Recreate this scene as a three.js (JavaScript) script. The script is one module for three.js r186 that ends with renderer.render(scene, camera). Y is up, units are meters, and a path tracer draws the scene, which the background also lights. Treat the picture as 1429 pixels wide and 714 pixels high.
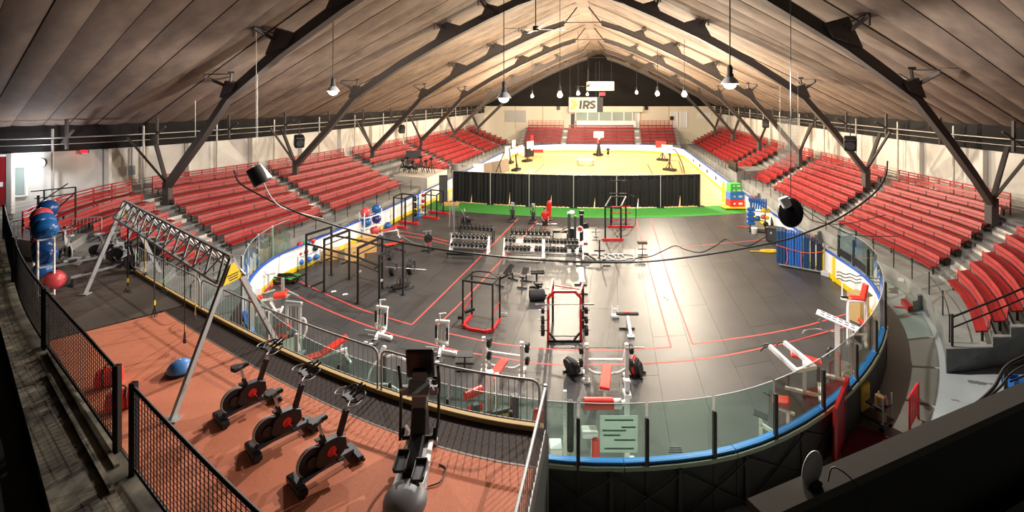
import * as THREE from 'three';
import { RoundedBoxGeometry } from 'three/addons/geometries/RoundedBoxGeometry.js';
import { mergeGeometries } from 'three/addons/utils/BufferGeometryUtils.js';
import { MarchingCubes } from 'three/addons/objects/MarchingCubes.js';
import { ImprovedNoise } from 'three/addons/math/ImprovedNoise.js';

// ---------------------------------------------------------------- camera, exposure
const IW = 1429, IH = 714, FOCAL = 650, HORIZON = 135, EYE = 9;
const scene = new THREE.Scene();
scene.background = new THREE.Color(0x050505);
const camera = new THREE.PerspectiveCamera(2 * Math.atan(IH / 2 / FOCAL) * 180 / Math.PI, IW / IH, 0.1, 300);
camera.position.set(0, EYE, 0);
camera.lookAt(0, EYE, -10);
camera.setViewOffset(IW, IH, 0, IH / 2 - HORIZON, IW, IH);      // level camera, lens shifted down
camera.updateProjectionMatrix();
const renderer = new THREE.WebGLRenderer({ antialias: true });
renderer.toneMapping = THREE.LinearToneMapping;
renderer.toneMappingExposure = 0.76;
renderer.shadowMap.enabled = true;
const LAMP = 330;            // candela of one high bay lamp
// high bay lamps: [lateral, along, height, relative strength]
const LAMPS = [[-12.2, 17.8, 9.3, .8], [-4.3, 18.0, 9.0, 1.5], [4.0, 15.6, 9.5, 1.6], [-3.9, 34, 9.25, 1.6], [5.4, 35, 9.3, 1.5], [-10, 57, 9.2, 2.1],
  [-3.9, 52, 9.5, 2.8], [-3.9, 71, 9.5, 1.7], [3.2, 63, 9.7, 2.3], [4.2, 44, 9.4, 2.4]];

// ---------------------------------------------------------------- plan of the hall
// The photograph is a sweep panorama, so the hall is built bowed as it shows it: plan position (lat = metres right of
// the long axis, s = metres along it) goes to world metres through hall().
const AXIS = (855 - 714) / FOCAL;
const V = (x, y, z) => new THREE.Vector3(x, y, z);
function hall(lat, s, y = 0) { const r = Math.hypot(lat, s), t = Math.atan2(lat, s) + AXIS; return V(r * t, y, -r); }
// spot on a level surface of height y
function spot(px, py, y = 0) { const d = FOCAL * (EYE - y) / (py - HORIZON); return V((px - 714) / FOCAL * d, y, -d); }
// point at a known distance
function far(px, py, d) { return V((px - 714) / FOCAL * d, EYE - (py - HORIZON) / FOCAL * d, -d); }

let seed = 7;
const rnd = () => { seed = (seed * 1664525 + 1013904223) >>> 0; return seed / 4294967296; };
const rr = (a, b) => a + (b - a) * rnd();
const noise = new ImprovedNoise();

// ---------------------------------------------------------------- textures and materials
function tex(n, fn, metres = 1, srgb = true) {
  const d = new Uint8Array(n * n * 4);
  for (let j = 0; j < n; j++) for (let i = 0; i < n; i++) {
    const c = fn(i / n, j / n), k = (j * n + i) * 4;
    for (let q = 0; q < 3; q++) d[k + q] = Math.max(0, Math.min(255, (Array.isArray(c) ? c[q] : c) * 255));
    d[k + 3] = 255;
  }
  const t = new THREE.DataTexture(d, n, n);
  t.wrapS = t.wrapT = THREE.RepeatWrapping; t.magFilter = THREE.LinearFilter; t.minFilter = THREE.LinearMipmapLinearFilter; t.generateMipmaps = true;
  if (srgb) t.colorSpace = THREE.SRGBColorSpace;
  t.repeat.set(1 / metres, 1 / metres); t.needsUpdate = true;
  return t;
}
function fbm(u, v, f, oct = 4, z = 0) {       // tiling noise: wraps around a torus of period 1
  let a = 0, w = 0.5, F = f;
  for (let o = 0; o < oct; o++) {
    const x = u * F, y = v * F;
    const n00 = noise.noise(x, y, z + o * 7), n10 = noise.noise(x - F, y, z + o * 7), n01 = noise.noise(x, y - F, z + o * 7), n11 = noise.noise(x - F, y - F, z + o * 7);
    a += w * ((n00 * (1 - u) + n10 * u) * (1 - v) + (n01 * (1 - u) + n11 * u) * v); w *= 0.5; F *= 2;
  }
  return a;
}
const mixc = (a, b, t) => a.map((x, i) => x + (b[i] - x) * Math.max(0, Math.min(1, t)));
const std = (color, roughness = 0.6, metalness = 0, extra = {}) => new THREE.MeshStandardMaterial({ color, roughness, metalness, ...extra });
const M = {
  rubber: std(0xffffff, 0.42, 0, { map: tex(512, (u, v) => { const n = fbm(u, v, 5, 5), f = (rnd() - 0.5) * 0.05; return mixc([.185, .185, .19], [.27, .268, .268], 0.5 + n * 1.4).map(x => x + f); }, 6),
    roughnessMap: null }),
  rubberB: null, rubberC: null,
  maple: std(0xffffff, 0.34, 0, { map: tex(512, (u, v) => { const b = Math.floor(v * 48), k = ((b * 7919) % 97) / 97, g = fbm(u, v, 4, 4) * .25; return mixc([.82, .69, .44], [.90, .79, .55], k * .7 + g + .2); }, 5) }),
  turf: std(0x3f8f3f, 0.95, 0, { map: tex(256, (u, v) => mixc([.55, .75, .5], [1, 1, .9], .5 + fbm(u, v, 16, 3) + (rnd() - .5) * .5), 2) }),
  orange: std(0xffffff, 0.8, 0, { map: tex(512, (u, v) => { const f = (rnd() - .5) * .10; return mixc([.74, .43, .31], [.83, .51, .385], .5 + fbm(u, v, 4, 4) * 1.3).map(x => x + f); }, 4) }),
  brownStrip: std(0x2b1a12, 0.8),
  deckWood: std(0xffffff, 0.6, 0, { map: tex(512, (u, v) => { const b = Math.floor(u * 20), k = ((b * 7907) % 89) / 89; return mixc([.24, .21, .185], [.36, .32, .28], k * .6 + .3 + fbm(u, v, 3, 4) * .8 + fbm(u * 1, v * 1, 40, 2) * .4); }, 4) }),
  concrete: std(0xffffff, 0.85, 0, { map: tex(512, (u, v) => mixc([.45, .455, .45], [.62, .62, .61], .5 + fbm(u, v, 4, 5) * 1.5 + (rnd() - .5) * .12), 5) }),
  paintFloor: std(0xffffff, 0.5, 0, { map: tex(512, (u, v) => { const p = fbm(u, v, 6, 5, 3); return p > .22 ? [.42, .42, .40] : mixc([.60, .64, .65], [.71, .74, .74], .5 + fbm(u, v, 3, 5) * 1.6); }, 7) }),
  dirtyConcrete: std(0xffffff, 0.9, 0, { map: tex(512, (u, v) => { const p = fbm(u, v, 5, 5, 9); return mixc([.22, .21, .185], [.56, .53, .46], .5 + p * 1.9 + (rnd() - .5) * .16); }, 3) }),
  darkFloor: std(0x1a1513, 0.9),
  block: std(0xffffff, 0.85, 0, { map: tex(512, (u, v) => mixc([.74, .72, .68], [.88, .865, .83], .6 + fbm(u, v, 3, 5) * 1.3), 6) }),
  creamWall: std(0xe6dcc8, 0.8), blackWall: std(0x14110f, 0.9), greyWall: std(0x8d8f8e, .8),
  boardWhite: std(0xf1f2f0, 0.45), boardYellow: std(0xf2d21c, 0.45), boardBlue: std(0x2a5cc4, 0.4), boardBack: std(0x4b4641, .8), capBlueNear: std(0x2d86d8, .35), capPale: std(0xb7bba0, .6),
  redSeat: std(0xffffff, 0.5, 0, { map: tex(256, (u, v) => { const k = fbm(u, v, 5, 4); return k > .3 ? [.68, .30, .28] : mixc([.53, .06, .08], [.66, .10, .115], .5 + k * 1.6); }, 3) }),
  redRail: std(0xb02a2c, 0.5, .1),
  steel: std(0x4d4642, 0.7, 0.15), steelLight: std(0x77706a, .6, .3), pipe: std(0xb9b4ac, .45, .5), galv: std(0xa9abab, .45, .3), chrome: std(0xd8d8d8, .2, 1),
  black: std(0x141416, .45), blackMatte: std(0x1b1b1d, .8), blackGloss: std(0x0c0c0e, .18), rubberBlack: std(0x161616, .6), iron: std(0x232325, .5, .3), grey: std(0x7c7d7f, .5), darkGrey: std(0x3a3b3d, .5), lightGrey: std(0xb9bbbd, .5),
  white: std(0xeeeeee, .4), red: std(0xe02a22, .5), redDark: std(0xc01f26, .5), redFrame: std(0xd8242a, .4), redVinyl: std(0xe23a2c, .35), tape: std(0xe04b48, .6), blue: std(0x2468b8, .4), blueBall: std(0x1c5c9c, .3), blueDeep: std(0x16427e, .3), redBall: std(0xd24a50, .35), purple: std(0x2c2a74, .3), navy: std(0x26313f, .55),
  blueMat: std(0x2a64b4, .45), blueMatDark: std(0x1d466f, .45), yellow: std(0xf0c928, .5), green: std(0x43b54a, .5), orangeStrap: std(0xe8603a, .6), plywood: std(0xffffff, .6, 0, { map: tex(128, (u, v) => mixc([.78, .60, .36], [.88, .71, .46], .5 + fbm(u, v, 3, 4) * 1.4), 1) }), tan: std(0xb79a66, .7), cardboard: std(0x9a8463, .8),
  curtain: std(0x121214, .9), silver: std(0xcfcfcf, .35, .6), skin: std(0xc68a6a, .6), shirtRed: std(0xcf1f24, .8), darkCloth: std(0x1f2024, .9), hair: std(0x1a120d, .9), shoe: std(0x2a2a2a, .7),
  glass: new THREE.MeshPhysicalMaterial({ color: 0xdcebe6, roughness: 0.03, transmission: 1, thickness: 0, ior: 1.45 }),
  glassSmoky: new THREE.MeshPhysicalMaterial({ color: 0xcdcac2, roughness: 0.02, transmission: 1, thickness: 0, ior: 1.45 }),
  glassTeal: new THREE.MeshPhysicalMaterial({ color: 0xa9cfc6, roughness: 0.25, transmission: .7, thickness: 0, ior: 1.45 }),
  windowGlass: std(0x9fb0a8, .1, 0),
  bulb: new THREE.MeshStandardMaterial({ color: 0xffffff, emissive: 0xfff4e2, emissiveIntensity: 12, roughness: .5 }),
  exitRed: new THREE.MeshStandardMaterial({ color: 0xff2a3a, emissive: 0xff1a2a, emissiveIntensity: 1.6 }),
  shade: new THREE.MeshPhysicalMaterial({ color: 0xf4f1e8, roughness: .6, transmission: .6, thickness: 0 }),
};
M.rubberB = M.rubber.clone(); M.rubberB.color.setRGB(.88, .88, .89); M.rubberC = M.rubber.clone(); M.rubberC.color.setRGB(1.0, 1.0, .99);
// old insulated ceiling: foil-faced batts, finely ribbed, sooty in patches
{
  const mk = z => tex(512, (u, v) => { const p = fbm(u, v, 3, 5, z), q = fbm(u, v, 8, 3, z + 20), rib = (Math.floor(v * 170) % 2) * .045, st = fbm(u, v, 2, 2, z + 40) > .27 ? .35 : 0;
    return mixc([.40, .347, .315], [.61, .54, .48], .55 + p * 1.1 + q * .5 - st).map(x => x - rib + (rnd() - .5) * .05); }, 5);
  M.batt = [mk(1), mk(5), mk(11)].map(m => std(0xffffff, .8, .0, { map: m }));
}

// ---------------------------------------------------------------- building helpers
const used = {};
function numbered(n) { const k = used[n] = (used[n] ?? -1) + 1; return k ? `${n}_${String(k).padStart(3, '0')}` : n; }
function tag(o, label, category, group) { o.userData.label = label; o.userData.category = category; if (group) o.userData.group = group; return o; }
function thing(name, label, category, pos = V(0, 0, 0), turn = 0, group) {
  const o = new THREE.Group(); o.name = numbered(name); scene.add(o); o.position.copy(pos); o.rotation.y = turn; return tag(o, label, category, group);
}
function struct(name) { const o = new THREE.Group(); o.name = numbered(name); o.userData.kind = 'structure'; scene.add(o); return o; }
function copyOf(o, pos, turn, label, group) { const c = o.clone(); c.name = numbered(o.name.replace(/_\d{3}$/, '')); scene.add(c); c.position.copy(pos); if (turn !== undefined) c.rotation.y = turn; c.userData = { ...o.userData }; if (label) c.userData.label = label; if (group) c.userData.group = group; return c; }
const A = p => Array.isArray(p) ? V(...p) : p;
class Build {
  constructor() { this.g = []; }
  add(g) { if (g.index) g = g.toNonIndexed(); for (const k of Object.keys(g.attributes)) if (!['position', 'normal', 'uv'].includes(k)) g.deleteAttribute(k); this.g.push(g); return this; }
  box(x, y, z, w, h, d, ry = 0, rx = 0, rz = 0) { const g = new THREE.BoxGeometry(w, h, d); g.applyMatrix4(new THREE.Matrix4().makeRotationFromEuler(new THREE.Euler(rx, ry, rz, 'YXZ')).setPosition(x, y, z)); return this.add(g); }
  rbox(x, y, z, w, h, d, r = .02, ry = 0, rx = 0, rz = 0, seg = 2) { const g = new RoundedBoxGeometry(w, h, d, seg, Math.min(r, w / 2.01, h / 2.01, d / 2.01)); g.applyMatrix4(new THREE.Matrix4().makeRotationFromEuler(new THREE.Euler(rx, ry, rz, 'YXZ')).setPosition(x, y, z)); return this.add(g); }
  bar(p, q, w, h = w) {                     // rectangular beam between two points
    p = A(p); q = A(q); const d = q.clone().sub(p), L = d.length(); d.normalize();
    const up = Math.abs(d.y) > .98 ? V(0, 0, 1) : V(0, 1, 0), x = up.clone().cross(d).normalize(), y = d.clone().cross(x);
    const g = new THREE.BoxGeometry(w, h, L); g.applyMatrix4(new THREE.Matrix4().makeBasis(x, y, d).setPosition(p.clone().add(q).multiplyScalar(.5))); return this.add(g);
  }
  cyl(p, q, r0, r1 = r0, n = 10, open = false) {
    p = A(p); q = A(q); const d = q.clone().sub(p), L = d.length();
    const g = new THREE.CylinderGeometry(r1, r0, L, n, 1, open); g.applyMatrix4(new THREE.Matrix4().makeRotationFromQuaternion(new THREE.Quaternion().setFromUnitVectors(V(0, 1, 0), d.normalize())).setPosition(p.clone().add(q).multiplyScalar(.5))); return this.add(g);
  }
  tube(pts, r, seg = 24, rs = 6, closed = false, tension) { return this.add(new THREE.TubeGeometry(new THREE.CatmullRomCurve3(pts.map(A), closed, 'catmullrom', tension ?? .5), seg, r, rs, closed)); }
  sph(x, y, z, r, sx = 1, sy = 1, sz = 1, n = 20) { const g = new THREE.SphereGeometry(r, n, Math.round(n * .7)); g.scale(sx, sy, sz); g.translate(x, y, z); return this.add(g); }
  tor(c, R, r, axis = [0, 0, 1], arc = Math.PI * 2, n = 24) { const g = new THREE.TorusGeometry(R, r, 8, n, arc); g.applyMatrix4(new THREE.Matrix4().makeRotationFromQuaternion(new THREE.Quaternion().setFromUnitVectors(V(0, 0, 1), A(axis).clone().normalize())).setPosition(A(c))); return this.add(g); }
  lathe(c, pts, n = 20) { const g = new THREE.LatheGeometry(pts.map(p => new THREE.Vector2(...p)), n); g.translate(...(Array.isArray(c) ? c : c.toArray())); return this.add(g); }
  ext(pts, depth, m, bevel = 0) { const s = new THREE.Shape(pts.map(p => new THREE.Vector2(...p))); const g = new THREE.ExtrudeGeometry(s, { depth, bevelEnabled: bevel > 0, bevelSize: bevel, bevelThickness: bevel, bevelSegments: 2 }); g.translate(0, 0, -depth / 2); if (m) g.applyMatrix4(m); return this.add(g); }
  // closed profile [[out, up]...] (counter-clockwise) swept along a level path of points; out = to the right of travel
  sweep(path, prof, closed = false) {
    const n = path.length, fr = path.map((p, i) => { const a = path[closed ? (i - 1 + n) % n : Math.max(0, i - 1)], b = path[closed ? (i + 1) % n : Math.min(n - 1, i + 1)]; const t = b.clone().sub(a); t.y = 0; t.normalize(); return V(-t.z, 0, t.x); });
    const P = (i, k) => { const [o, u] = prof[k]; return path[i].clone().addScaledVector(fr[i], o).add(V(0, u, 0)); };
    const pos = [], tri = (a, b, c) => pos.push(...a.toArray(), ...b.toArray(), ...c.toArray()), m = prof.length;
    for (let i = 0; i < (closed ? n : n - 1); i++) for (let k = 0; k < m; k++) { const j = (i + 1) % n, l = (k + 1) % m; const a = P(i, k), b = P(j, k), c = P(j, l), d = P(i, l); tri(a, c, b); tri(a, d, c); }
    if (!closed) { const ts = THREE.ShapeUtils.triangulateShape(prof.map(p => new THREE.Vector2(...p)), []); for (const [a, b, c] of ts) { tri(P(0, a), P(0, b), P(0, c)); tri(P(n - 1, a), P(n - 1, c), P(n - 1, b)); } }
    const g = new THREE.BufferGeometry(); g.setAttribute('position', new THREE.Float32BufferAttribute(pos, 3)); g.computeVertexNormals(); g.setAttribute('uv', new THREE.Float32BufferAttribute(new Float32Array(pos.length / 3 * 2), 2)); return this.add(g);
  }
  // level slab with a polygon outline of world points, top at y, thickness t
  slab(outline, y, t) {
    const o = outline.map(p => new THREE.Vector2(p.x, p.z)); const ts = THREE.ShapeUtils.triangulateShape(o, []), pos = [], n = o.length; const cw = THREE.ShapeUtils.area(o) > 0;
    const tri = (a, b, c) => pos.push(...a, ...b, ...c), at = (i, h) => [o[i].x, h, o[i].y];
    for (let [a, b, c] of ts) { const ar = (o[b].x - o[a].x) * (o[c].y - o[a].y) - (o[b].y - o[a].y) * (o[c].x - o[a].x); if (ar > 0) [b, c] = [c, b]; tri(at(a, y), at(b, y), at(c, y)); tri(at(a, y - t), at(c, y - t), at(b, y - t)); }
    for (let i = 0; i < n; i++) { const j = (i + 1) % n; if (cw) { tri(at(i, y), at(j, y), at(j, y - t)); tri(at(i, y), at(j, y - t), at(i, y - t)); } else { tri(at(i, y), at(j, y - t), at(j, y)); tri(at(i, y), at(i, y - t), at(j, y - t)); } }
    const g = new THREE.BufferGeometry(); g.setAttribute('position', new THREE.Float32BufferAttribute(pos, 3)); g.computeVertexNormals(); g.setAttribute('uv', new THREE.Float32BufferAttribute(new Float32Array(pos.length / 3 * 2), 2)); return this.add(g);
  }
  geo(keepUv) {
    const g = this.g.length > 1 ? mergeGeometries(this.g) : this.g[0];
    if (!keepUv) { const p = g.attributes.position, n = g.attributes.normal, uv = g.attributes.uv; for (let i = 0; i < p.count; i++) { const ax = Math.abs(n.getX(i)), ay = Math.abs(n.getY(i)), az = Math.abs(n.getZ(i)); if (ay >= ax && ay >= az) uv.setXY(i, p.getX(i), p.getZ(i)); else if (ax >= az) uv.setXY(i, p.getZ(i), p.getY(i)); else uv.setXY(i, p.getX(i), p.getY(i)); } }
    return g;
  }
}
// one named mesh under parent; f fills a Build
function mesh1(parent, name, mat, b, keepUv) { const m = new THREE.Mesh(b.geo(keepUv), mat); m.name = name; m.castShadow = m.receiveShadow = true; parent.add(m); return m; }
// pieces that do not touch become meshes of their own under the same name (up to 24 of them)
function part(parent, name, mat, f, keepUv, whole) {
  const b = new Build(); f(b);
  if (whole || b.g.length < 2) return mesh1(parent, name, mat, b, keepUv);
  const bx = b.g.map(g => { g.computeBoundingBox(); return g.boundingBox.clone().expandByScalar(.012); }), id = bx.map((_, i) => i), root = i => id[i] === i ? i : (id[i] = root(id[i]));
  for (let i = 0; i < bx.length; i++) for (let j = 0; j < i; j++) if (bx[i].intersectsBox(bx[j])) id[root(i)] = root(j);
  const sets = new Map(); b.g.forEach((g, i) => { const r = root(i); if (!sets.has(r)) sets.set(r, []); sets.get(r).push(g); });
  if (sets.size > 24) return mesh1(parent, name, mat, b, keepUv);
  let first; for (const gs of sets.values()) { const q = new Build(); q.g = gs; const m = mesh1(parent, name, mat, q, keepUv); first ??= m; } return first;
}
function single(name, label, category, pos, mat, f, group, turn = 0, keepUv) { const m = part(scene, numbered(name), mat, f, keepUv, true); m.position.copy(pos); m.rotation.y = turn; return tag(m, label, category, group); }
const ORD = ['front', 'second', 'third', 'fourth', 'fifth', 'sixth', 'seventh', 'eighth', 'ninth'];
const lerp = (a, b, t) => a + (b - a) * t;
const run = (a, b, n, f) => Array.from({ length: n + 1 }, (_, i) => f(lerp(a, b, i / n)));
// ---------------------------------------------------------------- the hall itself
Build.prototype.rings = function (rings, caps = true) {      // closed cross-sections joined into one solid
  const pos = [], tri = (a, b, c) => pos.push(a.x, a.y, a.z, b.x, b.y, b.z, c.x, c.y, c.z), m = rings[0].length;
  for (let i = 0; i + 1 < rings.length; i++) for (let k = 0; k < m; k++) { const l = (k + 1) % m; tri(rings[i][k], rings[i + 1][k], rings[i + 1][l]); tri(rings[i][k], rings[i + 1][l], rings[i][l]); }
  if (caps) for (const r of [rings[0], rings[rings.length - 1]]) {
    const e = r[1].clone().sub(r[0]), ex = e.clone().normalize(); let nrm = V(0, 0, 0); for (let k = 1; k + 1 < m; k++) nrm.add(r[k].clone().sub(r[0]).cross(r[k + 1].clone().sub(r[0]))); nrm.normalize(); const ey = nrm.clone().cross(ex);
    const p2 = r.map(p => { const d = p.clone().sub(r[0]); return new THREE.Vector2(d.dot(ex), d.dot(ey)); });
    for (const [a, b, c] of THREE.ShapeUtils.triangulateShape(p2, [])) tri(r[a], r[b], r[c]);
  }
  const g = new THREE.BufferGeometry(); g.setAttribute('position', new THREE.Float32BufferAttribute(pos, 3)); g.computeVertexNormals(); g.setAttribute('uv', new THREE.Float32BufferAttribute(new Float32Array(pos.length / 3 * 2), 2)); return this.add(g);
};
const LW = -24.7, RW = 19.5, RIDGE = -2.6, RIDGE_Y = 17, EAVE = 6.85, FAR = 87;
const CL = -6.6, CR = 1.9, CS = 18.5, RAD = 8.5, LB = -15.1, RB = 10.4, NEAR = 10, END = 76;

// outer shell of the building, closed all round
{
  const f = struct('floor'); part(f, 'concrete_slab', M.paintFloor, b => b.box(0, -.12, -48, 170, .2, 104));
  const w = struct('wall_back'); part(w, 'wall_surface', M.blackWall, b => b.box(0, 9, 4.2, 170, 20, .4));
  const o = struct('wall_outer'); part(o, 'wall_surface', M.blackWall, b => { b.box(-85, 9, -48, .4, 20, 104); b.box(85, 9, -48, .4, 20, 104); b.box(0, 9, -100, 170, 20, .4); });
  const c = struct('ceiling'); part(c, 'roof_deck', M.blackWall, b => b.box(0, 18.8, -48, 170, .3, 104));
}
// rink outline: l = metres along the boards from the middle of the near end, first towards lat < 0
const SEG = [-2.2 - CL, RAD * Math.PI / 2, 49, RAD * Math.PI / 2, CR - CL, RAD * Math.PI / 2, 49, RAD * Math.PI / 2, 4.1], PER = SEG.reduce((a, b) => a + b);
function rink(l, y = 0, off = 0) {          // off = metres outwards
  l = ((l % PER) + PER) % PER; let k = 0; while (k < 8 && l > SEG[k]) l -= SEG[k++];
  const a = l / RAD, R = RAD + off, s2 = END - RAD; let p;
  if (k === 0) p = [-2.2 - l, NEAR - off];
  else if (k === 1) p = [CL - R * Math.sin(a), CS - R * Math.cos(a)];
  else if (k === 2) p = [LB - off, CS + l];
  else if (k === 3) p = [CL - R * Math.cos(a), s2 + R * Math.sin(a)];
  else if (k === 4) p = [CL + l, END + off];
  else if (k === 5) p = [CR + R * Math.sin(a), s2 + R * Math.cos(a)];
  else if (k === 6) p = [RB + off, s2 - l];
  else if (k === 7) p = [CR + R * Math.cos(a), CS - R * Math.sin(a)];
  else p = [CR - l, NEAR - off];
  return hall(p[0], p[1], y);
}
const sMin = lat => lat < CL ? CS - Math.sqrt(Math.max(0, RAD ** 2 - (lat - CL) ** 2)) : lat > CR ? CS - Math.sqrt(Math.max(0, RAD ** 2 - (lat - CR) ** 2)) : NEAR;
const sMax = lat => END + NEAR - sMin(lat) ;

// rubber floor: rolls laid lengthwise, butted
{
  const f = struct('floor_rubber'); const mats = [M.rubber, M.rubberB, M.rubberC]; let i = 0;
  const w = (RB - LB) / 20;
  for (let k = 0; k < 20; k++) {
    const a = LB + k * w + .005, b2 = LB + (k + 1) * w - .005, cuts = [0, 15 + (k % 3) * 2.4, 24.5 + (k % 2) * 3.1, 34.6];
    for (let c = 0; c < 3; c++) {
      const lo = t => { const lat = Math.max(LB + .02, Math.min(RB - .02, lerp(a, b2, t))); return Math.max(cuts[c] + .006, sMin(lat) + .03); };
      if (lo(0) > cuts[c + 1] - .3 && lo(1) > cuts[c + 1] - .3) continue;
      const pts = []; for (let q = 0; q <= 5; q++) pts.push(hall(lerp(a, b2, q / 5), Math.min(lo(q / 5), cuts[c + 1] - .05)));
      for (let q = 1; q <= 6; q++) pts.push(hall(b2, lerp(Math.min(lo(1), cuts[c + 1] - .05), cuts[c + 1] - .006, q / 6)));
      for (let q = 5; q >= 0; q--) pts.push(hall(lerp(a, b2, q / 5), cuts[c + 1] - .006));
      for (let q = 5; q >= 1; q--) pts.push(hall(a, lerp(Math.min(lo(0), cuts[c + 1] - .05), cuts[c + 1] - .006, q / 6)));
      part(f, 'rubber_roll', mats[(k * 2 + c * 1 + (k % 4)) % 3], b => b.slab(pts, 0, .012)); i++;
    }
  }
  const t = struct('floor_turf'); const band = (s0, s1) => [...run(LB + .1, RB - .1, 24, x => hall(x, s0)), ...run(RB - .1, LB + .1, 24, x => hall(x, s1))];
  part(t, 'turf_strip', M.turf, b => b.slab(band(34.6, 37.6), .012, .024));
  const m = struct('floor_court'); part(m, 'maple_floor', M.maple, b => { const o = [...run(LB + .1, RB - .1, 24, x => hall(x, 37.62)), ...run(RB - .1, LB + .1, 60, x => hall(x, sMax(x) - .1))]; b.slab(o, .004, .016); });
  part(m, 'court_line', M.darkGrey, b => { const strip = (p, q) => b.slab([...run(0, 1, 8, k => hall(lerp(p[0], q[0], k) - .06, lerp(p[1], q[1], k))), ...run(1, 0, 8, k => hall(lerp(p[0], q[0], k) + .06, lerp(p[1], q[1], k)))], .009, .004); strip([-9.2, 46], [-9.2, 62]); strip([4.6, 46], [4.6, 62]); });
}
// tape lines on the rubber
function ribbon(pts, w, y, mat, name, label, group) {
  const p3 = new THREE.CatmullRomCurve3(pts.map(([x, yy]) => spot(x, yy, 0)), false, 'catmullrom', .35).getPoints(pts.length > 2 ? pts.length * 6 : 2), L = [], R = [];
  p3.forEach((p, i) => { const t = p3[Math.min(i + 1, p3.length - 1)].clone().sub(p3[Math.max(0, i - 1)]).normalize(), n = V(-t.z, 0, t.x); L.push(p.clone().addScaledVector(n, -w / 2)); R.push(p.clone().addScaledVector(n, w / 2)); });
  const m = part(scene, numbered(name), mat, b => b.slab([...L, ...R.reverse()], y, .003)); return tag(m, label, 'floor tape', group);
}
const tp = 'red tape lines on the rubber floor';
ribbon([[722, 305], [690, 338], [630, 398], [575, 452]], .06, .003, M.tape, 'floor_tape', 'straight red tape line running from the turf to the corner beside the white leg machine', tp);
ribbon([[372, 366], [425, 396], [500, 430], [574, 453]], .06, .003, M.tape, 'floor_tape', 'red tape line curving past the feet of the long black rig', tp);
ribbon([[749, 308], [700, 362], [645, 420], [608, 455]], .06, .003, M.tape, 'floor_tape', 'straight red tape line running under the black power rack', tp);
ribbon([[385, 395], [425, 418], [480, 442], [547, 466], [598, 479], [637, 489], [700, 499], [743, 506], [796, 509], [919, 506], [1000, 498], [1100, 477], [1180, 455]], .06, .003, M.tape, 'floor_tape', 'outer red tape arc passing behind both flat bench presses', tp);
ribbon([[620, 464], [694, 479], [746, 485], [808, 489], [880, 488], [936, 484]], .06, .003, M.tape, 'floor_tape', 'red tape arc passing in front of the red power rack', tp);
ribbon([[887, 305], [905, 372], [936, 484]], .06, .003, M.tape, 'floor_tape', 'long red tape line ending at the arc beside the grey roller bench', tp);
ribbon([[908, 305], [932, 385], [966, 480]], .06, .003, M.tape, 'floor_tape', 'long red tape line ending at the arc toward the white leg press', tp);
ribbon([[966, 480], [1060, 467], [1125, 454], [1180, 438]], .06, .003, M.tape, 'floor_tape', 'inner red tape arc leading to the white dip station', tp);
ribbon([[551, 321], [590, 328], [626, 337]], .07, .003, M.tape, 'floor_tape', 'short red tape line beside the decline bench', tp);
ribbon([[553, 327], [590, 333], [626, 341]], .07, .003, M.tape, 'floor_tape', 'short red tape line ending under the dumbbell rack', tp);
ribbon([[900, 350], [980, 342], [1068, 334]], .05, .003, M.tape, 'floor_tape', 'faint red tape line leading to the grey equipment case', tp);
for (const [x, y] of [[927, 415], [931, 418]]) single('floor_mark', 'small red square mark on the black rubber between tape lines', 'floor mark', spot(x, y), M.tape, b => b.box(0, .003, 0, .12, .004, .1), 'small red floor marks');

// dasher boards: panel, kick plate, cap rail and outer skin, one set for each 2.4 m
{
  const o = struct('rink_boards'); const n = 70, w = PER / n;
  for (let i = 0; i < n; i++) {
    const l0 = i * w + .006, l1 = (i + 1) * w - .006, q = k => run(l0, l1, 4, l => rink(l)), path = q();
    const near = i < 4 || i > 64;
    part(o, 'board_panel', M.boardWhite, b => b.sweep(path, [[-.05, .22], [-.015, .22], [-.015, 1.19], [-.05, 1.19]]));
    part(o, 'kick_plate', M.boardYellow, b => b.sweep(path, [[-.05, 0], [.0, 0], [.0, .25], [-.05, .25]]));
    part(o, 'cap_rail', near ? M.capBlueNear : M.boardBlue, b => b.sweep(path, [[-.13, 1.19], [.01, 1.19], [.01, 1.25], [-.13, 1.25]]));
    part(o, 'outer_skin', M.boardBack, b => b.sweep(path, [[-.15, 0], [-.11, 0], [-.11, 1.19], [-.15, 1.19]]));
    if (near) part(o, 'cap_edge', M.capPale, b => b.sweep(path, [[-.19, 1.10], [-.15, 1.10], [-.15, 1.19], [-.19, 1.19]]));
  }
  // yellow gate jambs in the right boards
  for (const s of [20.2, 21.3]) part(o, 'gate_jamb', M.boardYellow, b => b.bar(hall(RB + .03, s, 0), hall(RB + .03, s, 1.2), .2, .12));
  // raked steel braces behind the near boards
  for (let l = -8; l < 1; l += 1.46) part(o, 'brace', M.steel, b => { b.bar(rink(l, .05, .25), rink(l, 1.1, .2), .09, .07); });
  for (let l = -8; l < 0; l += 1.46) part(o, 'brace', M.steel, b => { b.bar(rink(l, .1, .26), rink(l + 1.4, 1.05, .26), .03, .03); b.bar(rink(l, 1.05, .28), rink(l + 1.4, .1, .28), .03, .03); });
}
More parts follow.
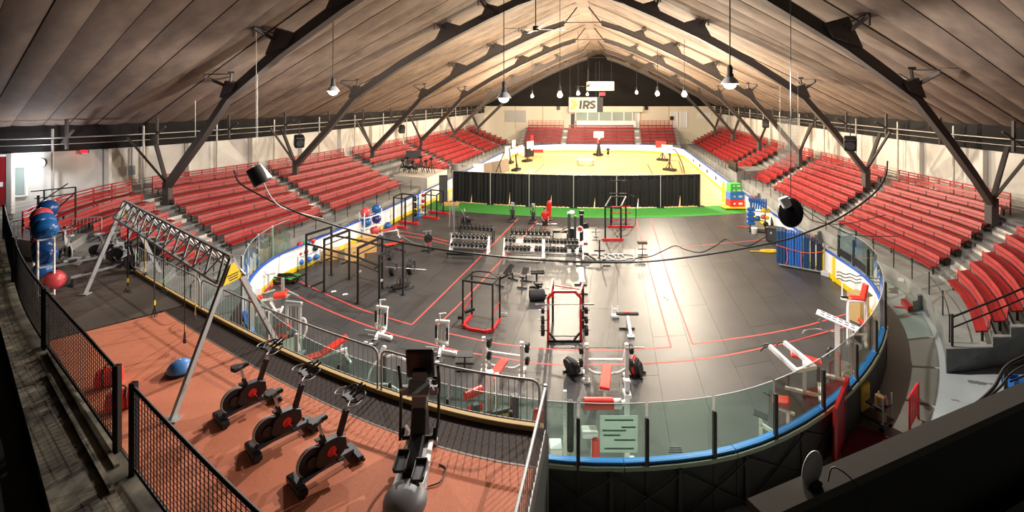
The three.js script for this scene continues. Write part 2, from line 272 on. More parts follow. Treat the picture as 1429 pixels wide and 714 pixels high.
// glass above the boards round the near end
{
  const o = struct('rink_glass'); const w = 1.46;
  const h = l => l > 6 ? lerp(1.2, 1.5, Math.min(1, (l - 6) / 5)) : l < -15 ? 1.45 : 1.2;
  for (let i = -13; i <= 11; i++) {
    const l0 = i * w + .03, l1 = (i + 1) * w - .03, p = run(l0, l1, 3, l => rink(l, 0, .06)), top = 1.25 + h((l0 + l1) / 2);
    const smoky = l0 < -6.3 && l0 > -14.5;
    part(o, 'glass_pane', smoky ? M.glassSmoky : M.glass, b => b.sweep(p, [[-.006, 1.26], [.006, 1.26], [.006, top], [-.006, top]]));
    part(o, 'pane_edge', M.lightGrey, b => b.sweep(p, [[-.008, top], [.008, top], [.008, top + .012], [-.008, top + .012]]));
    if (l1 < -15) part(o, 'black_band', M.black, b => b.sweep(p, [[.008, 1.4], [.016, 1.4], [.016, 1.75], [.008, 1.75]]));
    const side = l0 > 5;
    part(o, 'glass_post', side ? M.lightGrey : M.steel, b => { const a = rink(i * w, 0, .06), a2 = rink(i * w, 0, .14); b.bar(a2.clone().setY(side ? 1.2 : .0), a2.clone().setY(top - (side ? 0 : .28)), .07, .09); if (!side) b.box(a2.x, top - .27, a2.z, .06, .03, .06); });
  }
}

// ---------------------------------------------------------------- terraces and benches
// p = metres along the side measured from the end of the corner curve, o = metres out from the curve's centre line
function row(side, p, o, y) { const c = side < 0 ? CL : CR; if (p >= 0) return hall(c + side * o, CS + p, y); const a = -p / 12; return hall(c + side * o * Math.cos(a), CS - o * Math.sin(a), y); }
const SIDES = [
  { side: -1, n: 7, o0: 11.7, do: .95, y0: 1.2, dy: .36, wall: 10.5, p0: -9.6, p1: 62, back: 18.05, secs: [[-9.4, -3, 'left corner bleacher block behind the silver training frame'], [-1.8, 7, 'bleacher block behind the ring of glass and black rig'], [8.2, 18.8, 'bleacher block above the stability ball rack'], [26.5, 31.5, 'narrow block beside the camera platform'], [32.8, 45.2, 'block past the camera platform facing the curtain end'], [46.5, 55, 'block between the court and the last left aisle'], [56.5, 61.5, 'last left block by the far corner entrance']] },
  { side: 1, n: 8, o0: 11.9, do: .6, y0: 1.2, dy: .3, wall: 10.7, p0: -8.6, p1: 62, back: 17.6, secs: [[-8.3, -3.7, 'curved bleacher block above the grey concourse ramp'], [-2, 7.5, 'wide bleacher block above the small glass gate'], [9.2, 19.8, 'bleacher block above the blue folded mats'], [21.5, 25.5, 'narrow block beside the dark platform screen'], [29.2, 33.3, 'narrow block next to the hanging net'], [34.7, 46, 'block facing the open basketball court'], [46.5, 56.5, 'block near the far corner hoop'], [57.5, 61.8, 'last right block by the far corner tunnel']] },
];
function bench(side, p0, p1, o, y, label, group, rail, endTier) {
  const mid = row(side, (p0 + p1) / 2, o, y - .42), t = thing('bleacher_bench', label, 'bench', mid, 0, group);
  const n = Math.max(2, Math.ceil((p1 - p0) / 1.6)), L = (p, oo, yy) => row(side, p, oo, yy).sub(mid);
  const plank = (nm, oa, ob, ya, yb, lean = 0, mat = M.redSeat) => part(t, nm, mat, b => b.rings(run(p0, p1, n, p => [L(p, oa, ya), L(p, ob, ya), L(p, ob + lean, yb), L(p, oa + lean, yb)])));
  plank('seat_plank', o - .22, o - .01, y - .05, y); plank('seat_plank', o + .01, o + .20, y - .05, y);
  plank('back_plank', o + .23, o + .265, y + .05, y + .2, .02); plank('back_plank', o + .25, o + .285, y + .23, y + .4, .03);
  { const k = Math.max(2, Math.round((p1 - p0) / 2)); for (let i = 0; i <= k; i++) part(t, 'bracket', M.iron, b => { const p = lerp(p0 + .15, p1 - .15, i / k); b.bar(L(p, o + .02, y - .42), L(p, o + .02, y - .05), .05, .05); b.bar(L(p, o - .13, y - .07), L(p, o + .2, y - .07), .04, .04); b.bar(L(p, o + .2, y - .08), L(p, o + .27, y + .3), .03, .03); }, 0, 1); }
  if (rail) part(t, 'guard_rail', M.redRail, b => { for (const h of [.34, .5, .66]) b.rings(run(p0, p1, n, p => [L(p, o + .3, y + h), L(p, o + .35, y + h), L(p, o + .35, y + h + .06), L(p, o + .3, y + h + .06)])); const k = Math.round((p1 - p0) / 1.1); for (let i = 0; i <= k; i++) { const p = lerp(p0 + .03, p1 - .03, i / k); b.bar(L(p, o + .33, y - .4), L(p, o + .33, y + .72), .05, .05); } });
  return t;
}
for (const S of SIDES) {
  const T = struct('bleacher_terrace'), { side, n, o0, dy, y0 } = S, d = S.do, f0 = y0 - .42;
  const prof = [[S.wall, 0], [S.wall, f0]]; for (let i = 1; i < n; i++) prof.push([o0 + d * (i - .45), f0 + dy * (i - 1)], [o0 + d * (i - .45), f0 + dy * i]); prof.push([S.back, f0 + dy * (n - 1)], [S.back, 0]);
  part(T, 'concrete_tiers', M.concrete, b => b.rings(run(S.p0, S.p1, 60, p => prof.map(([o, y]) => row(side, p, o, y)))));
  // white-nosed steps in each aisle
  const aisles = S.secs.slice(1).map((s, i) => [S.secs[i][1], s[0]]).filter(([a, b]) => b - a < 3);
  for (const [a, b2] of aisles) { const c = (a + b2) / 2, w = Math.min(.55, (b2 - a) / 2 - .08); for (let i = 1; i < n; i++) part(T, 'step', i % 2 ? M.concrete : M.block, b => { const o = o0 + d * (i - .45); b.rings(run(c - w, c + w, 2, p => [row(side, p, o - d * .45, f0 + dy * (i - 1)), row(side, p, o, f0 + dy * (i - 1)), row(side, p, o, f0 + dy * (i - .5)), row(side, p, o - d * .45, f0 + dy * (i - .5))])); b.rings(run(c - w, c + w, 2, p => [row(side, p, o - .03, f0 + dy * (i - .5)), row(side, p, o - .005, f0 + dy * (i - .5)), row(side, p, o - .005, f0 + dy * i - .01), row(side, p, o - .03, f0 + dy * i - .01)])); }); }
  // guard rail along the front wall
  const G = thing('front_guard_rail', side < 0 ? 'thin dark pipe rail along the front of the left bleachers' : 'thin dark pipe rail along the front of the right bleachers', 'railing', row(side, 20, S.wall + .12, f0));
  const g0 = G.position, gl = (p, y) => row(side, p, S.wall + .12, y).sub(g0);
  const spans = S.secs.map(([a, b]) => [a + .15, b - .15]);
  for (const [a, b2] of spans) { part(G, 'rail', M.iron, b => b.tube(run(a, b2, 8, p => gl(p, f0 + .78)), .018, 16, 5)); for (let p = a; p < b2 + .1; p += Math.max(1, (b2 - a) / Math.round((b2 - a) / 1.9))) part(G, 'post', M.iron, b => b.cyl(gl(p, f0), gl(p, f0 + .95), .022, .022, 6)); }
  // benches
  for (const [si, [a, b2, nm]] of S.secs.entries()) for (let i = 0; i < n; i++) {
    let p0 = a, p1 = b2; const last = i === n - 1;
    if (side < 0 && si === 3 && i > 3) p0 = 20.4;                     // upper rows run on behind the camera platform
    if (side < 0 && si === 0) { const cut = [3.6, 3.4, 3.2, 2.9, 2.2, .9, 0][i]; p0 = a + cut; }
    bench(side, p0, p1, o0 + d * i, y0 + dy * i, last ? `top row red bench with rail, ${nm}` : `${ORD[i]} row red plank bench, ${nm}`, `red benches of the ${side < 0 ? 'left' : 'right'} bleachers`, last);
  }
  // red steps at the foot of the aisles
  for (const [a, b2] of aisles.slice(0, 3)) { const c = (a + b2) / 2; for (let k = 0; k < 3; k++) part(T, 'step', k === 0 ? M.redRail : M.concrete, b => { const o = S.wall - .22 * (3 - k); b.rings(run(c - .5, c + .5, 2, p => [row(side, p, o, 0), row(side, p, o + .22, 0), row(side, p, o + .22, .2 * (k + 1)), row(side, p, o, .2 * (k + 1))])); }); }
}
// far end bleachers
{
  const T = struct('bleacher_terrace'); const n = 6, prof = [[78.6, 0], [78.6, .75]]; for (let i = 1; i < n; i++) prof.push([79.2 + .85 * i - .4, .75 + .48 * (i - 1)], [79.2 + .85 * i - .4, .75 + .48 * i]); prof.push([FAR, 3.15], [FAR, 0]);
  part(T, 'concrete_tiers', M.concrete, b => b.rings(run(-16.2, 11.5, 16, lat => prof.map(([s, y]) => hall(lat, s, y)))));
  const names = ['far end block beside the left corner entrance', 'middle far end block under the press box', 'far end block under the white doors'];
  [[-15.4, -8.9], [-8.0, 3.7], [4.8, 10.8]].forEach(([a, b2], si) => { for (let i = 0; i < n; i++) {
    const s = 79.2 + .85 * i, y = 1.15 + .48 * i, mid = hall((a + b2) / 2, s, y - .4), t = thing('bleacher_bench', i === n - 1 ? `top row red bench with rail, ${names[si]}` : `${ORD[i]} row red bench, ${names[si]}`, 'bench', mid, 0, 'red benches of the far end bleachers'), L = (lat, ss, yy) => hall(lat, ss, yy).sub(mid);
    const plank = (nm, sa, sb, ya, yb, mat = M.redSeat) => part(t, nm, mat, b => b.rings(run(a, b2, 6, x => [L(x, sa, ya), L(x, sb, ya), L(x, sb, yb), L(x, sa, yb)])));
    plank('seat_plank', s - .18, s + .16, y - .06, y); plank('back_plank', s + .24, s + .29, y + .12, y + .36);
    for (let k = 0; k <= 4; k++) part(t, 'bracket', M.iron, b => { { const x = lerp(a + .2, b2 - .2, k / 4); b.bar(L(x, s, y - .4), L(x, s, y - .06), .06, .06); b.bar(L(x, s + .27, y - .4), L(x, s + .27, y + .14), .05, .05); } }, 0, 1);
    if (i === n - 1 && si !== 1) part(t, 'guard_rail', M.redRail, b => { for (const h of [.5, .8, 1.1]) b.rings(run(a, b2, 6, x => [L(x, s + .4, y + h), L(x, s + .45, y + h), L(x, s + .45, y + h + .07), L(x, s + .4, y + h + .07)])); for (let k = 0; k <= 8; k++) { const x = lerp(a, b2, k / 8); b.bar(L(x, s + .42, y - .4), L(x, s + .42, y + 1.15), .06, .06); } });
  } });
  for (const c of [-8.45, 4.25]) for (let i = 0; i < 6; i++) part(T, 'step', i % 2 ? M.block : M.concrete, b => b.rings(run(c - .35, c + .35, 1, x => [hall(x, 78.7 + .85 * i, 0), hall(x, 79.2 + .85 * i, 0), hall(x, 79.2 + .85 * i, .55 + .48 * i), hall(x, 78.7 + .85 * i, .55 + .48 * i)])));
}
// walls
{
  const side = (nm, lat, out) => {
    const w = struct(nm), S = run(1, FAR, 60, s => s);
    part(w, 'block_wall', M.block, b => b.rings(S.map(s => [hall(lat, s, 0), hall(lat + out * .3, s, 0), hall(lat + out * .3, s, 5.9), hall(lat, s, 5.9)])));
    part(w, 'dark_band', M.blackWall, b => b.rings(S.map(s => [hall(lat - out * .05, s, 5.9), hall(lat + out * .3, s, 5.9), hall(lat + out * .3, s, 7.6), hall(lat - out * .05, s, 7.6)])));
    for (let s = 7; s < 84; s += 6) { part(w, 'pilaster', M.block, b => { const q = hall(lat - out * .12, s, 2.6), r = hall(lat - out * .12, s, 5.9); b.bar(q, r, .28, .2); }); part(w, 'wall_conduit', M.pipe, b => b.cyl(hall(lat - out * .3, s + 2.4, 3), hall(lat - out * .3, s + 2.4, 7.2), .06, .06, 8)); }
    part(w, 'eave_pipe', M.pipe, b => { b.tube(run(4, 84, 40, s => hall(lat - out * .9, s, 6.75)), .035, 120, 6); b.tube(run(4, 84, 40, s => hall(lat - out * .5, s, 6.35)), .02, 120, 6); });
    for (let s = 10; s < 84; s += 6) part(w, 'eave_strut', M.steel, b => { b.bar(hall(lat - out * .9, s, 6.1), hall(lat - out * .9, s, 8.0), .12, .12); b.bar(hall(lat - out * .1, s, 6.3), hall(lat - out * 1.8, s, 7.2), .1, .1); });
  };
  side('wall_left', LW, -1); side('wall_right', RW, 1);
  const w = struct('wall_far');
  part(w, 'cream_wall', M.creamWall, b => b.rings(run(LW, RW, 16, x => [hall(x, FAR, 0), hall(x, FAR + .4, 0), hall(x, FAR + .4, 7.2), hall(x, FAR, 7.2)])));
  part(w, 'black_gable', M.blackWall, b => b.rings(run(LW, RW, 16, x => [hall(x, FAR + .1, 7.2), hall(x, FAR + .5, 7.2), hall(x, FAR + .5, 18.4), hall(x, FAR + .1, 18.4)])));
  for (const x of [-18.5, -13.2, 5.2, 10.5]) part(w, 'wall_joint', M.tan, b => b.bar(hall(x, FAR - .03, 3), hall(x, FAR - .03, 7.2), .08, .08));
  part(w, 'louvre_panel', M.lightGrey, b => { for (let i = 0; i < 8; i++) b.bar(hall(-20.5, FAR - .15, 4.3 + i * .28), hall(-16.4, FAR - .15, 4.3 + i * .28), .06, .2); });
  // press box
  const X0 = -8, X1 = 4.2, pane = [-6.9, -4.7, -2.6, -.2, 2.0, 3.6];
  part(w, 'press_box_sill', M.white, b => b.rings([hall(X0 + 1.3, FAR - 1.6, 3.7), hall(X1, FAR - 1.6, 3.7)].map((p, i) => { const x = i ? X1 : X0 + 1.3; return [hall(x, FAR - 1.6, 3.4), hall(x, FAR, 3.4), hall(x, FAR, 4.6), hall(x, FAR - 1.6, 4.6)]; })));
  part(w, 'press_box_header', M.creamWall, b => b.rings([X0, X1 + 1.3].map(x => [hall(x, FAR - 1.7, 6.2), hall(x, FAR, 6.2), hall(x, FAR, 7.25), hall(x, FAR - 1.7, 7.25)])));
  for (let i = 0; i < 5; i++) part(w, 'press_box_pane', M.windowGlass, b => b.rings([pane[i] + .1, pane[i + 1] - .1].map(x => [hall(x, FAR - 1.4, 4.6), hall(x, FAR - 1.3, 4.6), hall(x, FAR - 1.3, 6.2), hall(x, FAR - 1.4, 6.2)])));
  for (const x of pane) part(w, 'press_box_mullion', M.white, b => b.bar(hall(x, FAR - 1.5, 4.6), hall(x, FAR - 1.5, 6.2), .16, .2));
  const door = (x0, x1, y0, y1, m) => { const d = struct('door_1'); part(d, 'door_leaf', m, b => b.rings([x0, x1].map(x => [hall(x, FAR - .12, y0), hall(x, FAR, y0), hall(x, FAR, y1), hall(x, FAR - .12, y1)]))); part(d, 'door_frame', M.white, b => { b.bar(hall(x0, FAR - .1, y0), hall(x0, FAR - .1, y1), .12, .2); b.bar(hall(x1, FAR - .1, y0), hall(x1, FAR - .1, y1), .12, .2); b.bar(hall(x0, FAR - .1, y1), hall(x1, FAR - .1, y1), .2, .12); }); };
  door(-8.0, -7.2, 3.15, 5.9, M.black); door(10.9, 12.1, 3.15, 6.2, M.white); door(12.7, 13.9, 3.15, 6.2, M.white); door(3.9, 4.9, 3.2, 6.2, M.white);
  part(struct('window_1'), 'window_pane', M.white, b => b.rings([16.0, 18.6].map(x => [hall(x, FAR - .1, 4.9), hall(x, FAR, 4.9), hall(x, FAR, 6.0), hall(x, FAR - .1, 6.0)])));
  for (const [x, y] of [[6.2, 6.9], [-10.2, 6.9], [11, 5]]) single('wall_speaker', 'small black loudspeaker fixed high on the cream end wall', 'speaker', hall(x, FAR - .3, y), M.black, b => { b.rbox(0, 0, 0, .55, .7, .45, .06); b.cyl([0, 0, .2], [0, 0, .24], .2); }, 'speakers on the end wall');
}
// roof: sagging insulated batts running from ridge to eave, each its own strip
{
  const c = struct('ceiling'); let s = 2.2, i = 0; const rnd0 = seed;
  while (s < FAR) {
    const w = s < 45 ? rr(1.5, 2.0) : rr(2.2, 2.8), s1 = Math.min(FAR + .3, s + w), off = rr(-.05, .05);
    for (const sd of [-1, 1]) {
      const U = sd < 0 ? RIDGE - LW : RW - RIDGE, nu = 12, nw = 5, pos = [], uv = [], idx = [];
      for (let j = 0; j <= nu; j++) for (let k = 0; k <= nw; k++) {
        const u = j / nu * (U + .25), ss = lerp(s + .02, s1 - .02, k / nw), sag = Math.sin(k / nw * Math.PI) ** .7 * (.055 + .012 * Math.sin(j * 1.7 + i)) + off * .6;
        const y = lerp(RIDGE_Y, EAVE + .35, u / U) + .18 - sag, p = hall(RIDGE + sd * u, ss, y); pos.push(p.x, p.y, p.z); uv.push(u * 1.0 + i * 1.37, (ss - s) + i * .77);
      }
      for (let j = 0; j < nu; j++) for (let k = 0; k < nw; k++) { const a = j * (nw + 1) + k; idx.push(a, a + 1, a + nw + 1, a + 1, a + nw + 2, a + nw + 1); }
      const g = new THREE.BufferGeometry(); g.setAttribute('position', new THREE.Float32BufferAttribute(pos, 3)); g.setAttribute('uv', new THREE.Float32BufferAttribute(uv, 2)); g.setIndex(idx); g.computeVertexNormals();
      const m = new THREE.Mesh(g, M.batt[(i * 2 + (sd > 0 ? 1 : 0)) % 3]); m.name = 'roof_batt'; m.castShadow = m.receiveShadow = true; c.add(m);
    }
    s = s1; i++;
  }
  part(c, 'ridge_strip', M.batt[0], b => b.rings(run(2.2, FAR, 40, q => [hall(RIDGE - .5, q, RIDGE_Y - .1), hall(RIDGE + .5, q, RIDGE_Y - .1), hall(RIDGE + .5, q, RIDGE_Y + .02), hall(RIDGE - .5, q, RIDGE_Y + .02)])));
  
}
// roof arches
const ARCH = [[1.6, 15.35], [3.2, 14.85], [5, 14.1], [7.8, 12.85], [9.6, 11.95], [11.2, 11.15], [13, 10.1], [14.6, 9.15], [16.5, 7.2], [18.6, 5.2], [20.1, 3.75]];
[16, 28, 40, 52, 64, 76].forEach((s, k) => {
  const base = hall(RIDGE, s, 0), H = (u, y, ds = 0) => hall(RIDGE + u, s + ds, y).sub(base);
  const t = thing('roof_arch', `dark riveted steel roof arch, ${['sixth', 'fifth', 'fourth', 'third', 'second', 'first'][k]} out from the black gable wall`, 'roof arch', base, 0, 'steel roof arches');
  for (const sd of [-1, 1]) {
    const lim = sd < 0 ? 0 : .6;
    part(t, 'arch_rib', M.steel, b => b.rings(ARCH.map(([u, y], i) => { const h = i < 2 ? .2 : .25; u = (u - (i > 8 ? lim * (i - 8) / 2 : 0)) * sd; return [H(u, y - h, -.17), H(u, y - h, .17), H(u, y + h, .17), H(u, y + h, -.17)]; })));
    part(t, 'rib_flange', M.steel, b => b.rings(ARCH.map(([u, y], i) => { u = (u - (i > 8 ? lim * (i - 8) / 2 : 0)) * sd; return [H(u, y - .30, -.24), H(u, y - .30, .24), H(u, y - .25, .24), H(u, y - .25, -.24)]; })));
    const fu = (20.1 - lim) * sd;
    part(t, 'foot_post', M.steel, b => { b.bar(H(fu, 2.5), H(fu, 3.95), .36, .36); });
    part(t, 'raking_strut', M.steel, b => { b.bar(H(fu, 3.7), H(fu + sd * (sd < 0 ? 1.4 : 1.2), 6.4), .18, .18); b.bar(H(fu, 3.9, -.1), H(fu + sd * .3, 6.7, -2.6), .12, .12); });
    for (const gi of [3, 7, 5, 2]) {
      const [u, y] = ARCH[gi], big = gi === 3 || gi === 5 ? 1 : .7, uu = u * sd, ry = lerp(RIDGE_Y, EAVE + .35, u / 21.5);
      if (gi === 5 && k % 2 || gi === 2 && k === 0) continue;
      part(t, 'gusset_plate', M.steel, b => b.rings([-.3, .3].map(ds => [H(uu - .95 * big * sd, y + .62 * big, ds), H(uu + .1 * sd, y + .95 * big, ds), H(uu + .75 * big * sd, y - .2, ds), H(uu - .55 * big * sd, y + .1, ds)])));
      part(t, 'bracket_arm', M.steel, b => { b.bar(H(uu, y + .5), H(uu - .1 * sd, ry - .1), .09, .09); b.bar(H(uu + .2 * sd, y + .35), H(uu + .3 * sd, y + .85, -1.5), .1, .14); b.bar(H(uu + .3 * sd, y + .85, -1.5), H(uu + .3 * sd, ry - .3, -1.5), .06, .06); b.bar(H(uu + .2 * sd, y + .35), H(uu + .3 * sd, y + .85, 1.5), .1, .14); b.box(...H(uu - .1 * sd, ry - .12).toArray(), .35, .1, .12); });
      part(t, 'tie_rod', M.iron, b => b.tube([H(uu - .1 * sd, ry - .2), H(uu + .3 * sd, y + .95, -1.5)], .025, 2, 5));
    }
  }
  part(t, 'ridge_tie', M.iron, b => { b.tube([H(-1.7, 15.4), H(1.7, 15.4)], .04, 2, 6); b.bar(H(-1.6, 15.3), H(-.5, 16.7), .1, .1); b.bar(H(1.6, 15.3), H(.5, 16.7), .1, .1); });
});
// ---------------------------------------------------------------- lamps
{
  const build = (pos, len, label, low) => {
    const t = thing('high_bay_lamp', label, 'lamp', pos, 0, 'high bay lamps hanging over the rink');
    part(t, 'cable', M.iron, b => b.cyl([0, .55, 0], [0, len, 0], .02, .02, 6));
    part(t, 'ballast_housing', M.darkGrey, b => b.lathe([0, 0, 0], [[0, .62], [.05, .6], [.09, .5], [.09, .3], [.12, .28], [.12, .2], [.05, .18], [0, .18]], 14));
    part(t, 'reflector', low ? M.lightGrey : M.shade, b => b.lathe([0, 0, 0], (low ? [[.09, .2], [.15, .17], [.24, .06], [.29, -.03], [.295, -.05], [.28, -.05], [.23, .05], [.14, .15], [.08, .18]] : [[.07, .2], [.1, .17], [.15, .08], [.18, -.01], [.182, -.02], [.17, -.02], [.14, .08], [.09, .15], [.06, .18]]), 22));
    part(t, 'bulb', M.bulb, b => b.sph(0, low ? -.09 : -.13, 0, .2, 1, low ? .72 : .85, 1, 16));
    const l = new THREE.PointLight(low ? 0xfff6ee : 0xffeed4, LAMP, 0, 2); l.position.set(0, low ? -.13 : -.42, 0); l.castShadow = true; l.shadow.radius = low ? 3 : 7; t.add(l); l.name = 'lamp_light'; return t;
  };
  LAMPS.forEach(([lat, s, y, k], i) => {
    const ry = lerp(RIDGE_Y, EAVE + .35, Math.abs(lat - RIDGE) / 21.5);
    const t = build(hall(lat, s, y), ry - y, ['bell shaped hanging lamp over the black rig side of the gym', 'bright bell lamp hanging over the middle of the rubber floor', 'bell lamp hanging near the right roof arch over the bench presses', 'bell lamp hanging over the dumbbell racks', 'bell lamp hanging over the rubber floor before the curtain', 'bell lamp over the left side of the basketball court', 'bell lamp over the near half of the basketball court', 'bell lamp hanging in front of the press box', 'bell lamp hanging before the black gable right of the scoreboard', 'bell lamp over the curtain line'][i], i < 3);
    t.children.find(c => c.isLight).intensity = LAMP * k;
  });
  // flood lamp on the left wall
  const t = thing('wall_flood_lamp', 'bright round flood lamp fixed to the white wall beside the grey window', 'lamp', far(57, 227, 25.4));
  part(t, 'housing', M.darkGrey, b => { const g = new THREE.LatheGeometry([[0, -.25], [.14, -.22], [.25, -.08], [.27, 0], [.25, 0]].map(p => new THREE.Vector2(...p)), 20); g.rotateX(Math.PI / 2); b.add(g); }); part(t, 'arm', M.darkGrey, b => b.bar([-.6, 0, -.3], [0, 0, -.2], .06, .06));
  part(t, 'bulb', M.bulb, b => b.sph(0, 0, .06, .24, 1, 1, .5, 16));
  const l = new THREE.PointLight(0xf3f6ff, 30, 0, 2); l.position.set(0, 0, .4); l.castShadow = true; l.shadow.radius = 8; l.name = 'lamp_light'; t.add(l);
}
// ---------------------------------------------------------------- raised deck on the left, ledge, parapet
const DECK = 2.2, EDGE = 9.35, LEDGE = 3.0;
const plan = (pts) => pts.map(([a, s]) => hall(a, s));
const strip = (lat0, lat1, s0, s1, n = 10) => [...run(lat0, lat1, n, x => hall(x, s0)), ...run(lat1, lat0, n, x => hall(x, s1))];
{
  const f = struct('floor_deck');
  part(f, 'orange_rubber', M.orange, b => b.slab(strip(-12.1, -1.4, 4.1, 8.42, 16), DECK, .25));
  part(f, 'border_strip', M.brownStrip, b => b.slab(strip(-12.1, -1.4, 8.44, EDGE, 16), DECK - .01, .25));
  part(f, 'strip_edge', M.steelLight, b => b.slab(strip(-12.1, -1.4, 8.41, 8.45, 16), DECK + .006, .03));
  part(f, 'plank_floor', M.deckWood, b => b.slab(strip(-23.5, -12.12, 4.1, EDGE, 12), DECK - .002, .25));
  const w = struct('wall_deck'); part(w, 'deck_fascia', M.boardBack, b => b.rings(run(-15.6, -1.4, 20, x => [hall(x, EDGE + .02, 0), hall(x, EDGE + .12, 0), hall(x, EDGE + .12, DECK), hall(x, EDGE + .02, DECK)])));
  part(w, 'deck_side', M.boardBack, b => b.rings(run(3, EDGE, 6, s => [hall(-1.42, s, 0), hall(-1.3, s, 0), hall(-1.3, s, DECK + .02), hall(-1.42, s, DECK + .02)])));
  part(w, 'toe_board', M.tan, b => b.rings(run(-15.6, -1.4, 24, x => [hall(x, EDGE - .02, DECK), hall(x, EDGE + .12, DECK), hall(x, EDGE + .12, DECK + .09), hall(x, EDGE - .02, DECK + .09)])));
  // ledge behind the mesh fence
  const g = struct('floor_ledge');
  const fenceLine = [[-2, 3.75], [-5, 3.85], [-8, 3.9], [-12, 3.95], [-15, 4.4], [-19, 5.2], [-24.6, 6.6]];
  part(g, 'concrete_ledge', M.dirtyConcrete, b => b.slab([...plan(fenceLine), ...plan([[-24.6, 4.6], [-19, 4.0], [-12, 3.1], [-6.3, 2.4], [-3, 1.9], [-1.2, 1.6]])], LEDGE, .6));
  part(g, 'ledge_front', M.dirtyConcrete, b => b.rings(fenceLine.map(([a, s]) => [hall(a, s - .02, 0), hall(a, s + .05, 0), hall(a, s + .05, LEDGE), hall(a, s - .02, LEDGE)])));
  part(g, 'dark_tier', M.darkFloor, b => b.slab([...plan([[-24.6, 4.58], [-19, 3.98], [-12, 3.08], [-6.3, 2.38], [-3, 1.88], [-1.2, 1.58]]), hall(-1.2, .5), hall(-8, .6), hall(-24.6, 1.2)], LEDGE - .18, .6));
  // worn kerbs lying along the ledge
  for (const [a, c, o] of [[-6.2, -9.4, .35], [-6.6, -10.2, .62]]) part(g, 'kerb', M.dirtyConcrete, b => b.rings(run(a, c, 6, x => { const s = 2.95 + o + (-x - 6) * .05; return [hall(x, s, LEDGE), hall(x, s + .1, LEDGE), hall(x, s + .1, LEDGE + .05), hall(x, s, LEDGE + .05)]; })));
  // mesh fence: two panels and the run behind the ball rack
  const fp = new THREE.CatmullRomCurve3(fenceLine.map(([a, s]) => V(a, 0, s)));
  const fenceAt = lat => { let lo = 0, hi = 1; for (let i = 0; i < 30; i++) { const m = (lo + hi) / 2; if (fp.getPoint(m).x > lat) lo = m; else hi = m; } const p = fp.getPoint(lo); return [p.x, p.z]; };
  const panels = [[-3.0, -6.35, 'black mesh fence panel beside the front spin bikes'], [-6.9, -10.4, 'black mesh fence panel beside the red bags'], [-10.5, -14.5, 'black mesh fence panel behind the ball rack'], [-14.6, -19, 'dark fence panel near the white wall and flood lamp']];
  for (const [a, c, label] of panels) {
    const at = (x, y) => { const [l, s] = fenceAt(x); return hall(l, s - .06, y); }, base = at((a + c) / 2, LEDGE), t = thing('mesh_fence', label, 'fence', base, 0, 'black mesh fence panels'), L = (x, y) => at(x, y).sub(base);
    part(t, 'top_rail', M.black, b => b.tube(run(a, c, 8, x => L(x, LEDGE + 1.38)), .028, 20, 6));
    part(t, 'bottom_rail', M.black, b => b.tube(run(a, c, 8, x => L(x, LEDGE + .1)), .022, 20, 6));
    for (const x of [a, c]) part(t, 'post', M.black, b => b.bar(L(x, LEDGE), L(x, LEDGE + 1.46), .09, .09));
    const n = Math.round((a - c) / .085); part(t, 'mesh', M.black, b => { for (let i = 1; i < n; i++) { const x = lerp(a, c, i / n); b.bar(L(x, LEDGE + .1), L(x, LEDGE + 1.38), .010, .010); } for (let k = 1; k < 16; k++) { const y = LEDGE + .1 + k * .08; b.tube(run(a, c, 5, x => L(x, y)), .005, 8, 3); } }).userData.kind = 'stuff';
  }
  // steel barrier panels along the deck edge
  const barrier = (a, c, label, sAt = () => EDGE + .05, y0 = DECK + .08, gap = .13, turnEnds = true) => {
    const at = (x, y) => hall(x, sAt(x), y), base = at((a + c) / 2, y0), t = thing('barrier_panel', label, 'railing', base, 0, 'steel bar railing panels'), L = (x, y) => at(x, y).sub(base), h = .92, r = .16, sg = Math.sign(c - a);
    part(t, 'frame', M.galv, b => b.tube([L(a, y0), L(a, y0 + h * .5), L(a, y0 + h - r), L(a + sg * r * .3, y0 + h - r * .3), L(a + sg * r, y0 + h), ...run(a + sg * r * 3, c - sg * r * 3, 6, x => L(x, y0 + h)), L(c - sg * r, y0 + h), L(c - sg * r * .3, y0 + h - r * .3), L(c, y0 + h - r), L(c, y0 + h * .5), L(c, y0)], .026, 90, 6));
    part(t, 'bottom_rail', M.galv, b => b.tube(run(a, c, 8, x => L(x, y0 + .07)), .018, 30, 5));
    const n = Math.round(Math.abs(c - a) / gap); for (let i = 1; i < n; i++) { const x = lerp(a, c, i / n); part(t, 'bar', M.galv, b => b.cyl(L(x, y0 + .07), L(x, y0 + h), .0085, .0085, 5)); }
    return t;
  };
  barrier(-1.5, -5.1, 'steel bar railing panel in front of the elliptical trainer');
  barrier(-5.2, -11.45, 'long steel bar railing panel in front of the spin bikes');
  barrier(-11.55, -15.5, 'steel bar railing panel under the silver lattice truss');
  // stair side railing
  { const base = hall(-1.36, 7.6, DECK), t = thing('side_railing', 'pale steel railing closing the right end of the orange deck', 'railing', base), L = (s, y) => hall(-1.36, s, y).sub(base);
    part(t, 'handrail', M.galv, b => b.tube(run(9.3, 3.4, 8, s => L(s, DECK + .95)), .032, 30, 7)); part(t, 'bottom_rail', M.galv, b => b.tube(run(9.3, 3.4, 8, s => L(s, DECK + .1)), .02, 30, 6));
    part(t, 'post', M.galv, b => b.cyl(L(9.3, DECK), L(9.3, DECK + 1), .035)); for (let s = 9.1; s > 3.5; s -= .16) part(t, 'bar', M.galv, b => b.cyl(L(s, DECK + .1), L(s, DECK + .95), .009, .009, 5)); }
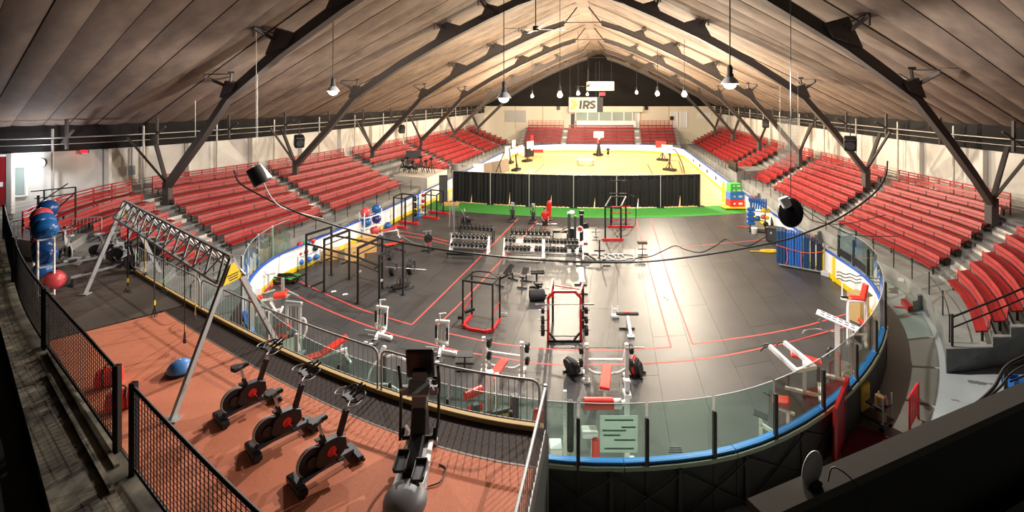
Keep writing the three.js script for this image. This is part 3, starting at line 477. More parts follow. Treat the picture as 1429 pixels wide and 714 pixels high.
  // crowd barriers and dark stair rails by the left wall
  const bar2 = (p, q, label) => { const a = spot(...p, DECK), c = spot(...q, DECK), t = thing('crowd_barrier', label, 'barrier', a, 0, 'grey crowd barriers'), D = c.clone().sub(a), L = (k, y) => D.clone().multiplyScalar(k).setY(y);
    part(t, 'frame', M.galv, b => b.tube([L(0, 0), L(0, .9), L(.04, 1.05), L(.5, 1.08), L(.96, 1.05), L(1, .9), L(1, 0)], .024, 50, 6)); part(t, 'bottom_rail', M.galv, b => b.bar(L(0, .2), L(1, .2), .03, .03)); const n = Math.round(D.length() / .13); for (let i = 1; i < n; i++) part(t, 'bar', M.galv, b => b.cyl(L(i / n, .2), L(i / n, 1.07), .009, .009, 5)); };
  bar2([80, 340], [141, 333], 'grey crowd barrier standing in front of the corner bleachers'); bar2([14, 342], [40, 338], 'grey crowd barrier half hidden behind the balls');
  { const t = thing('stair_railing', 'dark pipe stair railing by the white left wall', 'railing', far(70, 300, 21)), o = t.position, L = (x, y, d) => far(x, y, d).sub(o);
    part(t, 'rail', M.black, b => { b.tube([L(38, 296, 21), L(62, 278, 21.5), L(94, 256, 22.4)], .03, 8, 6); b.tube([L(43, 267, 22), L(105, 261, 22)], .03, 2, 6); b.tube([L(48, 277, 22), L(100, 270, 22)], .025, 2, 6); b.tube([L(78, 292, 21.5), L(105, 268, 22)], .03, 2, 6); }); part(t, 'post', M.black, b => { for (const [x, y, r] of [[53, 272, .05], [105, 261, .035], [61, 266, .03]]) { const q = L(x, y, 22); b.cyl([q.x, 2.94 - o.y, q.z], q, r, r, 8); } }); }
  // door, window and fittings on the left wall
  const d = struct('door_1'); part(d, 'door_leaf', std(0x8c1f24, .5), b => b.rings([5.6, 6.82].map(s => [hall(LW, s, LEDGE), hall(LW + .12, s, LEDGE), hall(LW + .12, s, 5.75), hall(LW, s, 5.75)]))); part(d, 'door_frame', M.white, b => { b.bar(hall(LW + .1, 6.86, LEDGE), hall(LW + .1, 6.86, 5.8), .12, .14); b.bar(hall(LW + .1, 5.5, 5.8), hall(LW + .1, 6.9, 5.8), .14, .12); }); part(d, 'notice', M.white, b => b.rings([6.25, 6.55].map(s => [hall(LW + .13, s, 4.1), hall(LW + .15, s, 4.1), hall(LW + .15, s, 4.35), hall(LW + .13, s, 4.35)])));
  const wn = struct('window_2'); part(wn, 'window_pane', M.windowGlass, b => b.rings([7.0, 7.85].map(s => [hall(LW, s, 3.6), hall(LW + .06, s, 3.6), hall(LW + .06, s, 5.1), hall(LW, s, 5.1)]))); part(wn, 'window_frame', M.white, b => { for (const s of [6.97, 7.9]) b.bar(hall(LW + .06, s, 3.5), hall(LW + .06, s, 5.2), .1, .12); for (const y of [3.52, 5.15]) b.bar(hall(LW + .06, 6.97, y), hall(LW + .06, 7.9, y), .12, .1); });
  const ex = thing('exit_sign', 'small glowing red exit sign high on the dark band of the left wall', 'sign', hall(LW + .3, 11.4, 5.85)); part(ex, 'sign_box', M.darkGrey, b => b.box(0, 0, 0, .42, .2, .08)); part(ex, 'glowing_face', M.exitRed, b => b.box(0, 0, .045, .38, .16, .02)); { const l = new THREE.PointLight(0xff2030, .6, 0, 2); l.position.set(0, 0, .2); l.castShadow = true; l.name = 'sign_light'; ex.add(l); }
  single('electrical_box', 'grey electrical box with conduit on the left wall by the first roof arch', 'electrical box', hall(LW + .2, 14.6, 4.5), M.grey, b => { b.rbox(0, 0, 0, .3, .55, .2, .02); b.cyl([0, .25, 0], [0, 1.4, 0], .05, .05, 8); b.box(.0, -.05, .11, .16, .2, .02); });
}
M.parapetPaint = std(0x15120f, .9); M.parapetTop = std(0x4a4234, .85);
// parapet wall of the upper balcony at the right
{
  const Y = 6.5, A0 = spot(1050, 696, Y), A1 = spot(1429, 534, Y), dir = A1.clone().sub(A0).normalize(), A2 = A1.clone().addScaledVector(dir, 3), nrm = V(-dir.z, 0, dir.x);  // nrm towards the viewer side
  const inn = nrm.z > 0 ? nrm : nrm.clone().negate(), w = struct('wall_parapet'), B0 = A0.clone().addScaledVector(inn, .11), B2 = A2.clone().addScaledVector(inn, .11);
  part(w, 'parapet_wall', M.parapetPaint, b => b.rings([[A0, B0], [A2, B2]].map(([p, q]) => [p.clone().setY(2.2), q.clone().setY(2.2), q.clone().setY(Y - .06), p.clone().setY(Y - .06)])));
  part(w, 'coping', M.parapetTop, b => b.rings([[A0.clone().addScaledVector(dir, -.03), B0.clone().addScaledVector(dir, -.03)], [A2, B2]].map(([p, q]) => { p = p.clone().addScaledVector(inn, -.015); q = q.clone().addScaledVector(inn, .02); return [p.clone().setY(Y - .06), q.clone().setY(Y - .06), q.clone().setY(Y), p.clone().setY(Y)]; })));
  part(w, 'inner_ledge', M.parapetPaint, b => { const p = B0.clone().addScaledVector(dir, .8), q = B2; b.rings([p, q].map(v => [v.clone().setY(5.72), v.clone().addScaledVector(inn, .08).setY(5.72), v.clone().addScaledVector(inn, .08).setY(5.79), v.clone().setY(5.79)])); });
  const dp = spot(1133, 676, Y), t = thing('round_disc', 'round translucent grey disc propped on the balcony parapet', 'disc', dp, .5);
  part(t, 'disc_face', M.lightGrey, b => { b.cyl([0, .10, -.008], [0, .10, .008], .105, .105, 28); }); part(t, 'rim', M.white, b => b.tor([0, .10, 0], .105, .008, [0, 0, 1], Math.PI * 2, 32)); part(t, 'foot', M.darkGrey, b => b.rbox(0, .012, .0, .1, .024, .08, .008));
  single('thin_wire', 'thin black wire lying over the balcony parapet beside the disc', 'wire', dp, M.black, b => b.tube([[.1, .02, 0], [.16, .09, -.03], [.24, .05, .06], [.28, -.1, .16]], .005, 20, 5));
}
// right concourse: gate leaf, floor patch, barrier, cart and handrails
{
  const t = thing('gate_leaf', 'red gate leaf standing open beside the smoky rink glass', 'gate', spot(1176, 632)), o = t.position; const a = V(-.55, 0, .5), c = V(.65, 0, -.75);
  part(t, 'gate_panel', M.redDark, b => b.bar([a.x, .75, a.z], [c.x, .75, c.z], .05, 1.3)); part(t, 'frame', M.redFrame, b => { b.bar([a.x, 1.43, a.z], [c.x, 1.43, c.z], .07, .07); b.bar([a.x, 0, a.z], [a.x, 1.46, a.z], .07, .07); b.bar([c.x, 0, c.z], [c.x, 1.46, c.z], .07, .07); });
  single('floor_mat', 'dark red floor mat on the concourse in front of the red gate leaf', 'mat', spot(1192, 610), std(0x7c171b, .8), b => b.slab([V(-.9, 0, .8), V(.9, 0, .9), V(.9, 0, -.1), V(.1, 0, -.7)], .012, .012));
  const f = thing('red_barrier', 'red steel bar barrier standing on the grey concourse floor', 'barrier', spot(1283, 602)), fa = V(-.35, 0, .1), fb = V(.4, 0, -.5);
  part(f, 'frame', M.redFrame, b => { b.tube([fa, fa.clone().setY(1), fb.clone().setY(1), fb], .03, 40, 6, false, .02); b.bar(fa.clone().setY(.2), fb.clone().setY(.2), .03, .03); }); for (let i = 1; i < 7; i++) part(f, 'bar', M.redFrame, b => { const p = fa.clone().lerp(fb, i / 7); b.cyl(p.clone().setY(.2), p.clone().setY(1), .012, .012, 5); });
  const k = thing('janitor_cart', 'cluttered cleaning cart in the shade behind the boards', 'cart', spot(1214, 588), .5);
  part(k, 'tray', M.darkGrey, b => { b.rbox(0, .22, 0, .55, .08, .9, .03); b.rbox(0, .62, .2, .5, .06, .45, .03); }); part(k, 'frame', M.lightGrey, b => { for (const x of [-.24, .24]) { b.cyl([x, .2, -.4], [x, 1.0, -.4], .018); b.cyl([x, .2, .4], [x, .95, .4], .018); } b.tube([[-.24, 1, -.4], [-.24, 1.05, -.6], [.24, 1.05, -.6], [.24, 1, -.4]], .018, 20, 6); }); part(k, 'waste_bag', M.yellow, b => b.rbox(0, .62, -.25, .42, .75, .34, .06)); for (const [x, z] of [[-.22, -.36], [.22, -.36], [-.22, .36], [.22, .36]]) part(k, 'castor', M.black, b => b.cyl([x - .02, .06, z], [x + .02, .06, z], .06, .06, 12));
  const item = (nm, lb, x, y, z, m, fn) => { const p = V(x, y, z).applyAxisAngle(V(0, 1, 0), .5).add(k.position); single(nm, lb, 'cleaning supplies', p, m, fn, 'supplies on the cleaning cart'); };
  item('paper_roll', 'large brown paper towel roll on the cleaning cart', -.1, .26, .28, M.cardboard, b => { b.cyl([0, 0, 0], [0, .28, 0], .13, .13, 16); }); item('paper_roll', 'pale paper roll standing on the upper tray of the cleaning cart', -.08, .65, .25, M.tan, b => b.cyl([0, 0, 0], [0, .24, 0], .1, .1, 16)); item('spray_bottle', 'white spray bottle on the cleaning cart tray', .12, .65, .15, M.white, b => b.lathe([0, 0, 0], [[0, 0], [.05, 0], [.05, .14], [.02, .19], [.02, .24], [0, .24]], 12)); item('spray_bottle', 'pink spray bottle on the cleaning cart tray', .05, .65, .34, std(0xd88a8a, .4), b => b.lathe([0, 0, 0], [[0, 0], [.05, 0], [.05, .14], [.02, .19], [.02, .24], [0, .24]], 12));
  const h = thing('curved_handrail', 'curved black handrail at the ramp beside the balcony parapet', 'railing', spot(1372, 560, .9)), ho = h.position, P = (x, y, yy) => spot(x, y, yy).sub(ho);
  part(h, 'rail', M.black, b => { b.tube([[1318, 586], [1352, 570], [1385, 542], [1403, 512], [1429, 497], [1470, 480]].map(([x, y]) => P(x, y, 2.2)), .035, 40, 7); b.tube([[1372, 560], [1395, 540], [1410, 522], [1429, 510], [1470, 494]].map(([x, y]) => P(x, y, 2.0)), .025, 30, 6); b.tube([[1410, 532], [1429, 524], [1470, 508]].map(([x, y]) => P(x, y, 1.8)), .025, 20, 6); }); part(h, 'post', M.black, b => { for (const [x, y] of [[1372, 557], [1403, 512]]) { const p = P(x, y, 2.2); b.cyl([p.x, p.y, p.z], [p.x, -ho.y, p.z], .035); } });
  single('blue_crate', 'blue plastic crate on the floor behind the curved handrail', 'crate', spot(1418, 541, .0).setY(0), M.blue, b => { for (const [x, z, w, d] of [[0, .19, .5, .03], [0, -.19, .5, .03], [.235, 0, .03, .4], [-.235, 0, .03, .4]]) b.box(x, .15, z, w, .3, d); b.box(0, .015, 0, .5, .03, .4); for (let i = -2; i < 3; i++) b.box(i * .09, .15, .21, .02, .24, .01); });
  const r2 = thing('stair_railing', 'black stair railing at the end of the curved right bleacher block', 'railing', row(1, -8.4, 11.4, .8)), q = r2.position, Q = (o, y) => row(1, -8.45, o, y).sub(q);
  part(r2, 'rail', M.black, b => { b.tube([Q(10.9, 1.75), Q(13.5, 2.7), Q(16.5, 3.9)], .03, 8, 6); b.tube([Q(10.9, 1.4), Q(13.5, 2.35), Q(16.5, 3.5)], .025, 8, 6); }); part(r2, 'post', M.black, b => { for (const [o, y0] of [[10.9, .8], [13.4, 1.6], [16, 2.6]]) b.cyl(Q(o, y0), Q(o, y0 + 1.05), .035, .035, 6); });
  // white arrows painted red-edged on floor and wall
  for (const [x, y, tn] of [[1347, 496, .5], [1254, 428, .2]]) single('floor_sign', x > 1300 ? 'small red and white arrow sticker on the grey concourse floor' : 'red sticker on the concourse floor below the bleacher steps', 'sign', spot(x, y), M.red, b => { b.box(0, .003, 0, .4, .004, .12); }, undefined, -tn);
  const ws = row(1, -1.2, 10.68, .55); single('wall_sign', 'small red and white sign on the concrete front wall of the right bleachers', 'sign', ws, M.white, b => { b.box(0, 0, 0, .38, .14, .02); }, undefined, -.9);
  single('red_rod', 'red pole lying on the dark floor behind the near boards', 'pole', spot(812, 711), M.red, b => b.cyl([-.62, .03, 0], [.62, .03, .0], .03, .03, 10));
  single('loose_block', 'grey concrete block on the floor by the yellow kick plate', 'block', spot(1155, 384), M.lightGrey, b => b.rbox(0, .12, 0, .6, .24, .4, .03, .5));
}
// ---------------------------------------------------------------- gear on the raised deck
const heading = (a, c) => Math.atan2(-(c.z - a.z), c.x - a.x);       // local +x points from a to c
function spinBike(label, pos, turn, mats = [M.black, M.black, M.silver, M.red], group) {
  const [fm, gm, sm, dm] = mats, t = thing('spin_bike', label, 'exercise bike', pos, turn, group);
  const rs = part(t, 'rear_stabiliser', fm, b => { b.rbox(0, .08, 0, .17, .12, .58, .03); b.rbox(0, .15, 0, .12, .05, .3, .02); }); part(rs, 'transport_wheel', M.rubberBlack, b => { for (const z of [-.25, .25]) b.cyl([.0, .05, z - .03], [0, .05, z + .03], .05, .05, 12); });
  part(t, 'front_stabiliser', fm, b => { b.rbox(1.06, .07, 0, .14, .1, .52, .03); b.cyl([1.1, .05, -.28], [1.1, .05, .28], .035); });
  part(t, 'base_beam', sm === M.silver ? M.darkGrey : sm, b => { b.bar([.05, .14, 0], [1.03, .13, 0], .09, .08); b.bar([.06, .13, .08], [.6, .17, .05], .04, .05); });
  part(t, 'flywheel', M.iron, b => b.cyl([.24, .36, -.025], [.24, .36, .025], .225, .225, 32)); part(t, 'flywheel_rim', M.lightGrey, b => b.tor([.24, .36, 0], .236, .028, [0, 0, 1], Math.PI * 2, 40)); part(t, 'flywheel_hub', M.black, b => b.cyl([.24, .36, -.06], [.24, .36, .06], .09, .09, 20));
  const g = part(t, 'drive_cover', gm, b => { b.ext([[.3, .3], [.36, .22], [.7, .2], [.86, .32], [.84, .5], [.72, .56], [.46, .58], [.36, .5]], .13, undefined, .02); }); part(g, 'crank_disc', dm, b => { b.cyl([.58, .39, -.095], [.58, .39, .095], .085, .085, 24); b.bar([.58, .39, .12], [.66, .29, .12], .035, .02); }); part(g, 'pedal', M.iron, b => { b.rbox(.69, .25, .19, .12, .03, .1, .01); b.bar([.58, .39, -.12], [.48, .5, -.12], .03, .02); b.rbox(.46, .53, -.19, .12, .03, .1, .01); });
  part(t, 'seat_tube', gm, b => b.bar([.5, .5, 0], [.43, .72, 0], .08, .07)); part(t, 'seat_post', sm, b => { b.bar([.44, .7, 0], [.38, .95, 0], .055, .045); b.bar([.24, .96, 0], [.46, .96, 0], .04, .03); });
  part(t, 'saddle', fm, b => { b.ext([[0, 0], [.03, .1], [.1, .09], [.2, .035], [.3, .03], [.3, -.03], [.2, -.035], [.1, -.09], [.03, -.1]], .035, new THREE.Matrix4().makeRotationX(-Math.PI / 2).setPosition(.2, 1.02, 0), .022); });
  part(t, 'head_tube', gm, b => b.bar([.74, .48, 0], [.9, .96, 0], .1, .08)); part(t, 'head_post', sm, b => b.bar([.88, .92, 0], [.94, 1.12, 0], .055, .045)); part(t, 'lever', M.black, b => { b.sph(.84, .97, .06, .03, 1, 1, 1, 10); b.sph(.4, .75, .06, .028, 1, 1, 1, 10); });
  const hb = part(t, 'handlebar', fm, b => { b.tube([[.86, 1.17, -.08], [.98, 1.17, -.24], [1.16, 1.21, -.22], [1.18, 1.21, -.1], [1.0, 1.17, -.04]], .018, 30, 7); b.tube([[.86, 1.17, .08], [.98, 1.17, .24], [1.16, 1.21, .22], [1.18, 1.21, .1], [1.0, 1.17, .04]], .018, 30, 7); b.rbox(.96, 1.15, 0, .16, .05, .3, .02); for (const z of [-.06, .06]) b.tube([[1.0, 1.17, z], [1.18, 1.24, z], [1.26, 1.28, z]], .02, 8, 7); }); part(hb, 'grip_loop', M.galv, b => { for (const s of [-1, 1]) b.tube([[.9, 1.175, s * .14], [.8, 1.17, s * .26], [.9, 1.18, s * .34], [1.05, 1.19, s * .3]], .012, 20, 6); }); part(hb, 'console', M.blackGloss, b => b.rbox(1.08, 1.25, 0, .1, .09, .03, .01, 1.57, -.5));
  return t;
}
{
  const g = 'three black spin bikes on the orange deck', sets = [[[308, 590], [378, 557], 'black spin bike beside the leg of the silver frame'], [[353, 635], [432, 596], 'middle black spin bike of the row on the orange floor'], [[414, 683], [500, 632], 'black spin bike next to the elliptical trainer']];
  let first; for (const [a, c, lb] of sets) { const p = spot(...a, DECK), q = spot(...c, DECK); if (!first) first = spinBike(lb, p, heading(p, q), undefined, g); else copyOf(first, p, heading(p, q), lb); }
  const gg = 'grey spin bikes at the back of the deck', gm = [M.galv, M.lightGrey, M.galv, M.darkGrey]; let f2;
  [[[100, 365], [81, 353], 'grey spin bike by the back barrier, nearest the ball rack'], [[122, 362], [100, 348], 'middle grey spin bike in front of the corner benches'], [[143, 361], [122, 346], 'grey spin bike nearest the silver frame leg']].forEach(([a, c, lb], i) => { const p = spot(...a, DECK), q = spot(...c, DECK), h = heading(p, q); if (!f2) f2 = spinBike(lb, p, h, gm, gg); else copyOf(f2, p, h, lb); });
}
{ // elliptical trainer, local +x forward
  const a = spot(562, 724, DECK), c = spot(586, 628, DECK), t = thing('elliptical_trainer', 'large grey elliptical trainer with a tall black screen facing the rink', 'exercise machine', a, heading(a, c));
  part(t, 'rear_housing', M.grey, b => { b.sph(.16, .16, 0, .38, 1, .55, .95, 26); }); part(t, 'base_rail', M.silver, b => { b.bar([.3, .12, -.26], [1.5, .1, -.2], .08, .07); b.bar([.3, .12, .26], [1.5, .1, .2], .08, .07); b.rbox(1.62, .06, 0, .14, .1, .62, .03); });
  part(t, 'drive_cover', M.black, b => b.ext([[.45, .05], [1.6, .05], [1.66, .3], [1.5, .95], [1.36, 1.0], [1.2, .5], [.6, .3]], .2, undefined, .04));
  for (const [z, y, x] of [[-.17, .36, .62], [.17, .30, .5]]) { const l = part(t, 'pedal_arm', M.silver, b => { b.bar([x - .35, y - .12, z], [x + .75, y + .03, z], .06, .06); b.bar([x + .75, y + .03, z], [x + .86, y + .1, z * 1.7], .05, .05); }); part(l, 'foot_plate', M.darkGrey, b => { b.rbox(x, y + .06, z, .42, .05, .2, .03); b.rbox(x, y + .1, z - .1, .4, .06, .02, .01); b.rbox(x, y + .1, z + .1, .4, .06, .02, .01); b.rbox(x + .2, y + .11, z, .03, .08, .2, .01); }); }
  for (const s of [-1, 1]) { part(t, 'arm_link', M.darkGrey, b => b.tube([[1.2, .38, s * .33], [1.38, .7, s * .36], [1.42, 1.1, s * .36]], .028, 16, 7)); part(t, 'moving_handle', M.black, b => b.tube([[1.42, 1.1, s * .36], [1.4, 1.35, s * .37], [1.26, 1.72, s * .37]], .03, 16, 8)); }
  part(t, 'mast', M.grey, b => { b.ext([[1.32, .9], [1.52, .9], [1.5, 1.5], [1.4, 1.52]], .22, undefined, .03); b.rbox(1.4, 1.2, 0, .14, .16, .72, .04); }); part(t, 'grip_bar', M.silver, b => { for (const s of [-1, 1]) b.tube([[1.4, 1.28, s * .1], [1.2, 1.32, s * .3], [1.12, 1.42, s * .27]], .018, 16, 7); });
  part(t, 'console', M.lightGrey, b => { b.rbox(1.3, 1.3, 0, .3, .07, .42, .03, 0, 0, .55); }); const sc = part(t, 'screen', M.black, b => b.rbox(1.46, 1.68, 0, .09, .62, .54, .04, 0, 0, .22)); part(sc, 'display', M.blackGloss, b => b.box(1.405, 1.7, 0, .012, .46, .44, 0, 0, .22));
  part(t, 'bottle_holder', M.black, b => b.lathe([1.34, 1.36, .3], [[.055, 0], [.06, .1], [.05, .1], [.045, .01]], 12)); part(t, 'crank', M.iron, b => { b.cyl([1.25, .4, -.3], [1.25, .4, .3], .04); for (const s of [-1, 1]) b.bar([1.25, .4, s * .3], [1.36, .5, s * .3], .06, .04); });
  part(t, 'power_cord', M.black, b => b.tube([[.6, .02, .3], [.7, .03, .5], [1.0, .015, .55], [1.1, .015, .42]], .012, 24, 5));
}
{ // balance dome
  const t = thing('balance_dome', 'blue half dome balance trainer on the orange floor', 'balance trainer', spot(251, 519, DECK)); part(t, 'platform', M.black, b => b.lathe([0, 0, 0], [[0, .01], [.3, .01], [.315, .03], [.315, .06], [.29, .07], [0, .07]], 32)); part(t, 'dome', std(0x4a86c6, .4), b => b.lathe([0, .06, 0], run(0, 1, 12, k => [Math.cos(k * Math.PI / 2) * .29, Math.sin(k * Math.PI / 2) * .25]), 36)); part(t, 'pump_plug', M.white, b => b.cyl([0, .3, 0], [0, .317, 0], .02));
  for (const [x, y, lb] of [[152, 537, 'red round training bag with black handles leaning on the mesh fence'], [168, 570, 'red training bag beside the fence post, second of the pair']]) { const p = spot(x, y, DECK), q = thing('training_bag', lb, 'training bag', p, .6, 'red training bags by the fence'); part(q, 'bag', M.red, b => { b.cyl([-.2, .2, 0], [.2, .2, 0], .2, .2, 18); b.sph(-.2, .2, 0, .2, .35, 1, 1, 16); b.sph(.2, .2, 0, .2, .35, 1, 1, 16); }); part(q, 'strap', M.black, b => { for (const xx of [-.1, .1]) b.tor([xx, .2, 0], .205, .014, [1, 0, 0]); b.tube([[-.1, .4, 0], [-.05, .49, 0], [.05, .49, 0], [.1, .4, 0]], .014, 14, 6); }); }
}
{ // suspension training frame: two A-frames and a lattice truss
  const NL = spot(118, 410, DECK), FL = spot(222, 379, DECK), NR = spot(240, 585, DECK), FR = spot(385, 476, DECK), AL = NL.clone().lerp(FL, .5).setY(5.15), AR = NR.clone().lerp(FR, .5).setY(5.05), base = NR.clone(), t = thing('suspension_trainer', 'silver A-frame suspension trainer with a lattice truss on top', 'training frame', base), L = v => v.clone().sub(base);
  const dir = AR.clone().sub(AL).setY(0).normalize(), side = V(-dir.z, 0, dir.x);
  for (const [n, f, a, k] of [[NL, FL, AL, -1], [NR, FR, AR, 1]]) { const l1 = part(t, 'leg', M.galv, b => b.bar(L(n), L(a), .07, .12)); part(l1, 'foot_plate', M.galv, b => b.box(...L(n).toArray().map((v, i) => v + (i === 1 ? .012 : 0)), .3, .024, .24)); const l2 = part(t, 'leg', M.galv, b => b.bar(L(f), L(a), .07, .12)); part(l2, 'foot_plate', M.galv, b => b.box(...L(f).toArray().map((v, i) => v + (i === 1 ? .012 : 0)), .3, .024, .24));
    const c = a.clone().addScaledVector(dir, k * .075), d1 = n.clone().sub(a).normalize(), d2 = f.clone().sub(a).normalize(), P = [c.clone().addScaledVector(d1, .12), c.clone().addScaledVector(d1, .62), c.clone().addScaledVector(d2, .62), c.clone().addScaledVector(d2, .12)].map(L);
    const pl = part(t, 'sign_plate', M.yellow, b => b.rings([0, .02].map(o => P.map(p => p.clone().addScaledVector(dir, k * o))))); const mid = P[1].clone().lerp(P[2], .5).add(V(0, .14, 0)).addScaledVector(dir, k * .026); const across = P[2].clone().sub(P[1]).normalize(); part(pl, 'sign_print', M.black, b => { for (let i = 0; i < 3; i++) b.bar(mid.clone().addScaledVector(across, -.17 + i * .03).add(V(0, -i * .06 + .04, 0)), mid.clone().addScaledVector(across, .17 - i * .01).add(V(0, -i * .06 + .04, 0)), .004, .025); }); }
  const C = [[.32, -.5], [-.32, -.5], [0, .05]].map(([o, y]) => k => AL.clone().lerp(AR, k).addScaledVector(side, o).add(V(0, y, 0)));
  C.forEach((c, i) => part(t, 'chord', M.galv, b => b.bar(L(c(0)), L(c(1)), i === 2 ? .07 : .06, .06)));
  const n = 12; for (let i = 0; i < n; i++) { part(t, 'lattice_bay', M.galv, b => { const k0 = i / n, k1 = (i + 1) / n, km = (i + .5) / n; b.bar(L(C[0](k0)), L(C[2](km)), .045, .035); b.bar(L(C[2](km)), L(C[0](k1)), .045, .035); b.bar(L(C[1](k0)), L(C[2](km)), .045, .035); b.bar(L(C[2](km)), L(C[1](k1)), .045, .035); b.bar(L(C[0](k0)), L(C[1](k0)), .035, .035); }); }
  // straps hung from the chord
  [[.03, 2.75, 'green'], [.2, 2.4], [.34, 2.5, 'green'], [.5, 2.4], [.64, 2.45], [.77, 2.42], [.12, 2.6]].forEach(([k, y, col], i) => {
    const p = C[i % 2 ? 0 : 1](k), s = thing('suspension_strap', ['suspension strap with green grip at the far end of the frame', 'black suspension strap second from the far end of the frame', 'suspension strap with green foot loop hanging from the lattice truss', 'black suspension strap with yellow tag hanging at mid frame', 'tan and black suspension strap with hanging handle loops', 'black suspension strap nearest the yellow sign on the frame', 'pale suspension strap hanging by the far frame legs'][i], 'suspension strap', V(p.x, y, p.z), i * .5, 'suspension straps on the silver frame'), len = p.y - y;
    const wm = i === 4 || i === 6 ? M.tan : M.black; part(s, 'webbing', wm, b => { b.bar([0, .25, 0], [0, len, 0], .04, .012); b.bar([0, .3, 0], [.05, .08, 0], .03, .01); b.bar([0, .3, 0], [-.05, .14, 0], .03, .01); }); part(s, 'handle', M.black, b => { b.tube([[.05, .1, 0], [.0, 0, 0], [.1, 0, 0], [.05, .1, 0]], .014, 18, 6); b.tube([[-.05, .15, 0], [-.1, .05, 0], [0, .05, 0], [-.05, .15, 0]], .014, 18, 6); }); part(s, 'tag', col ? M.green : M.yellow, b => b.box(0, .42, .01, .05, .14, .02));
  });
}
{ // stability ball rack by the fence, and its balls
  const a = spot(75, 411, DECK), a2 = spot(52, 415, DECK), dir = V(-2.5, 0, -2.3), base = a.clone(), t = thing('ball_rack', 'white steel rack of large exercise balls along the mesh fence', 'ball rack', base), w = a2.clone().sub(a);
  const Q = (u, k, y) => w.clone().multiplyScalar(u).addScaledVector(dir, k).setY(y);
  for (const k of [0, 1]) part(t, 'end_frame', M.white, b => { for (const u of [0, 1]) b.bar(Q(u, k, 0), Q(u, k, 1.95), .05, .05); for (const y of [.06, 1.0, 1.93]) b.bar(Q(0, k, y), Q(1, k, y), .05, .05); });
  for (const y of [.12, 1.0, 1.93]) part(t, 'shelf_rail', M.white, b => { for (const u of [0, 1]) b.bar(Q(u, 0, y), Q(u, 1, y), .04, .04); });
  const g = 'exercise balls on the white rack'; const ball = (k, y, r, m, lb, u = .5) => { const p = Q(u, k, y).add(base); const q = single('exercise_ball', lb, 'exercise ball', p, m, b => { b.sph(0, 0, 0, r, 1, 1, 1, 30); for (const yy of [-.35, -.12, .12, .35]) b.tor([0, yy * r, 0], Math.sqrt(1 - yy * yy) * r, .005, [0, 1, 0], Math.PI * 2, 30); b.cyl([0, 0, r - .01], [0, 0, r + .004], .018); }, g); return q; };
  ball(.1, 2.22, .36, M.blueBall, 'large blue exercise ball at the front of the top shelf'); ball(.45, 2.24, .36, M.blueBall, 'blue exercise ball second along the top shelf'); ball(.85, 2.22, .33, M.redBall, 'red exercise ball at the wall end of the top shelf');
  ball(.12, 1.32, .34, M.blueDeep, 'dark blue exercise ball at the front of the middle shelf'); ball(.5, 1.32, .33, M.blueDeep, 'dark blue exercise ball in the middle of the middle shelf'); ball(.88, 1.3, .31, M.redBall, 'red exercise ball at the wall end of the middle shelf');
  ball(.05, .46, .33, M.redBall, 'red exercise ball at the front of the bottom shelf', .0); ball(.5, .46, .32, M.blueBall, 'blue exercise ball on the bottom shelf behind the red one');
  const bp = far(66, 291, 19.5); const st = thing('ball_stand', 'thin metal pole stand holding a dark blue ball', 'stand', bp.clone().setY(DECK)); part(st, 'pole', M.galv, b => { b.cyl([0, 0, 0], [0, bp.y - DECK - .36, 0], .03); b.cyl([.3, 0, 0], [.3, bp.y - DECK - .4, 0], .02); b.cyl([-.3, 0, 0], [-.3, bp.y - DECK - .4, 0], .02); }); part(st, 'ring', M.galv, b => b.tor([0, bp.y - DECK - .3, 0], .28, .02, [0, 1, 0])); part(st, 'foot', M.galv, b => b.box(0, .015, 0, .7, .03, .4));
  single('exercise_ball', 'dark blue exercise ball on a metal stand by the stair railing', 'exercise ball', bp, M.blueDeep, b => b.sph(0, 0, 0, .36, 1, 1, 1, 30));
}
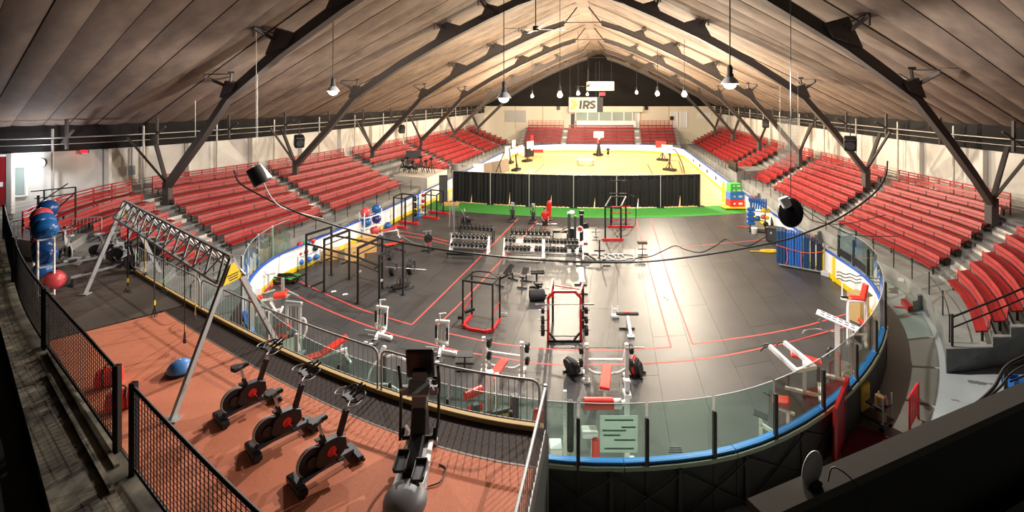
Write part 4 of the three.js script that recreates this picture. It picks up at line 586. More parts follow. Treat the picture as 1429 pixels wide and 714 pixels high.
{ // rowing machines and black cardio gear at the back of the deck
  const rower = (p, q, lb) => { const a = spot(...p, DECK), c = spot(...q, DECK), t = thing('rowing_machine', lb, 'rowing machine', a, heading(a, c), 'rowing machines on the plank floor'); part(t, 'slide_rail', M.galv, b => b.bar([0, .3, 0], [1.4, .36, 0], .07, .08)); part(t, 'rear_foot', M.black, b => { b.bar([.06, .3, 0], [.02, .03, 0], .06, .06); b.rbox(.02, .03, 0, .08, .05, .45, .02); }); part(t, 'seat', M.black, b => b.rbox(.5, .4, 0, .26, .06, .3, .03)); part(t, 'fan_housing', M.black, b => { b.cyl([1.75, .36, -.12], [1.75, .36, .12], .27, .27, 28); b.cyl([1.75, .36, -.14], [1.75, .36, .14], .09, .09, 14); }); part(t, 'front_leg', M.black, b => { b.bar([1.7, .3, -.12], [1.85, .02, -.3], .05, .05); b.bar([1.7, .3, .12], [1.85, .02, .3], .05, .05); }); part(t, 'foot_rest', M.black, b => { for (const z of [-.14, .14]) b.rbox(1.38, .42, z, .26, .04, .12, .02, 0, 0, .8); }); part(t, 'monitor_arm', M.black, b => { b.bar([1.7, .55, 0], [1.62, .95, 0], .04, .04); b.rbox(1.58, 1.0, 0, .05, .16, .2, .02); }); part(t, 'handle', M.black, b => b.cyl([1.3, .56, -.22], [1.3, .56, .22], .018)); };
  rower([76, 382], [142, 370], 'rowing machine on the plank floor nearest the grey spin bikes'); rower([98, 399], [160, 384], 'rowing machine on the plank floor beside the frame leg'); 
  const a = spot(196, 366, DECK), t = thing('air_bike', 'bulky black cardio machine with a large fan wheel under the lattice truss', 'exercise machine', a, .6); part(t, 'fan_cage', M.black, b => { b.cyl([.3, .5, -.12], [.3, .5, .12], .42, .42, 30); for (const r of [.2, .32]) { b.tor([.3, .5, .13], r, .012); b.tor([.3, .5, -.13], r, .012); } }); part(t, 'frame', M.black, b => { b.bar([-.6, .08, 0], [.7, .08, 0], .1, .08); b.bar([-.6, .05, -.35], [-.6, .05, .35], .08, .08); b.bar([.7, .05, -.35], [.7, .05, .35], .08, .08); b.bar([-.2, .1, 0], [-.35, .8, 0], .08, .08); b.bar([-.4, .3, .2], [-1.0, .03, .3], .05, .05); b.bar([-.4, .3, -.2], [-1.0, .03, -.3], .05, .05); }); part(t, 'saddle', M.black, b => b.rbox(-.38, .88, 0, .3, .08, .28, .04)); part(t, 'arm', M.black, b => { for (const z of [-.26, .26]) b.tube([[.2, .4, z], [.25, .8, z], [.05, 1.2, z]], .025, 12, 7); }); part(t, 'red_trim', M.redDark, b => b.rbox(-.05, .62, 0, .3, .06, .2, .02));
}
// ---------------------------------------------------------------- gear on the rink floor
const G = (x, y) => spot(x, y, 0);
function plate(label, pos, r, w, axisTurn, mat = M.rubberBlack, group) {      // weight plate, axle along local x
  const t = thing('weight_plate', label, 'weight plate', pos, axisTurn, group);
  part(t, 'disc', mat, b => { b.cyl([-w / 2, 0, 0], [w / 2, 0, 0], r, r, 26); b.tor([-w / 2, 0, 0], r * .9, r * .07, [1, 0, 0], Math.PI * 2, 26); b.tor([w / 2, 0, 0], r * .9, r * .07, [1, 0, 0], Math.PI * 2, 26); }); part(t, 'hub', M.chrome, b => b.cyl([-w / 2 - .008, 0, 0], [w / 2 + .008, 0, 0], r * .16, r * .16, 14)); return t;
}
function barbell(label, pos, turn, len = 2.1) { const t = thing('barbell', label, 'barbell', pos, turn); part(t, 'shaft', M.chrome, b => b.cyl([-len / 2, 0, 0], [len / 2, 0, 0], .015, .015, 8)); for (const s of [-1, 1]) part(t, 'sleeve', M.chrome, b => { b.cyl([s * len / 2, 0, 0], [s * (len / 2 - .4), 0, 0], .026, .026, 10); b.cyl([s * (len / 2 - .4), 0, 0], [s * (len / 2 - .43), 0, 0], .038, .038, 10); }); return t; }

{ // long black rig
  const F = [[427, 398], [452, 407], [499, 423], [529, 438]].map(p => G(...p)), R = [[462, 383], [487, 389], [533, 402], [562, 411]].map(p => G(...p)), base = F[1].clone(), t = thing('training_rig', 'long black steel training rig with eight posts and pull-up bars', 'training rig', base), L = (p, y) => p.clone().sub(base).setY(y), H = 2.45;
  for (const p of [...F, ...R]) { const q = part(t, 'post', M.black, b => b.bar(L(p, 0), L(p, H), .085, .085)); part(q, 'foot_plate', M.black, b => { const c = L(p, .01); b.box(c.x, c.y, c.z, .22, .02, .22); }); }
  F.forEach((p, i) => part(t, 'cross_beam', M.black, b => { b.bar(L(p, H - .04), L(R[i], H - .04), .08, .1); })); F.forEach((p, i) => part(t, 'pull_up_bar', M.iron, b => b.bar(L(p, H - .32), L(R[i], H - .32), .04, .04)));
  for (const row of [F, R]) for (let i = 0; i < 3; i++) part(t, 'long_beam', M.black, b => { b.bar(L(row[i], H - .45), L(row[i + 1], H - .45), .07, .07); if (row === F && i) b.bar(L(row[i], H - .72), L(row[i + 1], H - .72), .035, .035); });
  const across = R[0].clone().sub(F[0]).normalize(); for (const [p, y] of [[F[0], .55], [F[1], .5], [R[0], .85], [R[1], .9], [R[2], 1.1]]) part(t, 'spotter_arm', M.black, b => b.bar(L(p, y), L(p.clone().addScaledVector(across, p === F[0] || p === F[1] ? -.75 : -.5), y), .06, .07));
  for (const [p, y] of [[F[2], 1.35], [F[3], 1.35]]) part(t, 'bar_hook', M.silver, b => b.bar(L(p, y), L(p.clone().addScaledVector(across, .18), y), .05, .08));
  // two barbells with plates, one hooked at the end bay
  const c = G(567, 392).setY(1.1); barbell('chrome barbell with black bumper plates at the open end of the rig', V(c.x - .1, .55, c.z - .2), -.18, 2.2); 
  const g = 'bumper plates beside the long black rig'; for (const [x, y, r, lb] of [[573, 381, .34, 'large black bumper plate loaded on the barbell outside the rig'], [548, 383, .3, 'black bumper plate loaded on the barbell inside the rig'], [544, 362, .22, 'small black plate stacked by the rig end']]) { const p = G(x, y); plate(lb, p.setY(r), r, .2, -.18, M.rubberBlack, g); }
  { const p = G(558, 402), k = thing('weight_sled', 'black tubular push sled lying in the end bay of the rig', 'push sled', p, .5); part(k, 'runner', M.black, b => { for (const z of [-.28, .28]) b.tube([[-.55, .12, z], [-.45, .03, z], [.45, .03, z], [.55, .12, z]], .03, 20, 7); }); part(k, 'deck', M.black, b => { b.box(0, .12, 0, .7, .04, .5); b.bar([0, .12, 0], [0, .45, 0], .06, .06); }); part(k, 'hoop', M.iron, b => b.tor([.1, .3, 0], .26, .02, [0, .3, 1])); }
  for (const [x, y] of [[465, 407], [481, 411]]) single('floor_tag', 'crumpled white paper scrap on the rubber inside the rig', 'paper', G(x, y), M.white, b => { b.box(0, .02, 0, .2, .012, .12, .4, .08); b.box(.08, .03, .04, .12, .01, .1, 1, -.2); }, 'white scraps inside the rig');
}
function traced4(name, label, cat, [FL, FR, BL, BR], h, fn) { const base = G(...FL).lerp(G(...BR), .5), t = thing(name, label, cat, base), p = [FL, FR, BL, BR].map(q => G(...q).sub(base)); fn(t, ...p, (v, y) => v.clone().setY(y), h); return t; }
traced4('power_rack', 'black power rack with a red bent base frame', 'power rack', [[645.5, 455], [687, 462], [658, 441], [697, 447]], 1.8, (t, a, b2, c, d, L, h) => {
  for (const p of [a, b2, c, d]) part(t, 'upright', M.black, b => b.bar(L(p, 0), L(p, h), .07, .07));
  part(t, 'base_frame', M.redFrame, b => { const k = a.clone().lerp(b2, .22).add(V(0, 0, .22)), k2 = a.clone().lerp(b2, .78).add(V(0, 0, .22)); b.bar(L(c, .06), L(a, .06), .1, .1); b.bar(L(d, .06), L(b2, .06), .1, .1); b.bar(L(a, .06), L(k, .06), .1, .1); b.bar(L(k, .06), L(k2, .06), .1, .1); b.bar(L(k2, .06), L(b2, .06), .1, .1); });
  part(t, 'top_frame', M.black, b => { b.bar(L(a, h), L(b2, h), .07, .07); b.bar(L(a, h), L(c, h), .07, .07); b.bar(L(b2, h), L(d, h), .07, .07); b.tube([L(c, h), L(c.clone().lerp(d, .25), h + .08), L(c.clone().lerp(d, .75), h + .08), L(d, h)], .03, 20, 7); }); part(t, 'pull_up_grip', M.iron, b => { b.bar(L(c.clone().lerp(a, .4), h), L(d.clone().lerp(b2, .4), h), .035, .035); }); part(t, 'chrome_handle', M.chrome, b => b.bar(L(d.clone().lerp(c, .3), h + .08), L(d.clone().lerp(b2, .3), h + .06), .05, .05));
  part(t, 'safety_strap', M.redFrame, b => { b.bar(L(a, .62), L(c, .75), .03, .03); b.bar(L(b2, .62), L(d, .75), .03, .03); }); part(t, 'plate_peg', M.chrome, b => { for (const y of [.18, .3]) b.cyl(L(d, y), L(d.clone().add(V(.3, 0, .05)), y), .024); }); part(t, 'side_step', M.black, b => { b.bar(L(a, .35), L(a.clone().add(V(-.2, 0, 0)), .35), .12, .1); b.bar(L(c.clone().add(V(-.25, 0, .3)), .3), L(c.clone().add(V(.1, 0, .05)), .32), .1, .1); });
});
traced4('power_rack', 'red half rack with chamfered top corners and weight pegs', 'power rack', [[764.5, 477], [810, 477], [771, 452], [813, 460]], 1.85, (t, a, b2, c, d, L, h) => {
  const m = (k, y) => a.clone().lerp(b2, k).setY(y);
  part(t, 'front_frame', M.redFrame, b => { b.bar(m(0, 0), m(0, h - .2), .09, .09); b.bar(m(1, 0), m(1, h - .2), .09, .09); b.bar(m(0, h - .22), m(.18, h), .09, .09); b.bar(m(1, h - .22), m(.82, h), .09, .09); b.bar(m(.16, h), m(.84, h), .09, .09); });
  for (const p of [c, d]) part(t, 'rear_post', M.black, b => b.bar(L(p, 0), L(p, h - .05), .08, .08)); part(t, 'base', M.black, b => { b.bar(L(a, .05), L(b2, .05), .09, .08); b.bar(L(a, .05), L(c, .05), .09, .08); b.bar(L(b2, .05), L(d, .05), .09, .08); b.bar(m(.02, .35), m(.22, .06), .06, .06); b.bar(m(.98, .35), m(.78, .06), .06, .06); b.bar(m(.1, .22), m(.9, .22), .03, .03); }); part(t, 'top_link', M.redFrame, b => { b.bar(m(.05, h - .1), L(c, h - .08), .07, .07); b.bar(m(.95, h - .1), L(d, h - .08), .07, .07); b.bar(L(c, h - .3), L(d, h - .3), .04, .04); });
  part(t, 'red_pad', M.redVinyl, b => b.rbox(...L(c, 1.25).toArray(), .1, .34, .1, .02)); for (const [p, s] of [[a, -1], [b2, 1]]) for (const y of [.42, .8, 1.15]) part(t, 'plate_peg', M.chrome, b => b.cyl(L(p, y), L(p.clone().add(V(s * .34, 0, -.05)), y), .022));
  part(t, 'j_hook', M.silver, b => { for (const k of [.0, 1]) b.box(...m(k, 1.32).add(V(0, 0, .08)).toArray(), .07, .12, .1); });
  const o = t.position; barbell('chrome barbell racked across the red half rack', m(.5, 1.42).add(o).add(V(0, 0, .1)), 0, 2.15);
  const g = 'plates on the pegs of the red rack'; [[a, -1, .42, .2], [a, -1, .8, .16], [a, -1, 1.15, .12], [b2, 1, .42, .19], [b2, 1, .8, .13], [b2, 1, 1.15, .12]].forEach(([p, s, y, r]) => plate(`black weight plate on the ${y < .5 ? 'lowest' : y < 1 ? 'middle' : 'top'} ${s < 0 ? 'peg beside the red pad' : 'peg beside the fan bench'} of the red rack`, L(p.clone().add(V(s * .2, 0, -.03)), y).add(o), r, .1, 0, M.iron, g));
});
function squatRack(label, pts, h) { traced4('squat_rack', label, 'squat rack', pts, h, (t, a, b2, c, d, L, hh) => { for (const p of [a, b2, c, d]) part(t, 'upright', M.black, b => b.bar(L(p, 0), L(p, hh), .09, .09)); part(t, 'top_beam', M.black, b => { b.bar(L(a, hh), L(c, hh), .08, .08); b.bar(L(b2, hh), L(d, hh), .08, .08); b.bar(L(a, hh - .05), L(b2, hh - .05), .06, .06); b.bar(L(c, hh), L(d, hh), .08, .08); }); part(t, 'base_rail', M.redFrame, b => { const e = b2.clone().sub(a); b.bar(L(a.clone().addScaledVector(e, -.2), .06), L(b2.clone().addScaledVector(e, .15), .06), .14, .12); b.bar(L(c.clone().addScaledVector(e, -.2), .06), L(d.clone().addScaledVector(e, .5), .06), .14, .12); }); }); }
squatRack('black squat rack with red base rails beside the left boards', [[549, 316], [565, 318], [560, 310], [576, 312]], 2.05);
squatRack('black squat rack with red base rails near the turf corner', [[593, 303], [609, 305], [601, 296], [618, 298]], 1.75);
squatRack('black and red squat rack standing by the turf with barbell rack', [[844, 335], [866, 335], [852, 317], [873, 317]], 2.1);
{ const o = G(860, 326); const k = thing('wall_bar_rack', 'black storage post with crossbars and red rungs next to the turf rack', 'storage rack', G(862, 311)); part(k, 'post', M.black, b => { for (const x of [-.45, .55]) b.bar([x, 0, 0], [x, 2.1, 0], .08, .08); }); part(k, 'rung', M.redFrame, b => { for (const y of [.25, .75, 1.2]) b.bar([-.5, y, .1], [.9, y, .1], .06, .06); }); part(k, 'crossbar', M.black, b => { for (const y of [2.1, 3.0]) b.bar([-.6, y, 0], [.6, y, 0], .06, .06); b.bar([0, 2.1, 0], [0, 3.1, 0], .07, .07); for (const x of [-.5, -.2, .2, .5]) b.bar([x, 2.9, 0], [x, 3.15, 0], .05, .05); }); part(k, 'battle_rope', M.black, b => b.tube([[.9, 2.0, 0], [1.2, 1.8, .1], [1.25, .8, .1], [1.2, .05, .2]], .03, 20, 6)); }
{ // plate tree and small gear by the left boards
  const p = G(583, 302), k = thing('plate_tree', 'blue and white post with black plates hung by the left boards', 'plate tree', p, .4); part(k, 'post', M.blue, b => { b.bar([0, 0, 0], [0, 1.7, 0], .1, .1); b.box(0, .03, 0, .6, .06, .5); }); part(k, 'peg', M.chrome, b => { for (const y of [.3, .85, 1.35]) b.cyl([-.35, y, 0], [.35, y, 0], .03); }); [[.3, .26], [.85, .22], [1.35, .2]].forEach(([y, r], i) => plate(`black weight plate on the ${['lowest', 'middle', 'top'][i]} peg of the blue plate tree`, V(-.22, y, 0).applyAxisAngle(V(0, 1, 0), .4).add(p), r, .14, .4, M.iron, 'plates on the blue tree'));
  const q = G(590, 297), m = thing('ball_tower', 'slim vertical stand of red medicine balls by the left boards', 'ball stand', q); part(m, 'frame', M.white, b => { b.bar([-.15, 0, 0], [-.15, 1.7, 0], .05, .05); b.bar([.15, 0, 0], [.15, 1.7, 0], .05, .05); b.box(0, .02, 0, .5, .04, .4); for (const y of [.35, .8, 1.25, 1.68]) b.bar([-.15, y, 0], [.15, y, 0], .04, .04); }); [.47, .92, 1.37].forEach((y, i) => single('medicine_ball', `red medicine ball on the ${['lowest', 'middle', 'top'][i]} shelf of the slim stand`, 'medicine ball', q.clone().setY(y), M.redDark, b => b.sph(0, 0, 0, .13, 1, 1, 1, 16), 'medicine balls on the slim stand'));
}
// medicine ball shelf by the curved boards
{
  const a = G(412, 377), c = G(443, 366), turn = heading(a, c), t = thing('ball_shelf', 'chrome three tier medicine ball shelf against the curved boards', 'ball shelf', a, turn), w = a.distanceTo(c); part(t, 'frame', M.galv, b => { for (const x of [0, w]) { b.bar([x, .1, -.3], [x, 1.35, -.3], .04, .04); b.bar([x, .1, .2], [x, .75, .2], .04, .04); b.bar([x, .1, -.3], [x, .1, .25], .04, .04); } for (const [y, z] of [[.22, .2], [.22, -.05], [.65, .1], [.65, -.15], [1.08, 0], [1.08, -.25]]) b.bar([0, y, z], [w, y, z], .03, .03); }); part(t, 'castor', M.black, b => { for (const x of [0, w]) for (const z of [-.28, .22]) b.cyl([x, .05, z - .02], [x, .05, z + .02], .05, .05, 12); });
  const balls = [[.2, .36, .07, 'blue'], [.55, .36, .07, 'blue'], [.9, .36, .07, 'blue'], [.15, .8, -.02, 'red'], [.45, .8, -.02, 'red'], [.9, .8, -.02, 'black'], [.25, 1.22, -.12, 'red'], [.5, 1.2, -.1, 'green'], [.82, 1.22, -.12, 'red']]; const nm = ['lowest', 'lowest', 'lowest', 'middle', 'middle', 'middle', 'top', 'top', 'top'], od = ['end', 'centre', 'inner'];
  balls.forEach(([u, y, z, col], i) => single('medicine_ball', `${col} medicine ball, ${nm[i]} tier ${od[i % 3]} place on the chrome shelf`, 'medicine ball', V(u * w, y, z).applyAxisAngle(V(0, 1, 0), turn).add(a), { blue: M.blue, red: M.redDark, black: M.black, green: M.green }[col], b => { b.sph(0, 0, 0, .15, 1, 1, 1, 18); b.tor([0, 0, 0], .15, .006, [0, 1, 0], Math.PI * 2, 20); }, 'medicine balls on the chrome shelf'));
}
// white stability ball tower
{
  const a = G(508, 336), c = G(532, 328), turn = heading(a, c), w = a.distanceTo(c), t = thing('ball_tower', 'white steel tower rack of exercise balls by the left boards', 'ball rack', a, turn); part(t, 'frame', M.white, b => { for (const x of [0, w]) for (const z of [-.45, 0]) b.bar([x, 0, z], [x, 1.75, z], .05, .05); for (const y of [.1, .75, 1.4]) { b.bar([0, y, 0], [w, y, 0], .05, .05); b.bar([0, y, -.45], [w, y, -.45], .05, .05); for (const x of [0, w]) b.bar([x, y, -.45], [x, y, 0], .05, .05); } });
  [[.18, 1.72, M.redBall, 'pink'], [.82, 1.74, M.blueBall, 'blue'], [.25, 1.05, M.blueBall, 'blue'], [.82, 1.08, M.purple, 'purple'], [.72, .4, M.redBall, 'pink'], [.2, .38, M.lightGrey, 'grey']].forEach(([u, y, m, col], i) => single('exercise_ball', `${col} exercise ball on the ${i < 2 ? 'top' : i < 4 ? 'middle' : 'bottom'} shelf of the white tower rack`, 'exercise ball', V(u * w, y, -.2).applyAxisAngle(V(0, 1, 0), turn).add(a), m, b => b.sph(0, 0, 0, .29, 1, 1, 1, 22), 'exercise balls on the white tower'));
  for (const [x, y, w2, h, d, lb] of [[462, 360, .9, .5, .6, 'low pale wooden plyo box between the rig posts'], [494, 361, 1.0, .75, .7, 'tall pale wooden plyo box behind the rig'], [515, 350, .75, .85, .65, 'upright pale wooden plyo box next to the ball tower']]) { const k = thing('plyo_box', lb, 'wooden box', G(x, y), .35, 'wooden plyo boxes'); part(k, 'side_panel', M.plywood, b => { b.box(0, h / 2, d / 2, w2, h, .03); b.box(0, h / 2, -d / 2, w2, h, .03); b.box(w2 / 2, h / 2, 0, .03, h, d); b.box(-w2 / 2, h / 2, 0, .03, h, d); }); part(k, 'lid', M.plywood, b => b.rbox(0, h + .01, 0, w2 + .03, .03, d + .03, .006)); part(k, 'hand_slot', M.brownStrip, b => { b.rbox(0, h * .62, d / 2 + .016, .16, .05, .006, .003); b.rbox(w2 / 2 + .016, h * .62, 0, .006, .05, .16, .003); }); }
  for (const [x, y] of [[541, 321]]) single('exercise_ball', 'blue exercise ball on the floor behind the decline bench', 'exercise ball', G(x, y).setY(.28), M.blueBall, b => b.sph(0, 0, 0, .28, 1, 1, 1, 22));
}
function padBench(label, pos, turn, { len = 1.15, h = .45, inc = 0, pad = M.redVinyl, frame = M.white, w = .28, group } = {}) {
  const t = thing('weight_bench', label, 'weight bench', pos, turn, group); part(t, 'seat_pad', pad, b => b.rbox(-len * .3, h, 0, len * .36, .08, w, .03)); part(t, 'back_pad', pad, b => b.rbox(len * .18 + .0, h + Math.sin(inc) * len * .3, 0, len * .6, .08, w, .03, 0, 0, inc));
  part(t, 'spine', frame, b => { b.bar([-len * .45, h - .1, 0], [len * .45, h - .1, 0], .07, .07); if (inc > .1) b.bar([len * .3, h - .1, 0], [len * .35, h + Math.sin(inc) * len * .38, 0], .05, .05); }); part(t, 'leg', frame, b => { b.bar([-len * .42, h - .1, 0], [-len * .46, .03, 0], .06, .06); b.bar([-len * .46, .03, -.25], [-len * .46, .03, .25], .06, .06); }); part(t, 'leg', frame, b => { b.bar([len * .42, h - .1, 0], [len * .48, .03, 0], .06, .06); b.bar([len * .48, .03, -.3], [len * .48, .03, .3], .06, .06); }); return t;
}
padBench('white decline bench with red pads standing by the yellow kick plate', G(544, 332), .5, { h: .55, inc: .3 });
padBench('bench with red pads half inside the end bay of the rig', G(550, 352), .4, { h: .5, inc: .15, frame: M.black });
const blk = { pad: M.black, frame: M.darkGrey };
padBench('long black adjustable bench lying low before the left dumbbell rack', G(642, 363), -.15, { len: 1.7, h: .4, inc: .06, ...blk });
padBench('small black bench beside the black power rack', G(706, 394), .9, { len: 1.1, h: .42, inc: .5, ...blk });
padBench('small black utility bench with crossbar behind the red rack', G(731, 397), 1.3, { len: .9, h: .5, inc: .35, ...blk });
padBench('narrow grey topped bench directly behind the red half rack', G(811, 404), 1.5, { len: 1.1, h: .55, inc: .5, pad: M.lightGrey, frame: M.black });
padBench('black flat bench behind the right dumbbell rack', G(781, 331), 0, { len: 1.0, h: .42, ...blk });
{ // preacher bench, bulky black roller, roller bench, small stool
  const t = thing('preacher_bench', 'bulky black preacher curl bench behind the red rack', 'weight bench', G(750, 408), .1); part(t, 'arm_pad', M.black, b => b.rbox(.05, .8, -.35, .65, .12, .22, .05, 0, .5)); part(t, 'seat_pad', M.black, b => b.rbox(0, .48, .12, .4, .1, .35, .04)); part(t, 'frame', M.iron, b => { b.bar([0, .05, -.6], [0, .05, .4], .08, .07); b.bar([0, .05, -.35], [0, .75, -.35], .07, .07); b.bar([0, .05, .1], [0, .45, .1], .07, .07); b.bar([-.35, .04, .4], [.35, .04, .4], .07, .06); b.bar([-.3, .04, -.6], [.3, .04, -.6], .07, .06); }); part(t, 'bar_hook', M.silver, b => { for (const x of [-.3, .36]) b.bar([x, .7, -.4], [x, 1.0, -.5], .04, .04); }); part(t, 'side_arm', M.silver, b => b.bar([.3, .3, .2], [.85, .18, .35], .05, .05));
  const r = thing('foam_roller', 'fat black padded drum on the floor below the preacher bench', 'roller', G(749, 419), .1); part(r, 'drum', M.blackMatte, b => b.cyl([-.32, .24, 0], [.32, .24, 0], .24, .24, 24)); part(r, 'end_cap', M.black, b => { for (const s of [-1, 1]) b.cyl([s * .32, .24, 0], [s * .345, .24, 0], .19, .19, 20); });
  const q = thing('roller_bench', 'grey T shaped roller bench standing alone on the rubber floor', 'weight bench', G(880, 470), 0); part(q, 'roller', M.darkGrey, b => { b.cyl([-.42, .62, -.55], [.42, .62, -.55], .07, .07, 14); }); part(q, 'post', M.white, b => { b.bar([0, .56, -.55], [0, .06, 0], .1, .09); b.rbox(0, .03, 0, .26, .06, .16, .02); b.bar([0, .5, -.55], [0, .03, -.62], .07, .07); }); part(q, 'red_clamp', M.redVinyl, b => b.rbox(0, .68, -.55, .22, .06, .12, .02)); part(q, 'rear_foot', M.darkGrey, b => b.bar([-.3, .03, -.62], [.3, .03, -.62], .06, .05));
  const s = thing('small_stool', 'small white stand with two uprights beside the roller bench', 'stand', G(858, 442), 0); part(s, 'base', M.white, b => b.rbox(0, .05, 0, .3, .1, .22, .02)); part(s, 'upright', M.white, b => { for (const x of [-.12, .12]) b.bar([x, .1, -.05], [x, .42, -.08], .035, .035); b.bar([-.12, .3, -.07], [.12, .3, -.07], .03, .03); });
  const m = thing('low_platform', 'small black T shaped floor rack before the left bench press', 'floor rack', G(648, 515), 0); part(m, 'top_plate', M.darkGrey, b => b.box(0, .36, -.25, .5, .03, .38)); part(m, 'crossbar', M.black, b => { b.bar([-.3, .2, 0], [.3, .2, .02], .06, .05); b.bar([-.3, .03, .12], [.3, .03, .15], .06, .05); b.bar([0, .36, -.1], [0, .03, .13], .06, .06); });
}
function benchPress(label, L0, R0, padA, padB, h, opts = {}) {
  const a = G(...L0), c = G(...R0), base = a.clone().lerp(c, .5), t = thing('bench_press', label, 'bench press', base), A1 = a.clone().sub(base), C1 = c.clone().sub(base), e = C1.clone().sub(A1).normalize(), n = V(-e.z, 0, e.x);
  for (const p of [A1, C1]) { const u = part(t, 'upright', M.white, b => { b.bar(p.clone().setY(0), p.clone().setY(h), .11, .1); b.bar(p.clone().setY(h).addScaledVector(n, -.0), p.clone().setY(h * .3).addScaledVector(n, -.45), .07, .07); }); part(u, 'foot', M.white, b => { const q = p.clone(); b.box(q.x, .03, q.z, .2, .06, .22); b.box(q.x, .2, q.z, .14, .05, .16); const r = p.clone().addScaledVector(n, -.5); b.bar(p.clone().setY(.05), r.setY(.05), .08, .07); }); part(u, 'bar_cradle', M.silver, b => b.box(p.x + n.x * .08, h - .1, p.z + n.z * .08, .07, .09, .12)); }
  part(t, 'crossbar', M.white, b => { b.tube([A1.clone().setY(.42), A1.clone().lerp(C1, .25).setY(.26), A1.clone().lerp(C1, .75).setY(.26), C1.clone().setY(.42)], .045, 24, 8); b.bar(A1.clone().setY(.46).addScaledVector(n, -.4), C1.clone().setY(.46).addScaledVector(n, -.4), .06, .06); });
  const P = spot(...padA, .48).sub(base), Q = spot(...padB, .48).sub(base); part(t, 'bench_pad', M.redVinyl, b => { const d = Q.clone().sub(P), m = P.clone().add(Q).multiplyScalar(.5); b.rbox(m.x, .45, m.z, .3, .09, d.length(), .035, Math.atan2(d.x, d.z)); }); part(t, 'bench_frame', M.white, b => { b.bar(P.clone().setY(.38), Q.clone().setY(.38), .08, .08); b.bar(Q.clone().setY(.38), Q.clone().setY(.0).addScaledVector(n, .05), .07, .07); const q = Q.clone(); b.bar(q.clone().addScaledVector(e, -.18).setY(.03), q.clone().addScaledVector(e, .18).setY(.03), .07, .06); });
  const pegs = part(t, 'plate_peg', M.chrome, b => { for (const [p, s] of [[A1, opts.in ? 1 : -1], [C1, 1]]) for (const y of [h * .45, h * .82]) b.cyl(p.clone().setY(y).addScaledVector(n, -.1), p.clone().setY(y).addScaledVector(n, -.1).addScaledVector(e, s * .26), .024); });
  for (const [i, [p, s]] of [[A1, opts.in ? 1 : -1], [C1, 1]].entries()) for (const [k, y] of [h * .45, h * .82].entries()) plate(`black plate on the ${k ? 'upper' : 'lower'} peg of ${i ? 'the bare' : 'the other'} upright of ${opts.nm}`, p.clone().setY(y).addScaledVector(n, -.1).addScaledVector(e, s * .16).add(base), k ? .16 : .13, .09, heading(A1, C1), M.iron, `plates on ${opts.nm}`);
  return { t, base, e, n };
}
benchPress('white bench press with a slanted red pad behind the deck railing', [674.5, 519], [727.5, 527], [703, 501], [684, 528], 1.15, { nm: 'the slanted bench press', in: true });
const bp = benchPress('white flat bench press with red pad and barbell near the glass', [818, 532], [874, 532], [847, 508], [843, 541], 1.2, { nm: 'the flat bench press' });
barbell('chrome barbell racked on the flat bench press', bp.base.clone().setY(1.12).add(V(0, 0, .1)), 0, 2.3);
for (const [x, y, lb, tn] of [[799, 521, 'stack of black bumper plates leaning left of the flat bench press', .5], [888, 522, 'stack of black bumper plates leaning right of the flat bench press', -.5]]) { const p = G(x, y), t = thing('plate_stack', lb, 'weight plates', p, tn); for (let i = 0; i < 4; i++) part(t, 'plate', i === 1 && x > 850 ? M.redDark : M.rubberBlack, b => { const xx = i * .085 - .15, r = [.27, .29, .26, .22][i]; b.cyl([xx - .035, r - .02, 0], [xx + .035, r, 0], r, r, 24); b.tor([xx, r, 0], r * .8, .02, [1, 0, 0]); }); part(t, 'toaster_frame', M.iron, b => { b.bar([-.25, .03, -.2], [.25, .03, -.2], .04, .05); b.bar([-.25, .03, .2], [.25, .03, .2], .04, .05); }); }
// seated leg machines
function legMachine(label, pos, turn) {
  const t = thing('leg_machine', label, 'exercise machine', pos, turn, 'two small white plate machines'); part(t, 'uprights', M.white, b => { for (const x of [-.2, .2]) b.bar([x, .25, -.1], [x, 1.02, -.2], .07, .08); b.bar([-.25, 1.03, -.2], [.25, 1.03, -.2], .1, .08); b.bar([-.24, .42, -.12], [.26, .36, .02], .06, .06); }); part(t, 'mast', M.white, b => { b.bar([-.1, 1.0, -.2], [-.1, 1.3, -.22], .05, .05); b.bar([-.1, 1.28, -.22], [.12, 1.32, -.22], .04, .04); }); part(t, 'guide_rod', M.lightGrey, b => { for (const x of [-.05, .08]) b.bar([x, .3, -.12], [x, 1.0, -.2], .05, .05); }); part(t, 'back_pad', M.black, b => { b.rbox(-.2, .72, -.08, .08, .45, .06, .02); b.rbox(.2, .66, -.08, .08, .45, .06, .02); });
  part(t, 'base', M.white, b => { b.bar([0, .3, -.1], [0, .1, .25], .09, .09); b.bar([.02, .16, .1], [.5, .1, .12], .09, .1); b.rbox(.52, .1, .12, .14, .14, .16, .04); b.bar([0, .05, -.4], [0, .05, .5], .08, .07); }); part(t, 'side_lever', M.galv, b => { b.bar([-.1, .24, .1], [-.5, .3, .18], .035, .035); b.bar([-.3, .2, .3], [-.1, .15, .2], .03, .03); }); part(t, 'foot_pad', M.darkGrey, b => { b.rbox(-.05, .06, .5, .5, .05, .35, .02); }); part(t, 'foot_cap', M.white, b => { b.rbox(-.2, .09, .6, .14, .04, .07, .015); b.rbox(.04, .09, .66, .14, .04, .07, .015); }); return t;
}
const lm = legMachine('small white plate machine at the feet of the black rig end', G(529, 470), -.25); copyOf(lm, G(615, 493), -.1, 'small white plate machine between the power rack and deck railing');
const NTH = ['first', 'second', 'third', 'fourth', 'fifth', 'sixth', 'seventh', 'eighth', 'ninth', 'tenth'];
